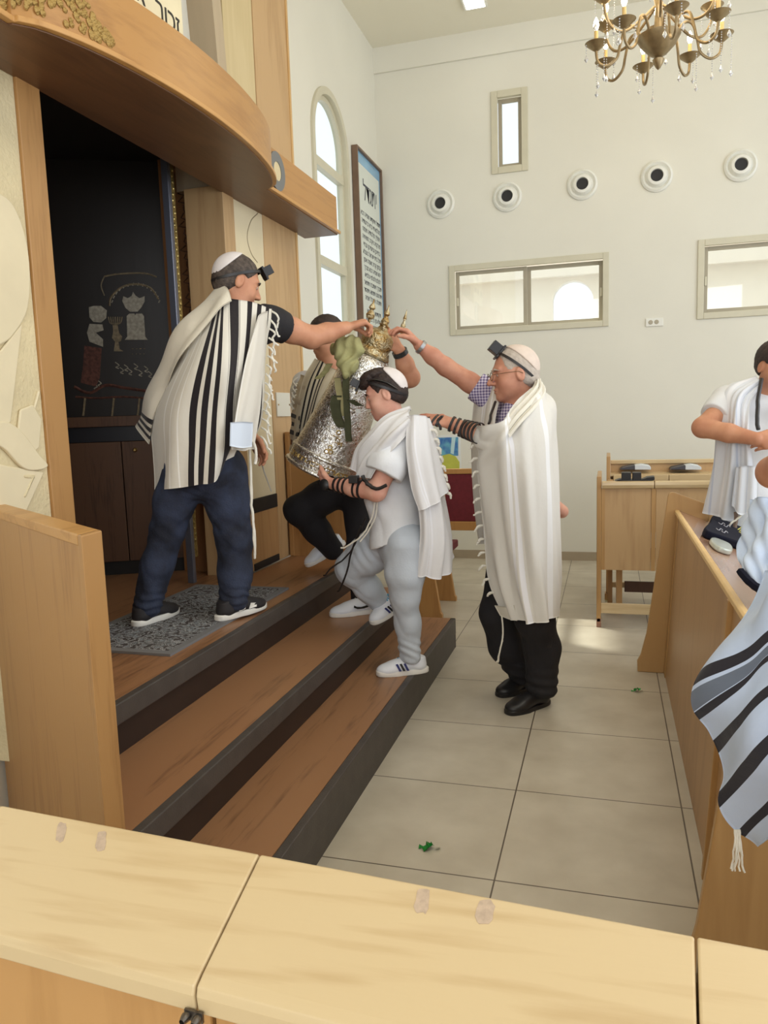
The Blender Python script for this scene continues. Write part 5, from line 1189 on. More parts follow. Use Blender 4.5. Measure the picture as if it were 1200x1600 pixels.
# fringe of the right edge and the long corner tassel
rng = random.Random(2)
for i in range(15):
    y0 = 486+i*14; x0 = 424-(y0-486)*0.085; Y_ = 3.13-0.0*i
    tassel([at(x0, y0, Y_), at(x0+7+rng.uniform(-2, 2), y0+6, Y_-0.01), at(x0+5+rng.uniform(-3, 6), y0+16, Y_), at(x0+10+rng.uniform(-3, 6), y0+26, Y_+0.01)], 0.0042, M_ftass, PAo, seed=i)
tassel([at(390, 697, 3.05), at(392, 740, 3.06), at(393, 790, 3.07), at(396, 830, 3.07), at(398, 874, 3.08)], 0.0055, M_ftass, PAo, 'corner_tassel', strands=2)
tassel([at(396, 690, 3.05), at(400, 705, 3.05), at(399, 725, 3.05)], 0.006, M_ftass, PAo, 'corner_tassel', strands=2)
yd = MB().tube([at(407, 716, 3.38), at(413, 738, 3.39), at(424, 768, 3.40)], [0.004, 0.0035, 0.003], 8).build('torah_pointer', mat('pointer_silver', S(190, 186, 176), 0.3, 0.7), smooth=True); tag(yd, 'thin silver pointer held in the lowered hand of the man in stripes', 'pointer')
tassel([at(338, 462, 3.09), at(342, 474, 3.05), at(352, 484, 3.03)], 0.006, M_strap, PAo, 'hanging_strap')
# ---- older man in the cream shawl, on the floor right of the steps
PB = person('older man in glasses and long cream shawl, standing on the floor with one arm raised', (-0.40, 3.75, 0))
M_chk = bpy.data.materials.new('purple_check_shirt'); M_chk.use_nodes = True; nt = M_chk.node_tree; N = nt.nodes; L = nt.links; b = N['Principled BSDF']; b.inputs['Roughness'].default_value = 0.8
tc = N.new('ShaderNodeTexCoord'); ck = N.new('ShaderNodeTexWave'); ck.inputs['Scale'].default_value = 22; ck.inputs['Distortion'].default_value = 1.0; ck.bands_direction = 'X'
ck2 = N.new('ShaderNodeTexWave'); ck2.inputs['Scale'].default_value = 22; ck2.bands_direction = 'Z'; ck2.inputs['Distortion'].default_value = 1.0
L.new(tc.outputs['Object'], ck.inputs['Vector']); L.new(tc.outputs['Object'], ck2.inputs['Vector'])
m1 = N.new('ShaderNodeMath'); m1.operation = 'ADD'; L.new(ck.outputs['Fac'], m1.inputs[0]); L.new(ck2.outputs['Fac'], m1.inputs[1])
rp = N.new('ShaderNodeValToRGB'); rp.color_ramp.elements[0].position = 0.25; rp.color_ramp.elements[0].color = S(96, 80, 130); rp.color_ramp.elements[1].position = 1.0; rp.color_ramp.elements[1].color = S(214, 206, 224)
mh = N.new('ShaderNodeMath'); mh.operation = 'MULTIPLY'; mh.inputs[1].default_value = 0.6; L.new(m1.outputs[0], mh.inputs[0]); L.new(mh.outputs[0], rp.inputs[0]); L.new(rp.outputs[0], b.inputs['Base Color'])
JB = dict(pel=at(812, 862, 3.76), waist=at(810, 800, 3.76), chest=at(806, 715, 3.76), neck=at(808, 645, 3.77), SL=at(822, 672, 3.60), SR=at(778, 640, 3.93), front=V3(-1, -0.2, 0))
v = Vol(); trunk(v, JB, 0.86)
hB = head(v, at(803, 585, 3.76), (-0.93, -0.33, -0.06), (-0.12, 0, 1), 1.13, nose=1.05, jaw=1.1)
v.cone(at(809, 650, 3.77), at(811, 612, 3.775), 0.066, 0.066, 0.02)
RSb, REb, RWb = at(772, 622, 3.94), at(696, 573, 3.90), at(655, 540, 3.84)
v.chain([RSb, RSb*0.5+REb*0.5, REb, REb*0.5+RWb*0.5, RWb], [0.056, 0.050, 0.045, 0.041, 0.029], 0.02)
hand(v, RWb+nrm(RWb-REb)*0.01, nrm(at(622, 503, 3.80)-RWb), (-0.5, -0.2, -0.8), (-0.6, -0.3, 0.6), 1.03, curl=(0.55, 0.75, 0.5), thumb=(0.6, 0.7), tcurl=0.5)
LSb, LEb, LWb = at(826, 694, 3.60), at(776, 690, 3.50), at(702, 661, 3.52)
v.chain([LSb, LEb, LEb*0.5+LWb*0.5, LWb], [0.055, 0.045, 0.040, 0.029], 0.02)
hand(v, LWb, nrm(at(640, 648, 3.53)-LWb), (0, 0.5, -0.85), (0.0, 0.8, 0.5), 1.02, curl=(0.12, 0.22, 0.15), thumb=(0.6, 0.4), tcurl=0.2)
nf = atz(820, 1106, 0); ff = atz(797, 1080, 0)
lgN = [at(828, 862, 3.68), at(836, 965, 3.66), V3(-0.315, 3.745, 0.10)]; lgF = [at(798, 862, 3.84), at(780, 960, 3.82), V3(-0.43, 3.94, 0.10)]
v.chain(lgN, [0.08, 0.055, 0.04], 0.03); v.chain(lgF, [0.08, 0.055, 0.04], 0.03)
vbuild(v, 'body', SK_B, PB, 0.0042)
headgear(PB, hB, 1.13, kip=(-0.062, 0.060), kip_r=0.08, kdepth=0.034, hair=HR_W, hair_cut=[((0.055, 0.055), (-0.92, 0.2)), ((-0.02, -0.042), (-0.5, 0.85))], hair_lift=0.001, strap_tilt=0.72, brow=HR_W, box_at=(0.052, 0.099), box=0.026, kmat=mat('pinkish_cream_kippah', S(222, 205, 192), 0.8, var=0.08, nscale=30))
# glasses
f, r, u, p = hB; g = MB()
for sg in (-1, 1):
    g.tube([p(0.106-abs(math.cos(a))*0.004, sg*(0.033+0.024*math.cos(a)), -0.004+0.017*math.sin(a)) for a in np.linspace(0, 2*math.pi, 25)], 0.0016, 6, cap=False)
    g.tube([p(0.100, sg*0.057, 0.002), p(0.06, sg*0.078, 0.004), p(0.0, sg*0.084, 0.006), p(-0.02, sg*0.084, -0.004)], 0.0014, 6)
g.tube([p(0.106, -0.010, 0.0), p(0.110, 0, 0.003), p(0.106, 0.010, 0.0)], 0.0014, 6); g.build('glasses', mat('thin_metal_rims', S(110, 90, 66), 0.3, 0.8), PB, smooth=True)
v = Vol(); trunk(v, JB, 0.98); v.chain([JB['SR'], RSb, RSb*0.58+REb*0.42], [0.085, 0.078, 0.074], 0.02); v.cut(RSb*0.62+REb*0.38, RSb-REb, 0.003, near=(RSb*0.5+REb*0.5, 0.14))
v.cone(at(806, 655, 3.76), at(812, 636, 3.77), 0.085, 0.074, 0.02); v.cut(at(806, 633, 3.76), (-0.3, 0, -1), 0.004, near=(tuple(at(808, 615, 3.76)), 0.12))
v.disp(lambda X, Y, Z: wob(X, Y, Z, 28, 0.004)); vbuild(v, 'checked_shirt', M_chk, PB, 0.005)
v = Vol(); v.cone(at(812, 840, 3.76), at(812, 875, 3.76), 0.145, 0.14, 0.05, flat=(JB['front'], 1.1))
v.chain([lgN[0], lgN[1], V3(-0.31, 3.735, 0.30), V3(-0.315, 3.735, 0.10)], [0.112, 0.092, 0.084, 0.078], 0.04); v.chain([lgF[0], lgF[1], at(790, 1010, 3.86), V3(-0.425, 3.92, 0.10)], [0.112, 0.092, 0.082, 0.072], 0.04)
v.cut(V3(0, 0, 0.052), (0, 0, 1), 0.004); v.disp(lambda X, Y, Z: wob(X, Y, Z, 24, 0.005)+crease(X, Y, Z, 34, 0.004)+0.004*np.exp(-((Z-0.12)/0.08)**2)*np.sin(Z*120+X*20)); vbuild(v, 'black_trousers', M_blackcloth, PB, 0.006)
shoe(PB, (-0.285, 3.79), (-0.47, 3.585), 0.0, M_shb, M_shb, 0.052, sole_h=0.022, laces=M_shb); shoe(PB, (-0.37, 4.02), (-0.545, 3.81), 0.0, M_shb, M_shb, 0.052, sole_h=0.022, laces=M_shb)
WBc = S(220, 217, 210)
M_talB = stripes_mat('cream_shawl_cloth', WBc, BK, [(0.30, 0.325, S(236, 236, 238)), (0.345, 0.38, S(238, 238, 242)), (0.62, 0.645, S(236, 236, 236))])
G = XA_([[(742, 666, 3.47), (744, 700, 3.54), (744, 745, 3.58), (753, 830, 3.62), (763, 905, 3.64), (788, 960, 3.62)],
         [(760, 664, 3.40), (763, 700, 3.44), (766, 745, 3.49), (776, 840, 3.54), (786, 912, 3.55), (804, 967, 3.54)],
         [(786, 657, 3.40), (788, 690, 3.38), (791, 745, 3.42), (799, 845, 3.48), (807, 915, 3.50), (822, 972, 3.50)],
         [(800, 636, 3.48), (808, 670, 3.42), (815, 745, 3.42), (822, 845, 3.46), (829, 915, 3.48), (838, 974, 3.48)],
         [(820, 614, 3.58), (834, 650, 3.47), (843, 745, 3.46), (847, 845, 3.50), (851, 915, 3.52), (856, 970, 3.52)],
         [(838, 602, 3.70), (860, 634, 3.60), (866, 740, 3.60), (869, 845, 3.62), (871, 915, 3.64), (869, 962, 3.64)],
         [(840, 600, 3.84), (862, 638, 3.86), (869, 740, 3.86), (872, 845, 3.84), (873, 915, 3.84), (868, 956, 3.84)],
         [(825, 606, 3.94), (840, 640, 4.02), (846, 740, 4.02), (850, 845, 4.0), (850, 915, 4.0), (848, 950, 4.0)]])
colB = [(JB['pel']+V3(0, 0, -0.1), JB['waist'], 0.145, 0.135), (JB['waist'], JB['chest'], 0.13, 0.145), (JB['SL'], JB['SR'], 0.085, 0.08), (JB['SL'], LSb, 0.08, 0.07), (LSb, LEb, 0.062, 0.056), (LEb, LEb*0.75+LWb*0.25, 0.054, 0.048), (JB['chest'], JB['neck'], 0.13, 0.075)]
def foldB(U, V): return (0.004+0.012*V)*np.sin(U*34+1.2*np.sin(V*5)+0.7)+0.006*np.sin(U*61+V*3)*V+0.010*np.exp(-((V-0.18)/0.12)**2)*np.sin(U*22+V*30)
sheet('cream_shawl', G, M_talB, PB, 130, 120, foldB, thick=0.004, col=colB)
G = XA_([[(750, 592, 4.02), (738, 640, 4.00), (735, 700, 3.95), (740, 780, 3.9), (750, 850, 3.88)], [(766, 596, 3.93), (755, 640, 3.86), (751, 700, 3.80), (752, 780, 3.78), (758, 850, 3.78)], [(776, 600, 3.84), (768, 640, 3.74), (764, 690, 3.70), (768, 760, 3.70), (772, 850, 3.70)], [(786, 606, 3.80), (774, 655, 3.70), (772, 700, 3.66), (778, 770, 3.66), (780, 850, 3.68)]])
sheet('shawl_far_side', G, M_talB, PB, 40, 70, lambda U, V: 0.006*np.sin(U*18+V*4))
M_neck = stripes_mat('shawl_neck_band', S(226, 222, 210), BK, [(0.0, 0.16, S(226, 222, 210)), (0.19, 0.21, S(90, 86, 84)), (0.45, 0.47, S(120, 116, 112)), (0.70, 0.72, S(90, 86, 84))])
G = XA_([[(838, 588, 3.82), (834, 602, 3.66), (818, 620, 3.56), (800, 638, 3.49), (788, 654, 3.45)], [(842, 592, 3.80), (843, 606, 3.63), (826, 627, 3.51), (806, 648, 3.44), (792, 668, 3.40)], [(846, 600, 3.78), (852, 614, 3.62), (836, 638, 3.48), (814, 662, 3.40), (796, 684, 3.375)]])
sheet('shawl_neck_band', G, M_neck, PB, 34, 60, lambda U, V: 0.007*np.sin(U*19), col=[(a, b, r1+0.01, r2+0.01) for a, b, r1, r2 in colB])
tassel([at(774, 628, 3.70), at(768, 645, 3.62), at(764, 662, 3.56)], 0.007, M_strap, PB, 'hanging_strap')
wraps('forearm_strap', [at(748, 677, 3.455), LEb*0.3+LWb*0.7, LWb], [0.047, 0.041, 0.034], 7, 0.0115, M_strap, PB, t0=0.02, t1=0.92)
HDb = nrm(at(640, 648, 3.53)-LWb)
for q_ in (0.045, 0.07): ring_band('hand_strap', LWb+HDb*q_, nrm(HDb+V3(0, 0, 0.3)), 0.042, 0.020, (0, 0.85, 0.5), 0.010, 0.003, M_strap, PB)
for q_ in (0.10, 0.115, 0.13): ring_band('finger_strap', LWb+HDb*q_+V3(0, -0.012, -0.006), HDb, 0.016, 0.013, (0, 1, 0), 0.006, 0.003, M_strap, PB)
tassel([LWb+HDb*0.03+V3(0, -0.02, 0.025), LWb+HDb*0.05+V3(0, -0.03, 0.0), LWb+HDb*0.035+V3(0, -0.035, -0.035)], 0.007, M_strap, PB, 'hand_strap')
wd_ = nrm(RWb-REb); ring_band('wristwatch', RWb-wd_*0.012, wd_, 0.036, 0.033, (0, 1, 0), 0.018, 0.004, mat('steel_watch', S(170, 172, 174), 0.3, 0.9), PB)
rng = random.Random(4)
for i in range(13):
    y0 = 674+i*21; x0 = 742+max(0, (y0-700))*0.075+max(0, y0-890)*0.25; Y_ = 3.50+min(0.12, i*0.02)
    tassel([at(x0+3, y0, Y_), at(x0-3, y0+1, Y_-0.01), at(x0-8+rng.uniform(-2, 2), y0+7+rng.uniform(-2, 3), Y_-0.01)], [0.005, 0.0075, 0.004], M_ftass, PB, seed=i)
G = XA_([[(773, 946, 3.60), (782, 962, 3.60)], [(790, 948, 3.545), (797, 968, 3.545)], [(804, 945, 3.525), (808, 970, 3.525)]])
sheet('corner_patch', G, mat('cream_satin', S(226, 222, 210), 0.5), PB, 12, 12)
tassel([at(784, 962, 3.58), at(786, 990, 3.58), at(782, 1012, 3.57), at(777, 1036, 3.57)], 0.004, M_ftass, PB, 'corner_tassel', strands=2)

# ---- boy carrying the scroll case
PC = person('boy in white shirt, white shawl and pale grey trousers stepping up with the scroll case', (-0.98, 3.55, 0.185))
JC = dict(pel=at(628, 835, 3.58), waist=at(622, 790, 3.58), chest=at(612, 722, 3.58), neck=at(614, 668, 3.58), SL=at(622, 690, 3.46), SR=at(600, 682, 3.72), front=V3(-1, -0.1, 0))
v = Vol(); trunk(v, JC, 0.84)
hC = head(v, at(602, 617, 3.56), (-0.94, -0.20, -0.26), (-0.22, 0, 1), 1.0, nose=0.95)
v.cone(at(612, 668, 3.57), at(611, 640, 3.57), 0.05, 0.052, 0.02)
LSc, LEc, LWc = at(622, 694, 3.44), at(588, 768, 3.36), at(520, 756, 3.47)
v.chain([LSc, LEc, LEc*0.5+LWc*0.5, LWc], [0.052, 0.045, 0.042, 0.028], 0.02)
hand(v, LWc, nrm(at(484, 746, 3.60)-LWc), (0.1, 0.75, 0.55), (0, -0.1, 1), 0.95, curl=(0.35, 0.45, 0.3), thumb=(0.7, 0.5), tcurl=0.3)
RSc, REc, RWc = at(598, 690, 3.74), at(570, 760, 3.86), at(560, 745, 3.95)
v.chain([RSc, REc, RWc], [0.05, 0.042, 0.028], 0.02)
hand(v, RWc, nrm(at(545, 700, 4.02)-RWc), (-0.5, -0.3, 0.2), (1, 0, 0.2), 0.95)
lC = [at(634, 850, 3.50), at(632, 930, 3.51), V3(-0.935, 3.565, 0.275)]; rC = [at(606, 842, 3.66), at(549, 888, 3.68), at(602, 950, 3.80)]
v.chain(lC, [0.075, 0.055, 0.036], 0.03); v.chain(rC, [0.075, 0.055, 0.036], 0.03)
vbuild(v, 'body', SK_C, PC, 0.004)
headgear(PC, hC, 1.0, kip=(-0.085, 0.045), kdepth=0.052, hair=HR_K, hair_lift=0.005, hair_cut=[((0.052, 0.050), (-0.86, 0.5)), ((-0.03, -0.040), (-0.62, 0.80))], strap_tilt=0.62, brow=HR_K, box_at=(0.108, 0.082), box=0.019, strap_r=(0.104, 0.082))
v = Vol(); ff_, rr_, uu_, pp_ = hC
v.ell(pp_(0.066, 0, 0.080), V3(0.046, 0.060, 0.026), 0.02, np.array([nrm(ff_*0.9-uu_*0.35), rr_, nrm(uu_*0.9+ff_*0.35)])); v.ell(pp_(0.02, 0, 0.105), V3(0.07, 0.066, 0.030), 0.03, np.array([ff_, rr_, uu_]))
v.disp(lambda X, Y, Z: wob(X, Y, Z, 150, 0.003)); vbuild(v, 'hair_fringe', HR_K, PC, 0.003)
M_shirtw = mat('white_shirt_cloth', S(228, 230, 234), 0.85, var=0.04, nscale=12, bump=0.12, bscale=90)
v = Vol(); trunk(v, JC, 0.98); v.cone(JC['waist'], at(620, 850, 3.57), 0.134, 0.146, 0.04, flat=(JC['front'], 1.10)); v.ell(at(604, 775, 3.56), (0.105, 0.125, 0.14), 0.05)
v.cut(at(620, 843, 3.58), nrm(V3(-0.36, 0, 1)), 0.004, near=(tuple(at(620, 860, 3.58)), 0.25))
v.disp(lambda X, Y, Z: wob(X, Y, Z, 22, 0.004)+crease(X, Y, Z, 26, 0.006, 0.5)+crease(X, Y, Z, 52, 0.0025, 2.2)); vbuild(v, 'white_shirt', M_shirtw, PC, 0.005)
v = Vol(); v.chain([JC['SL'], LSc, at(604, 728, 3.38), at(598, 746, 3.37)], [0.075, 0.078, 0.088, 0.084], 0.03); v.cut(at(600, 742, 3.37), nrm(LSc-LEc), 0.003); v.chain([LSc*0.45+LEc*0.55, LEc], [0.058, 0.055], 0.01, mode='sub')
v.disp(lambda X, Y, Z: wob(X, Y, Z, 40, 0.004)+crease(X, Y, Z, 46, 0.004, 1.0)); vbuild(v, 'sleeve', M_shirtw, PC, 0.0045)
M_trg = mat('pale_grey_trousers', S(196, 204, 214), 0.85, var=0.08, nscale=8, bump=0.12, bscale=90)
v = Vol(); v.cone(at(628, 825, 3.58), at(626, 852, 3.58), 0.115, 0.118, 0.05, flat=(JC['front'], 1.1))
v.chain([lC[0], at(633, 895, 3.50), lC[1], at(637, 975, 3.545), V3(-0.94, 3.565, 0.275)], [0.106, 0.092, 0.069, 0.059, 0.053], 0.04); v.chain([rC[0], rC[0]*0.45+rC[1]*0.55, rC[1], rC[1]*0.5+rC[2]*0.5, rC[2]], [0.110, 0.098, 0.077, 0.066, 0.050], 0.04)
v.cut(V3(0, 0, 0.245), (0, 0, 1), 0.004)
def foldC(X, Y, Z): return wob(X, Y, Z, 26, 0.004)+crease(X, Y, Z, 44, 0.0032)+crease(X, Y, Z, 27, 0.003, 1.4)+0.004*np.exp(-((Z-0.32)/0.05)**2)*np.sin(Z*150+X*70+Y*50)+0.004*np.exp(-((X+1.16)/0.08)**2-((Z-0.80)/0.10)**2)*np.sin((Z*0.6+X)*120+2*np.sin(Y*40))
v.disp(foldC); vbuild(v, 'grey_trousers', M_trg, PC, 0.005)
M_lace = mat('turquoise_laces', S(60, 160, 200), 0.6); M_navyst = mat('navy_stripe', S(40, 46, 110), 0.5)
def three(sh, p, sg=-1):
    for i in range(3):
        a = 0.40+0.075*i; MB().poly3([p(a, sg*1.0, 0.028), p(a+0.045, sg*1.0, 0.028), p(a+0.105, sg*0.86, 0.062), p(a+0.065, sg*0.86, 0.064)], (p(0, sg*0.09, 0)-p(0, 0, 0))).build('side_stripe', M_navyst if i != 1 else M_black, sh)
sh, p_ = shoe(PC, (-0.865, 3.615), (-1.10, 3.50), 0.186, M_shw, M_sole, 0.046, laces=M_lace)
r0 = nrm(np.cross(nrm(V3(-0.235, -0.115, 0)), V3(0, 0, 1))); sgn = 1 if r0[1] < 0 else -1; three(sh, p_, sgn)
sh, p_ = shoe(PC, (-1.025, 3.88), (-1.18, 3.70), 0.385, M_shw, M_sole, 0.046, laces=M_lace, tilt=0.35); three(sh, p_, sgn)
# the boy's shawl: gathered over the shoulder and hanging down the back
M_talC = stripes_mat('white_shawl_cloth', S(228, 227, 228), BK, [(0.2, 0.22, S(236, 236, 240)), (0.26, 0.3, S(238, 238, 242))])
G = XA_([[(641, 634, 3.50), (604, 648, 3.47), (580, 668, 3.45), (557, 694, 3.46), (549, 726, 3.48)], [(640, 644, 3.42), (610, 660, 3.38), (586, 684, 3.37), (564, 708, 3.40), (555, 738, 3.43)], [(640, 655, 3.37), (618, 674, 3.335), (594, 698, 3.33), (574, 722, 3.355), (562, 745, 3.39)], [(646, 668, 3.38), (630, 686, 3.345), (612, 706, 3.325), (594, 726, 3.32), (580, 748, 3.33)]])
sheet('shawl_shoulder_wrap', G, M_talC, PC, 60, 80, lambda U, V: 0.010*np.sin(U*15+V*2)+0.005*np.sin(U*27-V*6))
G = XA_([[(632, 658, 3.40), (640, 710, 3.38), (652, 780, 3.38), (656, 840, 3.42), (648, 897, 3.45)], [(645, 655, 3.40), (656, 710, 3.38), (668, 780, 3.40), (674, 845, 3.43), (668, 903, 3.46)], [(655, 655, 3.46), (670, 710, 3.45), (685, 780, 3.47), (693, 845, 3.49), (690, 903, 3.51)], [(660, 658, 3.54), (676, 710, 3.55), (692, 780, 3.57), (702, 840, 3.58), (703, 892, 3.58)], [(655, 662, 3.66), (668, 715, 3.68), (684, 780, 3.7), (696, 840, 3.7), (706, 872, 3.66)]])
sheet('shawl_back_drop', G, M_talC, PC, 70, 80, lambda U, V: (0.004+0.010*V)*np.sin(U*20+V*3)+0.004*np.sin(U*37))
G = XA_([[(636, 650, 3.37), (634, 700, 3.34), (642, 760, 3.35), (655, 798, 3.36)], [(650, 648, 3.36), (652, 700, 3.34), (664, 755, 3.36), (676, 790, 3.38)], [(664, 650, 3.40), (672, 700, 3.40), (682, 745, 3.42), (692, 776, 3.45)], [(670, 654, 3.48), (684, 695, 3.50), (692, 735, 3.52), (700, 762, 3.54)]])
sheet('shawl_upper_fold', G, M_talC, PC, 50, 60, lambda U, V: 0.008*np.sin(U*17+V*3)*(0.4+V))
for i in range(8):
    y0 = 672+i*14; x0 = 677+i*3.2
    tassel([at(x0-4, y0, 3.46+0.008*i), at(x0+3, y0+1, 3.45+0.008*i), at(x0+6, y0+9, 3.46+0.008*i)], [0.006, 0.008, 0.004], M_ftass, PC, seed=i)
wraps('forearm_strap', [LEc*0.70+LWc*0.30, LEc*0.35+LWc*0.65, LWc], [0.046, 0.041, 0.032], 6, 0.0115, M_strap, PC, t0=0.0, t1=0.85)
tassel([at(604, 758, 3.30), at(588, 764, 3.30), at(574, 756, 3.31), at(566, 744, 3.33)], 0.009, M_strap, PC, 'arm_strap')
bx_ = at(553, 749, 3.36); MB().box(bx_-V3(0.022, 0.018, 0.018), bx_+V3(0.022, 0.018, 0.018)).build('arm_tefillin', M_tef, PC, bevel=0.003)
HDc = nrm(at(484, 746, 3.60)-LWc)
for q_ in (0.02, 0.035, 0.05): ring_band('hand_strap', LWc+HDc*q_, HDc, 0.036, 0.024, (0, 0, 1), 0.011, 0.003, M_strap, PC)
bx_ = LWc+HDc*0.045+V3(0, -0.028, -0.01); MB().lathe([(0.001, 0), (0.026, 0.004), (0.028, 0.02), (0.018, 0.028)], bx_, axis=(-0.2, -1, 0.2), seg=18).build('black_strap_knot', M_tef, PC, smooth=True)
tassel([at(586, 780, 3.40), at(580, 812, 3.42), at(560, 842, 3.44), at(532, 857, 3.46)], 0.0042, M_ftass, PC, 'hanging_cord'); tassel([at(590, 782, 3.40), at(584, 815, 3.42), at(563, 846, 3.44)], 0.0036, M_ftass, PC, 'hanging_cord')
tassel([at(572, 808, 3.45), at(548, 862, 3.52), at(520, 886, 3.54), at(505, 900, 3.56)], 0.004, M_strap, PC, 'hanging_strap'); tassel([at(564, 822, 3.44), at(550, 860, 3.50), at(538, 905, 3.53), at(527, 925, 3.56)], 0.005, M_strap, PC, 'hanging_strap')
f, r, u, p = hC
MB().tube([p(0.06, -0.066, 0.085), p(0.02, -0.084, 0.075), p(-0.03, -0.090, 0.045), p(-0.07, -0.078, 0.0)], [0.007, 0.011, 0.010, 0.005], 8, flat=0.5).build('dark_sunglasses', mat('glossy_dark_lens', S(28, 28, 32), 0.15), PC, smooth=True)

# ---- man in black trousers behind the scroll case
PD_ = person('man in black trousers and striped shawl, half hidden behind the silver scroll case', (-1.4, 4.15, 0.37))
JD = dict(pel=at(545, 752, 4.22), waist=at(535, 705, 4.22), chest=at(522, 632, 4.20), neck=at(514, 575, 4.18), SL=at(562, 605, 4.14), SR=at(478, 602, 4.22), front=nrm((-0.2, -1, 0)))
v = Vol(); trunk(v, JD, 0.86)
hD = head(v, at(509, 527, 4.16), (-0.72, -0.66, -0.22), (-0.1, -0.1, 1), 1.0)
v.cone(at(514, 580, 4.18), at(513, 552, 4.18), 0.06, 0.058, 0.02)
LSd, LEd, LWd = at(566, 612, 4.12), at(641, 590, 3.98), at(624, 548, 3.90)
v.chain([LSd, LEd, LEd*0.5+LWd*0.5, LWd], [0.056, 0.050, 0.046, 0.032], 0.02)
hand(v, LWd+nrm(LWd-LEd)*0.008, nrm(at(600, 510, 3.84)-LWd), (-0.3, 0.6, -0.6), (-0.6, -0.4, 0.5), 1.03, curl=(0.6, 0.8, 0.5), thumb=(0.5, 0.6), tcurl=0.6)
RSd, REd = at(474, 612, 4.24), at(478, 690, 4.10); v.chain([RSd, REd, at(505, 730, 4.02)], [0.055, 0.045, 0.03], 0.02); hand(v, at(505, 730, 4.02), nrm(at(530, 735, 3.98)-at(505, 730, 4.02)), (0, -1, 0.3), (0, 0, 1), 1.0)
lD1 = [at(535, 760, 4.20), at(468, 797, 4.08), at(520, 858, 4.22)]; lD2 = [at(562, 765, 4.20), at(566, 862, 4.10), at(566, 934, 4.02)]
v.chain(lD1, [0.08, 0.055, 0.038], 0.03); v.chain(lD2, [0.08, 0.055, 0.038], 0.03)
vbuild(v, 'body', SK_A, PD_, 0.0045)
headgear(PD_, hD, 1.0, kip=None, hair=HR_K, strap_tilt=0.25, brow=HR_K, box_at=(0.098, 0.062), box=0.02, hair_lift=0.007, kdepth=0.07)
v = Vol(); trunk(v, JD, 0.98); v.chain([JD['SL'], LSd, LSd*0.7+LEd*0.3], [0.085, 0.08, 0.072], 0.02); v.chain([JD['SR'], RSd, REd], [0.085, 0.075, 0.06], 0.02)
v.disp(lambda X, Y, Z: wob(X, Y, Z, 26, 0.005)); vbuild(v, 'shirt', M_shirtw, PD_, 0.006)
v = Vol(); v.cone(at(545, 735, 4.22), at(547, 762, 4.22), 0.135, 0.14, 0.05, flat=(JD['front'], 1.2))
v.chain([lD1[0], lD1[0]*0.5+lD1[1]*0.5, lD1[1], lD1[1]*0.5+lD1[2]*0.5, lD1[2]], [0.105, 0.095, 0.085, 0.075, 0.062], 0.04); v.chain([lD2[0], lD2[1], lD2[2]], [0.11, 0.085, 0.064], 0.04)
v.disp(lambda X, Y, Z: wob(X, Y, Z, 24, 0.005)); vbuild(v, 'black_trousers', M_blackcloth, PD_, 0.006)
sh, p_ = shoe(PD_, (-1.52, 4.36), (-1.72, 4.16), 0.585, M_shw, M_sole, 0.05, laces=M_sole, tilt=0.42)
sh, p_ = shoe(PD_, (-1.225, 4.04), (-1.475, 3.87), 0.371, M_shw, M_sole, 0.052, laces=M_sole)
r0 = nrm(np.cross(nrm(V3(-0.25, -0.17, 0)), V3(0, 0, 1))); sg = 1 if r0[1] < 0 else -1
MB().poly3([p_(a, sg*0.93, b_) for a, b_ in [(0.12, 0.075), (0.26, 0.050), (0.40, 0.040), (0.52, 0.040), (0.59, 0.050), (0.58, 0.062), (0.53, 0.053), (0.45, 0.049), (0.33, 0.056)]], p_(0, sg*0.12, 0)-p_(0, 0, 0)).build('side_mark', M_black, sh, bevel=0.001)
wdd = nrm(LWd-LEd); ring_band('wristwatch', LWd-wdd*0.012, wdd, 0.038, 0.035, (0, 1, 0), 0.024, 0.006, mat('black_watch', S(44, 46, 46), 0.35), PD_)
bd_ = [(0.10, 0.13, None), (0.17, 0.20, None), (0.24, 0.27, None), (0.31, 0.34, None)]
M_talD = stripes_mat('striped_shawl_chest', S(216, 206, 182), BK, [(0.22, 0.26, None), (0.32, 0.36, None), (0.42, 0.46, None), (0.52, 0.56, None)])
G = XA_([[(492, 560, 4.12), (474, 590, 4.06), (462, 640, 4.02), (456, 700, 4.02)], [(505, 566, 4.06), (490, 600, 3.99), (478, 645, 3.96), (466, 702, 3.97)], [(520, 576, 4.03), (506, 606, 3.97), (494, 650, 3.94), (482, 705, 3.95)], [(532, 580, 4.03), (520, 612, 3.98), (510, 655, 3.95), (500, 705, 3.96)]])
sheet('striped_shawl', G, M_talD, PD_, 40, 60, lambda U, V: 0.006*np.sin(U*16+V*3))
G = XA_([[(470, 585, 4.14), (460, 620, 4.10), (455, 660, 4.06), (453, 705, 4.04)], [(484, 590, 4.03), (472, 625, 3.99), (468, 665, 3.97), (462, 708, 3.98)]])
sheet('shawl_edge', G, stripes_mat('shawl_edge_cloth', S(200, 186, 160), BK, [(0.55, 0.60, None), (0.65, 0.70, None), (0.75, 0.80, None), (0.86, 0.92, S(120, 80, 52))], coord='v'), PD_, 16, 40, lambda U, V: 0.004*np.sin(V*30))
for i in range(5): tassel([at(466-i, 590+i*9, 4.08), at(458-i, 596+i*9, 4.06), at(463-i, 604+i*9, 4.05)], 0.005, M_ftass, PD_, seed=i)

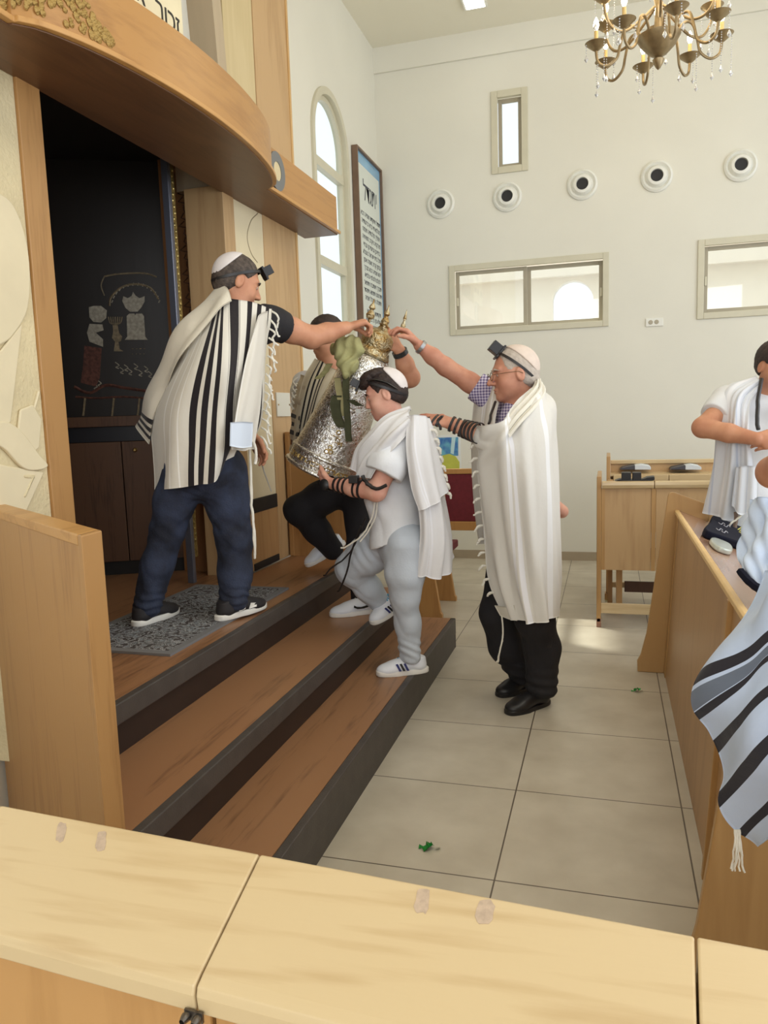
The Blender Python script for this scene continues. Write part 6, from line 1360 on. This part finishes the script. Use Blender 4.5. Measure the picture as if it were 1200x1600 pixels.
# ------------------------------------------------------------------ silver scroll case
B0, B1 = at(499, 737, 3.80), at(577, 562, 3.84); AX = nrm(B1-B0); LN = np.linalg.norm(B1-B0)
SCt = thing('torah_scroll_case', 'tall engraved silver Torah case with gold crown, tilted among the reaching hands', 'scroll case', tuple(B0))
M_silver = bpy.data.materials.new('engraved_silver'); M_silver.use_nodes = True; nt = M_silver.node_tree; N = nt.nodes; L = nt.links; b = N['Principled BSDF']
b.inputs['Metallic'].default_value = 0.9; b.inputs['Roughness'].default_value = 0.26; b.inputs['Base Color'].default_value = S(214, 208, 196)
tc = N.new('ShaderNodeTexCoord'); n1 = N.new('ShaderNodeTexNoise'); n1.inputs['Scale'].default_value = 42; n1.inputs['Detail'].default_value = 3; n1.inputs['Distortion'].default_value = 2.2; L.new(tc.outputs['Object'], n1.inputs['Vector'])
bp = N.new('ShaderNodeBump'); bp.inputs['Strength'].default_value = 0.75; bp.inputs['Distance'].default_value = 0.008; L.new(n1.outputs['Fac'], bp.inputs['Height']); L.new(bp.outputs[0], b.inputs['Normal'])
rp = N.new('ShaderNodeValToRGB'); rp.color_ramp.elements[0].position = 0.38; rp.color_ramp.elements[0].color = S(176, 166, 146); rp.color_ramp.elements[1].position = 0.52; rp.color_ramp.elements[1].color = S(236, 234, 230); L.new(n1.outputs['Fac'], rp.inputs[0]); L.new(rp.outputs[0], b.inputs['Base Color'])
M_goldm = mat('polished_gold', S(206, 176, 110), 0.28, 0.95, var=0.3, nscale=60, bump=0.3, bscale=130); M_silg = mat('gilded_silver', S(206, 196, 164), 0.3, 0.9, var=0.5, nscale=34, col2=S(170, 136, 78), bump=0.9, bscale=90)
MB().lathe([(0.16, 0.0), (0.185, -0.004), (0.196, 0.006), (0.194, 0.016), (0.184, 0.022), (0.183, 0.085), (0.190, 0.092), (0.188, 0.100), (0.178, 0.106), (0.160, 0.26), (0.142, 0.42), (0.128, LN-0.04), (0.118, LN-0.005), (0.09, LN+0.02), (0.05, LN+0.035)], B0, axis=AX, seg=72).build('silver_body', M_silver, SCt, smooth=True)
MB().lathe([(0.05, LN+0.02), (0.092, LN+0.022), (0.098, LN+0.032), (0.092, LN+0.042), (0.086, LN+0.06), (0.078, LN+0.065), (0.086, LN+0.10), (0.080, LN+0.13), (0.060, LN+0.152), (0.03, LN+0.165), (0.022, LN+0.18), (0.030, LN+0.19), (0.012, LN+0.20)], B0, axis=AX, seg=40).build('crown_dome', M_silg, SCt, smooth=True)
e1 = nrm(np.cross(AX, V3(0, 1, 0))); e2 = np.cross(AX, e1)
for i in range(40):
    a = 2*math.pi*i/40; o = e1*math.cos(a)+e2*math.sin(a); c = B0+AX*(LN+0.028)+o*0.092
    if i == 0: bd2 = MB()
    bd2.lathe([(0.0005, -0.005), (0.0055, 0), (0.0005, 0.005)], c, axis=AX, seg=8, cap=False)
bd2.build('crown_beading', M_silg, SCt, smooth=True)
# finials
for (px, py, Yf_, s_) in ((580, 488, 3.86, 1.0), (603, 498, 3.82, 0.9), (631, 505, 3.9, 0.55)):
    c = at(px, py, Yf_); dr = nrm(AX*0.7+V3(0, 0, 0.5))
    MB().lathe([(0.006, -0.06), (0.008, -0.035), (0.020*s_, -0.030), (0.024*s_, -0.012), (0.014*s_, 0.004), (0.009*s_, 0.012), (0.018*s_, 0.022), (0.013*s_, 0.036), (0.005, 0.046), (0.001, 0.070)], c, axis=dr, seg=20).build('finial', M_silg, SCt, smooth=True)
# gold letters and emblems in relief
def on_case(a, h, R_=None):
    hs = [0.0, 0.106, 0.26, 0.42, LN-0.04, LN]; rs = [0.183, 0.178, 0.160, 0.142, 0.128, 0.118]; R_ = R_ or float(np.interp(h, hs, rs)); return B0+AX*h+(e1*math.cos(a)+e2*math.sin(a))*(R_+0.002)
def facing_angle():
    d = -B0+V3(0, 0, CH); d = d-AX*(d@AX); return math.atan2(d@e2, d@e1)
fa = facing_angle(); rng = random.Random(9)
def mark(a, h, sz, m, kind):
    u_ = sz/0.17; P = []
    if kind == 0: pts = [(-.5, -.5), (.5, -.5), (.5, .5), (-.4, .5)]
    elif kind == 1: pts = [(-.5, .5), (.5, .5), (.5, -.5)]
    elif kind == 2: pts = [(-.4, -.5), (0, .1), (.4, .5), (.5, -.4)]
    else: pts = [(0.5*math.cos(t_), 0.5*math.sin(t_)) for t_ in np.linspace(0, 6.28, 9)]
    MB().tube([on_case(a+x*u_, h+y*sz, 0.183 if h < 0.1 else None) for x, y in pts], 0.0032, 6).build('gold_relief', m, SCt, smooth=True)
for i in range(16): mark(fa-1.15+i*0.15, 0.052, 0.020, M_goldm, i % 3)
for (da, h, k) in ((0.05, 0.25, 3), (0.0, 0.215, 1), (0.12, 0.21, 0), (0.22, 0.20, 2), (-0.05, 0.14, 3), (-0.0, 0.165, 3), (0.06, 0.145, 3), (0.2, LN-0.06, 3), (0.05, LN-0.10, 0), (0.25, LN-0.13, 2), (0.0, LN-0.17, 1)): mark(fa+da, h, 0.022, M_goldm, k)
# olive cloth and webbing tied round the neck of the case
OG = thing('olive_cloth', 'olive green cloth with dark straps tied over the top of the silver case', 'cloth', tuple(at(537, 600, 3.68)))
M_olive = mat('olive_cloth', S(172, 168, 116), 0.85, var=0.2, nscale=14, bump=0.2, bscale=120); M_ostr = mat('dark_olive_webbing', S(72, 74, 48), 0.85, var=0.15, nscale=30, bump=0.2, bscale=200); M_khaki = mat('khaki_cloth', S(170, 162, 116), 0.85, var=0.12, nscale=14)
v = Vol(); v.chain([at(524, 545, 3.68), at(535, 540, 3.66), at(552, 537, 3.66), at(562, 548, 3.66)], [0.030, 0.038, 0.036, 0.028], 0.02); v.chain([at(534, 548, 3.65), at(540, 570, 3.64), at(541, 584, 3.63)], [0.045, 0.036, 0.020], 0.02); v.chain([at(556, 545, 3.66), at(550, 572, 3.65), at(544, 586, 3.64)], [0.034, 0.026, 0.014], 0.02)
v.disp(lambda X, Y, Z: 0.004*np.sin((X*1.0-Z*0.5)*130+2*np.sin(Z*45))+wob(X, Y, Z, 45, 0.004)); vbuild(v, 'gathered_cloth', M_olive, OG, 0.004)
def strap3(pts, wpx, name, m, dy=0.012):
    G = []
    for k in (-1, 0, 1): G.append([tuple(at(x+wpx*k, y, Y)) for x, y, Y in pts])
    return sheet(name, G, m, OG, 8, 30, lambda U, V: 0.002*np.sin(V*20), thick=0.004)
strap3([(540, 584, 3.63), (541, 620, 3.615), (543, 655, 3.61), (545, 690, 3.61)], 5, 'webbing_strap', M_ostr); strap3([(526, 618, 3.635), (524, 635, 3.625), (528, 655, 3.62), (535, 668, 3.615)], 8, 'webbing_strap', M_ostr)
strap3([(527, 590, 3.65), (530, 612, 3.64), (534, 632, 3.63), (538, 650, 3.625)], 5, 'cream_ribbon', M_khaki); strap3([(548, 625, 3.60), (555, 630, 3.60), (562, 634, 3.60)], 6, 'webbing_strap', M_ostr); strap3([(515, 568, 3.69), (507, 582, 3.69), (496, 592, 3.69)], 5, 'cloth_end', M_olive)
M2 = MB().box(at(556, 645, 3.595), at(563, 639, 3.60)); M2.build('white_tag', mat('white_tag', S(220, 222, 218), 0.6), OG)
# ---- young man with folded arms behind the aisle desk
PE = person('young man in white T-shirt and white shawl with bent arm, behind the aisle desk', (0.80, 4.45, 0))
JE = dict(pel=at(1170, 838, 4.45), waist=at(1170, 775, 4.45), chest=at(1172, 690, 4.42), neck=at(1194, 612, 4.40), SL=at(1240, 615, 4.38), SR=at(1138, 628, 4.36), front=nrm((0.25, -1, 0)))
v = Vol(); trunk(v, JE, 0.9)
hE = head(v, at(1212, 572, 4.34), (0.45, -0.85, -0.28), (0.08, -0.1, 1), 1.02)
v.cone(at(1196, 618, 4.4), at(1205, 592, 4.37), 0.058, 0.056, 0.02)
RSe, REe, RWe = at(1134, 634, 4.34), at(1098, 668, 4.20), at(1182, 686, 4.06)
v.chain([RSe, REe, REe*0.5+RWe*0.5, RWe], [0.055, 0.050, 0.045, 0.031], 0.02)
hand(v, RWe, nrm(V3(1, 0, -0.12)), (0, 0.8, -0.3), (0, -0.2, 1), 1.0, curl=(0.6, 0.8, 0.5))
LSe, LEe = at(1250, 625, 4.34), at(1290, 700, 4.2); v.chain([LSe, LEe, at(1225, 690, 4.05)], [0.055, 0.05, 0.031], 0.02); hand(v, at(1225, 690, 4.05), (-1, 0, 0), (0, 1, -0.3), (0, 0, 1), 1.0, curl=(0.5, 0.6, 0.4))
lE = [V3(0.72, 4.47, 0.86), V3(0.72, 4.45, 0.45), V3(0.72, 4.5, 0.08)]; rE = [V3(0.92, 4.47, 0.86), V3(0.92, 4.45, 0.45), V3(0.94, 4.5, 0.08)]
v.chain(lE, [0.08, 0.055, 0.04], 0.03); v.chain(rE, [0.08, 0.055, 0.04], 0.03); vbuild(v, 'body', SK_A, PE, 0.005)
headgear(PE, hE, 1.02, kip=None, tef=False, hair=HR_K, brow=HR_K, hair_lift=0.010)
v = Vol(); trunk(v, JE, 1.0); v.cone(JE['waist'], at(1168, 826, 4.45), 0.14, 0.145, 0.04, flat=(JE['front'], 1.2)); v.chain([JE['SR'], RSe, RSe*0.45+REe*0.55], [0.09, 0.085, 0.075], 0.02); v.cut(RSe*0.5+REe*0.5, RSe-REe, 0.003, near=(RSe*0.4+REe*0.6, 0.12)); v.chain([JE['SL'], LSe, LSe*0.5+LEe*0.5], [0.09, 0.085, 0.075], 0.02)
v.cut(at(1168, 830, 4.45), (0, 0, 1), 0.004); v.disp(lambda X, Y, Z: wob(X, Y, Z, 24, 0.006)); vbuild(v, 'white_t_shirt', M_shirtw, PE, 0.006)
v = Vol(); v.cone(at(1170, 815, 4.45), V3(0.82, 4.45, 0.84), 0.14, 0.15, 0.05, flat=(JE['front'], 1.2)); v.chain(lE, [0.11, 0.08, 0.065], 0.03); v.chain(rE, [0.11, 0.08, 0.065], 0.03); v.cut(V3(0, 0, 0.04), (0, 0, 1)); vbuild(v, 'black_trousers', M_blackcloth, PE, 0.008)
shoe(PE, (0.72, 4.58), (0.70, 4.30), 0, M_shb, M_shb, 0.05); shoe(PE, (0.94, 4.58), (0.96, 4.30), 0, M_shb, M_shb, 0.05)
M_talE = stripes_mat('bluish_white_shawl', S(224, 228, 236), BK, [(0.15, 0.17, S(200, 208, 226)), (0.3, 0.34, S(236, 238, 244)), (0.6, 0.63, S(204, 212, 228))])
G = XA_([[(1176, 590, 4.44), (1130, 604, 4.44), (1120, 650, 4.36), (1112, 730, 4.32), (1098, 800, 4.34)], [(1182, 590, 4.34), (1142, 612, 4.26), (1136, 660, 4.20), (1132, 730, 4.20), (1122, 808, 4.22)], [(1186, 594, 4.26), (1158, 620, 4.20), (1154, 665, 4.15), (1154, 740, 4.15), (1152, 812, 4.16)], [(1190, 602, 4.24), (1172, 630, 4.19), (1170, 675, 4.13), (1176, 735, 4.12), (1172, 780, 4.13)]])
sheet('white_shawl', G, M_talE, PE, 70, 80, lambda U, V: 0.012*np.sin(U*17+V*3)*(0.4+V)+0.006*np.sin(U*33+V*8))
G = XA_([[(1150, 730, 4.12), (1143, 790, 4.13)], [(1165, 728, 4.10), (1160, 805, 4.11)], [(1185, 728, 4.10), (1184, 788, 4.11)]])
sheet('shawl_corner', G, M_talE, PE, 20, 24, lambda U, V: 0.008*np.sin(U*14))
tassel([at(1190, 592, 4.24), at(1185, 620, 4.17), at(1183, 650, 4.13), at(1184, 672, 4.12)], 0.010, M_strap, PE, 'hanging_strap')
tassel([at(1150, 800, 4.14), at(1150, 815, 4.14), at(1145, 835, 4.14)], 0.011, mat('brown_strap', S(128, 108, 96), 0.7), PE, 'belt_strap')
tassel([at(1162, 795, 4.12), at(1156, 808, 4.12), at(1142, 818, 4.12), at(1138, 832, 4.12)], 0.005, M_ftass, PE, 'corner_tassel')

# ---- person just outside the frame on the right, only the arm and sleeve showing
PF = person('bare bent elbow and pale blue sleeve at the right edge, above the desk', (0.95, 2.75, 0))
v = Vol(); JF = dict(pel=V3(1.0, 2.75, 0.9), waist=V3(0.98, 2.75, 1.02), chest=V3(0.9, 2.75, 1.22), neck=V3(0.86, 2.75, 1.42), SL=V3(0.82, 2.58, 1.36), SR=V3(0.88, 2.95, 1.36), front=V3(-1, 0, 0))
trunk(v, JF, 0.9); hF = head(v, (0.80, 2.75, 1.58), (-0.9, -0.2, -0.3), (0, 0, 1), 1.0); v.cone((0.86, 2.75, 1.44), (0.83, 2.75, 1.52), 0.056, 0.054, 0.02)
E1, W1_ = at(1197, 738, 2.62), at(1240, 700, 2.45)
v.chain([V3(0.82, 2.58, 1.36), E1+V3(0.02, 0, 0), W1_], [0.055, 0.047, 0.03], 0.02); hand(v, W1_, (0.3, -0.3, 0.9), (0, 1, 0), (1, 0, 0), 1.0)
v.chain([V3(0.88, 2.95, 1.36), V3(0.7, 3.05, 1.15), V3(0.62, 2.9, 1.0)], [0.055, 0.047, 0.03], 0.02); hand(v, V3(0.62, 2.9, 1.0), (-0.2, -1, -0.2), (0, 0, -1), (1, 0, 0), 1.0)
v.chain([V3(1.0, 2.68, 0.86), V3(0.98, 2.66, 0.45), V3(1.0, 2.66, 0.08)], [0.08, 0.055, 0.04], 0.03); v.chain([V3(1.0, 2.84, 0.86), V3(0.98, 2.86, 0.45), V3(1.0, 2.86, 0.08)], [0.08, 0.055, 0.04], 0.03)
vbuild(v, 'body', SK_A, PF, 0.006); headgear(PF, hF, 1.0, tef=False, hair=HR_K)
M_blue = mat('pale_blue_cotton', S(206, 220, 242), 0.85, var=0.06, nscale=14, bump=0.12, bscale=80)
v = Vol(); trunk(v, JF, 1.0); v.chain([JF['SL'], V3(0.74, 2.60, 1.32)], [0.08, 0.07], 0.02); v.chain([JF['SR'], V3(0.76, 3.02, 1.24)], [0.08, 0.07], 0.02); v.disp(lambda X, Y, Z: wob(X, Y, Z, 24, 0.006)); vbuild(v, 'pale_blue_shirt', M_blue, PF, 0.007)
v = Vol(); v.cone(V3(1.0, 2.76, 0.98), V3(1.0, 2.76, 0.86), 0.14, 0.15, 0.04); v.chain([V3(1.0, 2.68, 0.86), V3(0.98, 2.66, 0.45), V3(1.0, 2.66, 0.06)], [0.11, 0.08, 0.065], 0.03); v.chain([V3(1.0, 2.84, 0.86), V3(0.98, 2.86, 0.45), V3(1.0, 2.86, 0.06)], [0.11, 0.08, 0.065], 0.03); vbuild(v, 'trousers', M_blackcloth, PF, 0.009)
G = XA_([[(1172, 780, 2.52), (1166, 812, 2.50), (1160, 845, 2.46), (1152, 872, 2.40), (1162, 905, 2.34)], [(1190, 778, 2.44), (1186, 815, 2.42), (1180, 850, 2.38), (1176, 880, 2.34), (1184, 918, 2.28)], [(1225, 775, 2.44), (1220, 815, 2.40), (1215, 850, 2.36), (1212, 885, 2.32), (1215, 930, 2.26)], [(1270, 780, 2.5), (1265, 815, 2.46), (1260, 850, 2.42), (1258, 890, 2.38), (1256, 935, 2.32)]])
sheet('crumpled_sleeve', G, M_blue, PF, 50, 60, lambda U, V: 0.012*np.sin(U*15+V*9)+0.006*np.sin(U*30-V*12))
tassel([at(1157, 893, 2.33), at(1170, 908, 2.28), at(1188, 922, 2.25), at(1210, 930, 2.24)], 0.012, M_navy, PF, 'dark_cuff')

# ---- worshipper close to the camera on the right: the hanging end of a striped shawl
PG = person('close up end of a bluish white shawl with black stripes, at the right edge', (0.66, 1.42, 0))
v = Vol(); JG = dict(pel=V3(0.66, 1.42, 0.92), waist=V3(0.66, 1.42, 1.04), chest=V3(0.65, 1.42, 1.28), neck=V3(0.64, 1.42, 1.50), SL=V3(0.62, 1.24, 1.44), SR=V3(0.68, 1.60, 1.44), front=V3(-1, 0, 0))
trunk(v, JG, 0.9); hG = head(v, (0.62, 1.42, 1.66), (-0.95, 0.1, -0.1), (0, 0, 1), 1.0); v.cone((0.64, 1.42, 1.5), (0.63, 1.42, 1.6), 0.056, 0.054, 0.02)
v.chain([V3(0.68, 1.56, 1.42), V3(0.53, 1.50, 1.22), V3(0.37, 1.47, 1.12)], [0.055, 0.046, 0.03], 0.02); hand(v, V3(0.37, 1.47, 1.12), (-1, -0.1, -0.5), (0, 0, -1), (0, -1, 0), 1.0)
v.chain([V3(0.62, 1.24, 1.44), V3(0.58, 1.2, 1.18), V3(0.52, 1.28, 1.12)], [0.055, 0.046, 0.03], 0.02); hand(v, V3(0.52, 1.28, 1.12), (0.1, 1, 0.1), (0, 0, -1), (0, 0, 1), 1.0)
for yy in (1.34, 1.52): v.chain([V3(0.66, yy, 0.88), V3(0.65, yy, 0.46), V3(0.67, yy, 0.08)], [0.08, 0.055, 0.04], 0.03)
vbuild(v, 'body', SK_A, PG, 0.007); headgear(PG, hG, 1.0, tef=False, hair=HR_K)
v = Vol(); trunk(v, JG, 1.0); v.chain([JG['SR'], V3(0.60, 1.53, 1.31)], [0.08, 0.07], 0.02); v.chain([JG['SL'], V3(0.59, 1.22, 1.30)], [0.08, 0.07], 0.02); vbuild(v, 'white_shirt', M_shirtw, PG, 0.009)
v = Vol(); v.cone(V3(0.66, 1.42, 1.0), V3(0.66, 1.42, 0.88), 0.14, 0.15, 0.04)
for yy in (1.34, 1.52): v.chain([V3(0.66, yy, 0.88), V3(0.65, yy, 0.46), V3(0.67, yy, 0.05)], [0.11, 0.08, 0.065], 0.03)
vbuild(v, 'trousers', M_blackcloth, PG, 0.009)
bG = [(0.30, 0.335, None), (0.345, 0.40, S(104, 112, 126)), (0.405, 0.44, None), (0.53, 0.57, None), (0.69, 0.75, None), (0.87, 0.92, None)]
M_talG = stripes_mat('bluish_striped_shawl', S(186, 200, 224), S(44, 42, 48), bG, coord='v')
G = XA_([[(1196, 892, 1.46), (1160, 962, 1.44), (1128, 1028, 1.42), (1087, 1098, 1.42), (1100, 1150, 1.42), (1127, 1210, 1.42), (1130, 1258, 1.42), (1152, 1300, 1.42), (1185, 1322, 1.42)],
         [(1235, 872, 1.40), (1200, 930, 1.38), (1168, 995, 1.37), (1140, 1062, 1.37), (1152, 1105, 1.36), (1168, 1155, 1.36), (1178, 1205, 1.36), (1195, 1258, 1.36), (1215, 1298, 1.36)],
         [(1280, 845, 1.36), (1245, 895, 1.34), (1215, 955, 1.33), (1195, 1015, 1.32), (1202, 1058, 1.32), (1212, 1105, 1.32), (1225, 1155, 1.32), (1240, 1205, 1.32), (1255, 1260, 1.32)],
         [(1400, 780, 1.34), (1370, 840, 1.30), (1350, 890, 1.28), (1335, 945, 1.26), (1335, 990, 1.26), (1342, 1040, 1.26), (1350, 1090, 1.26), (1360, 1140, 1.26), (1370, 1200, 1.26)],
         [(1560, 640, 1.40), (1540, 760, 1.32), (1520, 820, 1.28), (1500, 880, 1.26), (1500, 930, 1.26), (1505, 980, 1.26), (1510, 1030, 1.26), (1520, 1090, 1.26), (1530, 1150, 1.26)],
         [(1680, 520, 1.42), (1700, 640, 1.22), (1700, 760, 1.18), (1690, 850, 1.18), (1690, 900, 1.18), (1690, 950, 1.18), (1700, 1010, 1.18), (1700, 1060, 1.18), (1700, 1110, 1.18)]])
sheet('hanging_striped_shawl', G, M_talG, PG, 90, 120, lambda U, V: 0.012*np.sin(V*15+U*5)+0.008*np.sin(U*14-V*8))
rng = random.Random(8)
for i in range(6): tassel([at(1148+i*1.5, 1296, 1.415), at(1148+i*2, 1325, 1.41), at(1143+i*4+rng.uniform(-2, 2), 1364-rng.uniform(0, 8), 1.41)], 0.0018, M_ftass, PG, 'corner_tassel', seed=i)

# ---- child almost entirely hidden behind the older man
PH = person('bare elbow of a child standing behind the older man in the cream shawl', (-0.5, 4.75, 0))
v = Vol(); JH = dict(pel=V3(-0.510, 4.75, 0.62), waist=V3(-0.510, 4.75, 0.72), chest=V3(-0.510, 4.75, 0.9), neck=V3(-0.510, 4.75, 1.06), SL=V3(-0.400, 4.75, 1.0), SR=V3(-0.620, 4.75, 1.0), front=V3(0, 1, 0))
trunk(v, JH, 0.6); hH = head(v, (-0.51, 4.76, 1.16), (0, 1, 0), (0, 0, 1), 0.9); v.cone((-0.51, 4.75, 1.04), (-0.51, 4.75, 1.12), 0.04, 0.04, 0.02)
el = at(881, 803, 4.72); v.chain([V3(-0.420, 4.74, 1.0), el-V3(0.012, 0, -0.015), V3(-0.450, 4.84, 0.93)], [0.04, 0.036, 0.026], 0.02); hand(v, V3(-0.450, 4.84, 0.93), (-1, 0.2, 0), (0, -1, 0), (0, 0, 1), 0.8)
v.chain([V3(-0.600, 4.75, 1.0), V3(-0.620, 4.78, 0.82), V3(-0.570, 4.85, 0.72)], [0.04, 0.034, 0.026], 0.02); hand(v, V3(-0.570, 4.85, 0.72), (0.5, 0.6, 0), (0, -1, 0), (0, 0, 1), 0.8)
for xx in (-0.55, -0.45): v.chain([V3(xx, 4.75, 0.58), V3(xx, 4.75, 0.32), V3(xx, 4.76, 0.07)], [0.065, 0.045, 0.032], 0.02)
vbuild(v, 'body', SK_C, PH, 0.006); headgear(PH, hH, 0.9, tef=False, hair=HR_K)
v = Vol(); trunk(v, JH, 0.68); v.cone(V3(-0.420, 4.75, 1.0), V3(-0.390, 4.745, 0.96), 0.055, 0.05, 0.02); vbuild(v, 't_shirt', M_shirtw, PH, 0.007)
v = Vol(); v.cone(V3(-0.510, 4.75, 0.66), V3(-0.510, 4.75, 0.58), 0.09, 0.10, 0.03)
for xx in (-0.55, -0.45): v.chain([V3(xx, 4.75, 0.58), V3(xx, 4.75, 0.32), V3(xx, 4.76, 0.06)], [0.08, 0.06, 0.05], 0.02)
vbuild(v, 'trousers', M_blackcloth, PH, 0.008); shoe(PH, (-0.55, 4.70), (-0.55, 4.90), 0, M_shb, M_shb, 0.038); shoe(PH, (-0.45, 4.70), (-0.45, 4.90), 0, M_shb, M_shb, 0.038)
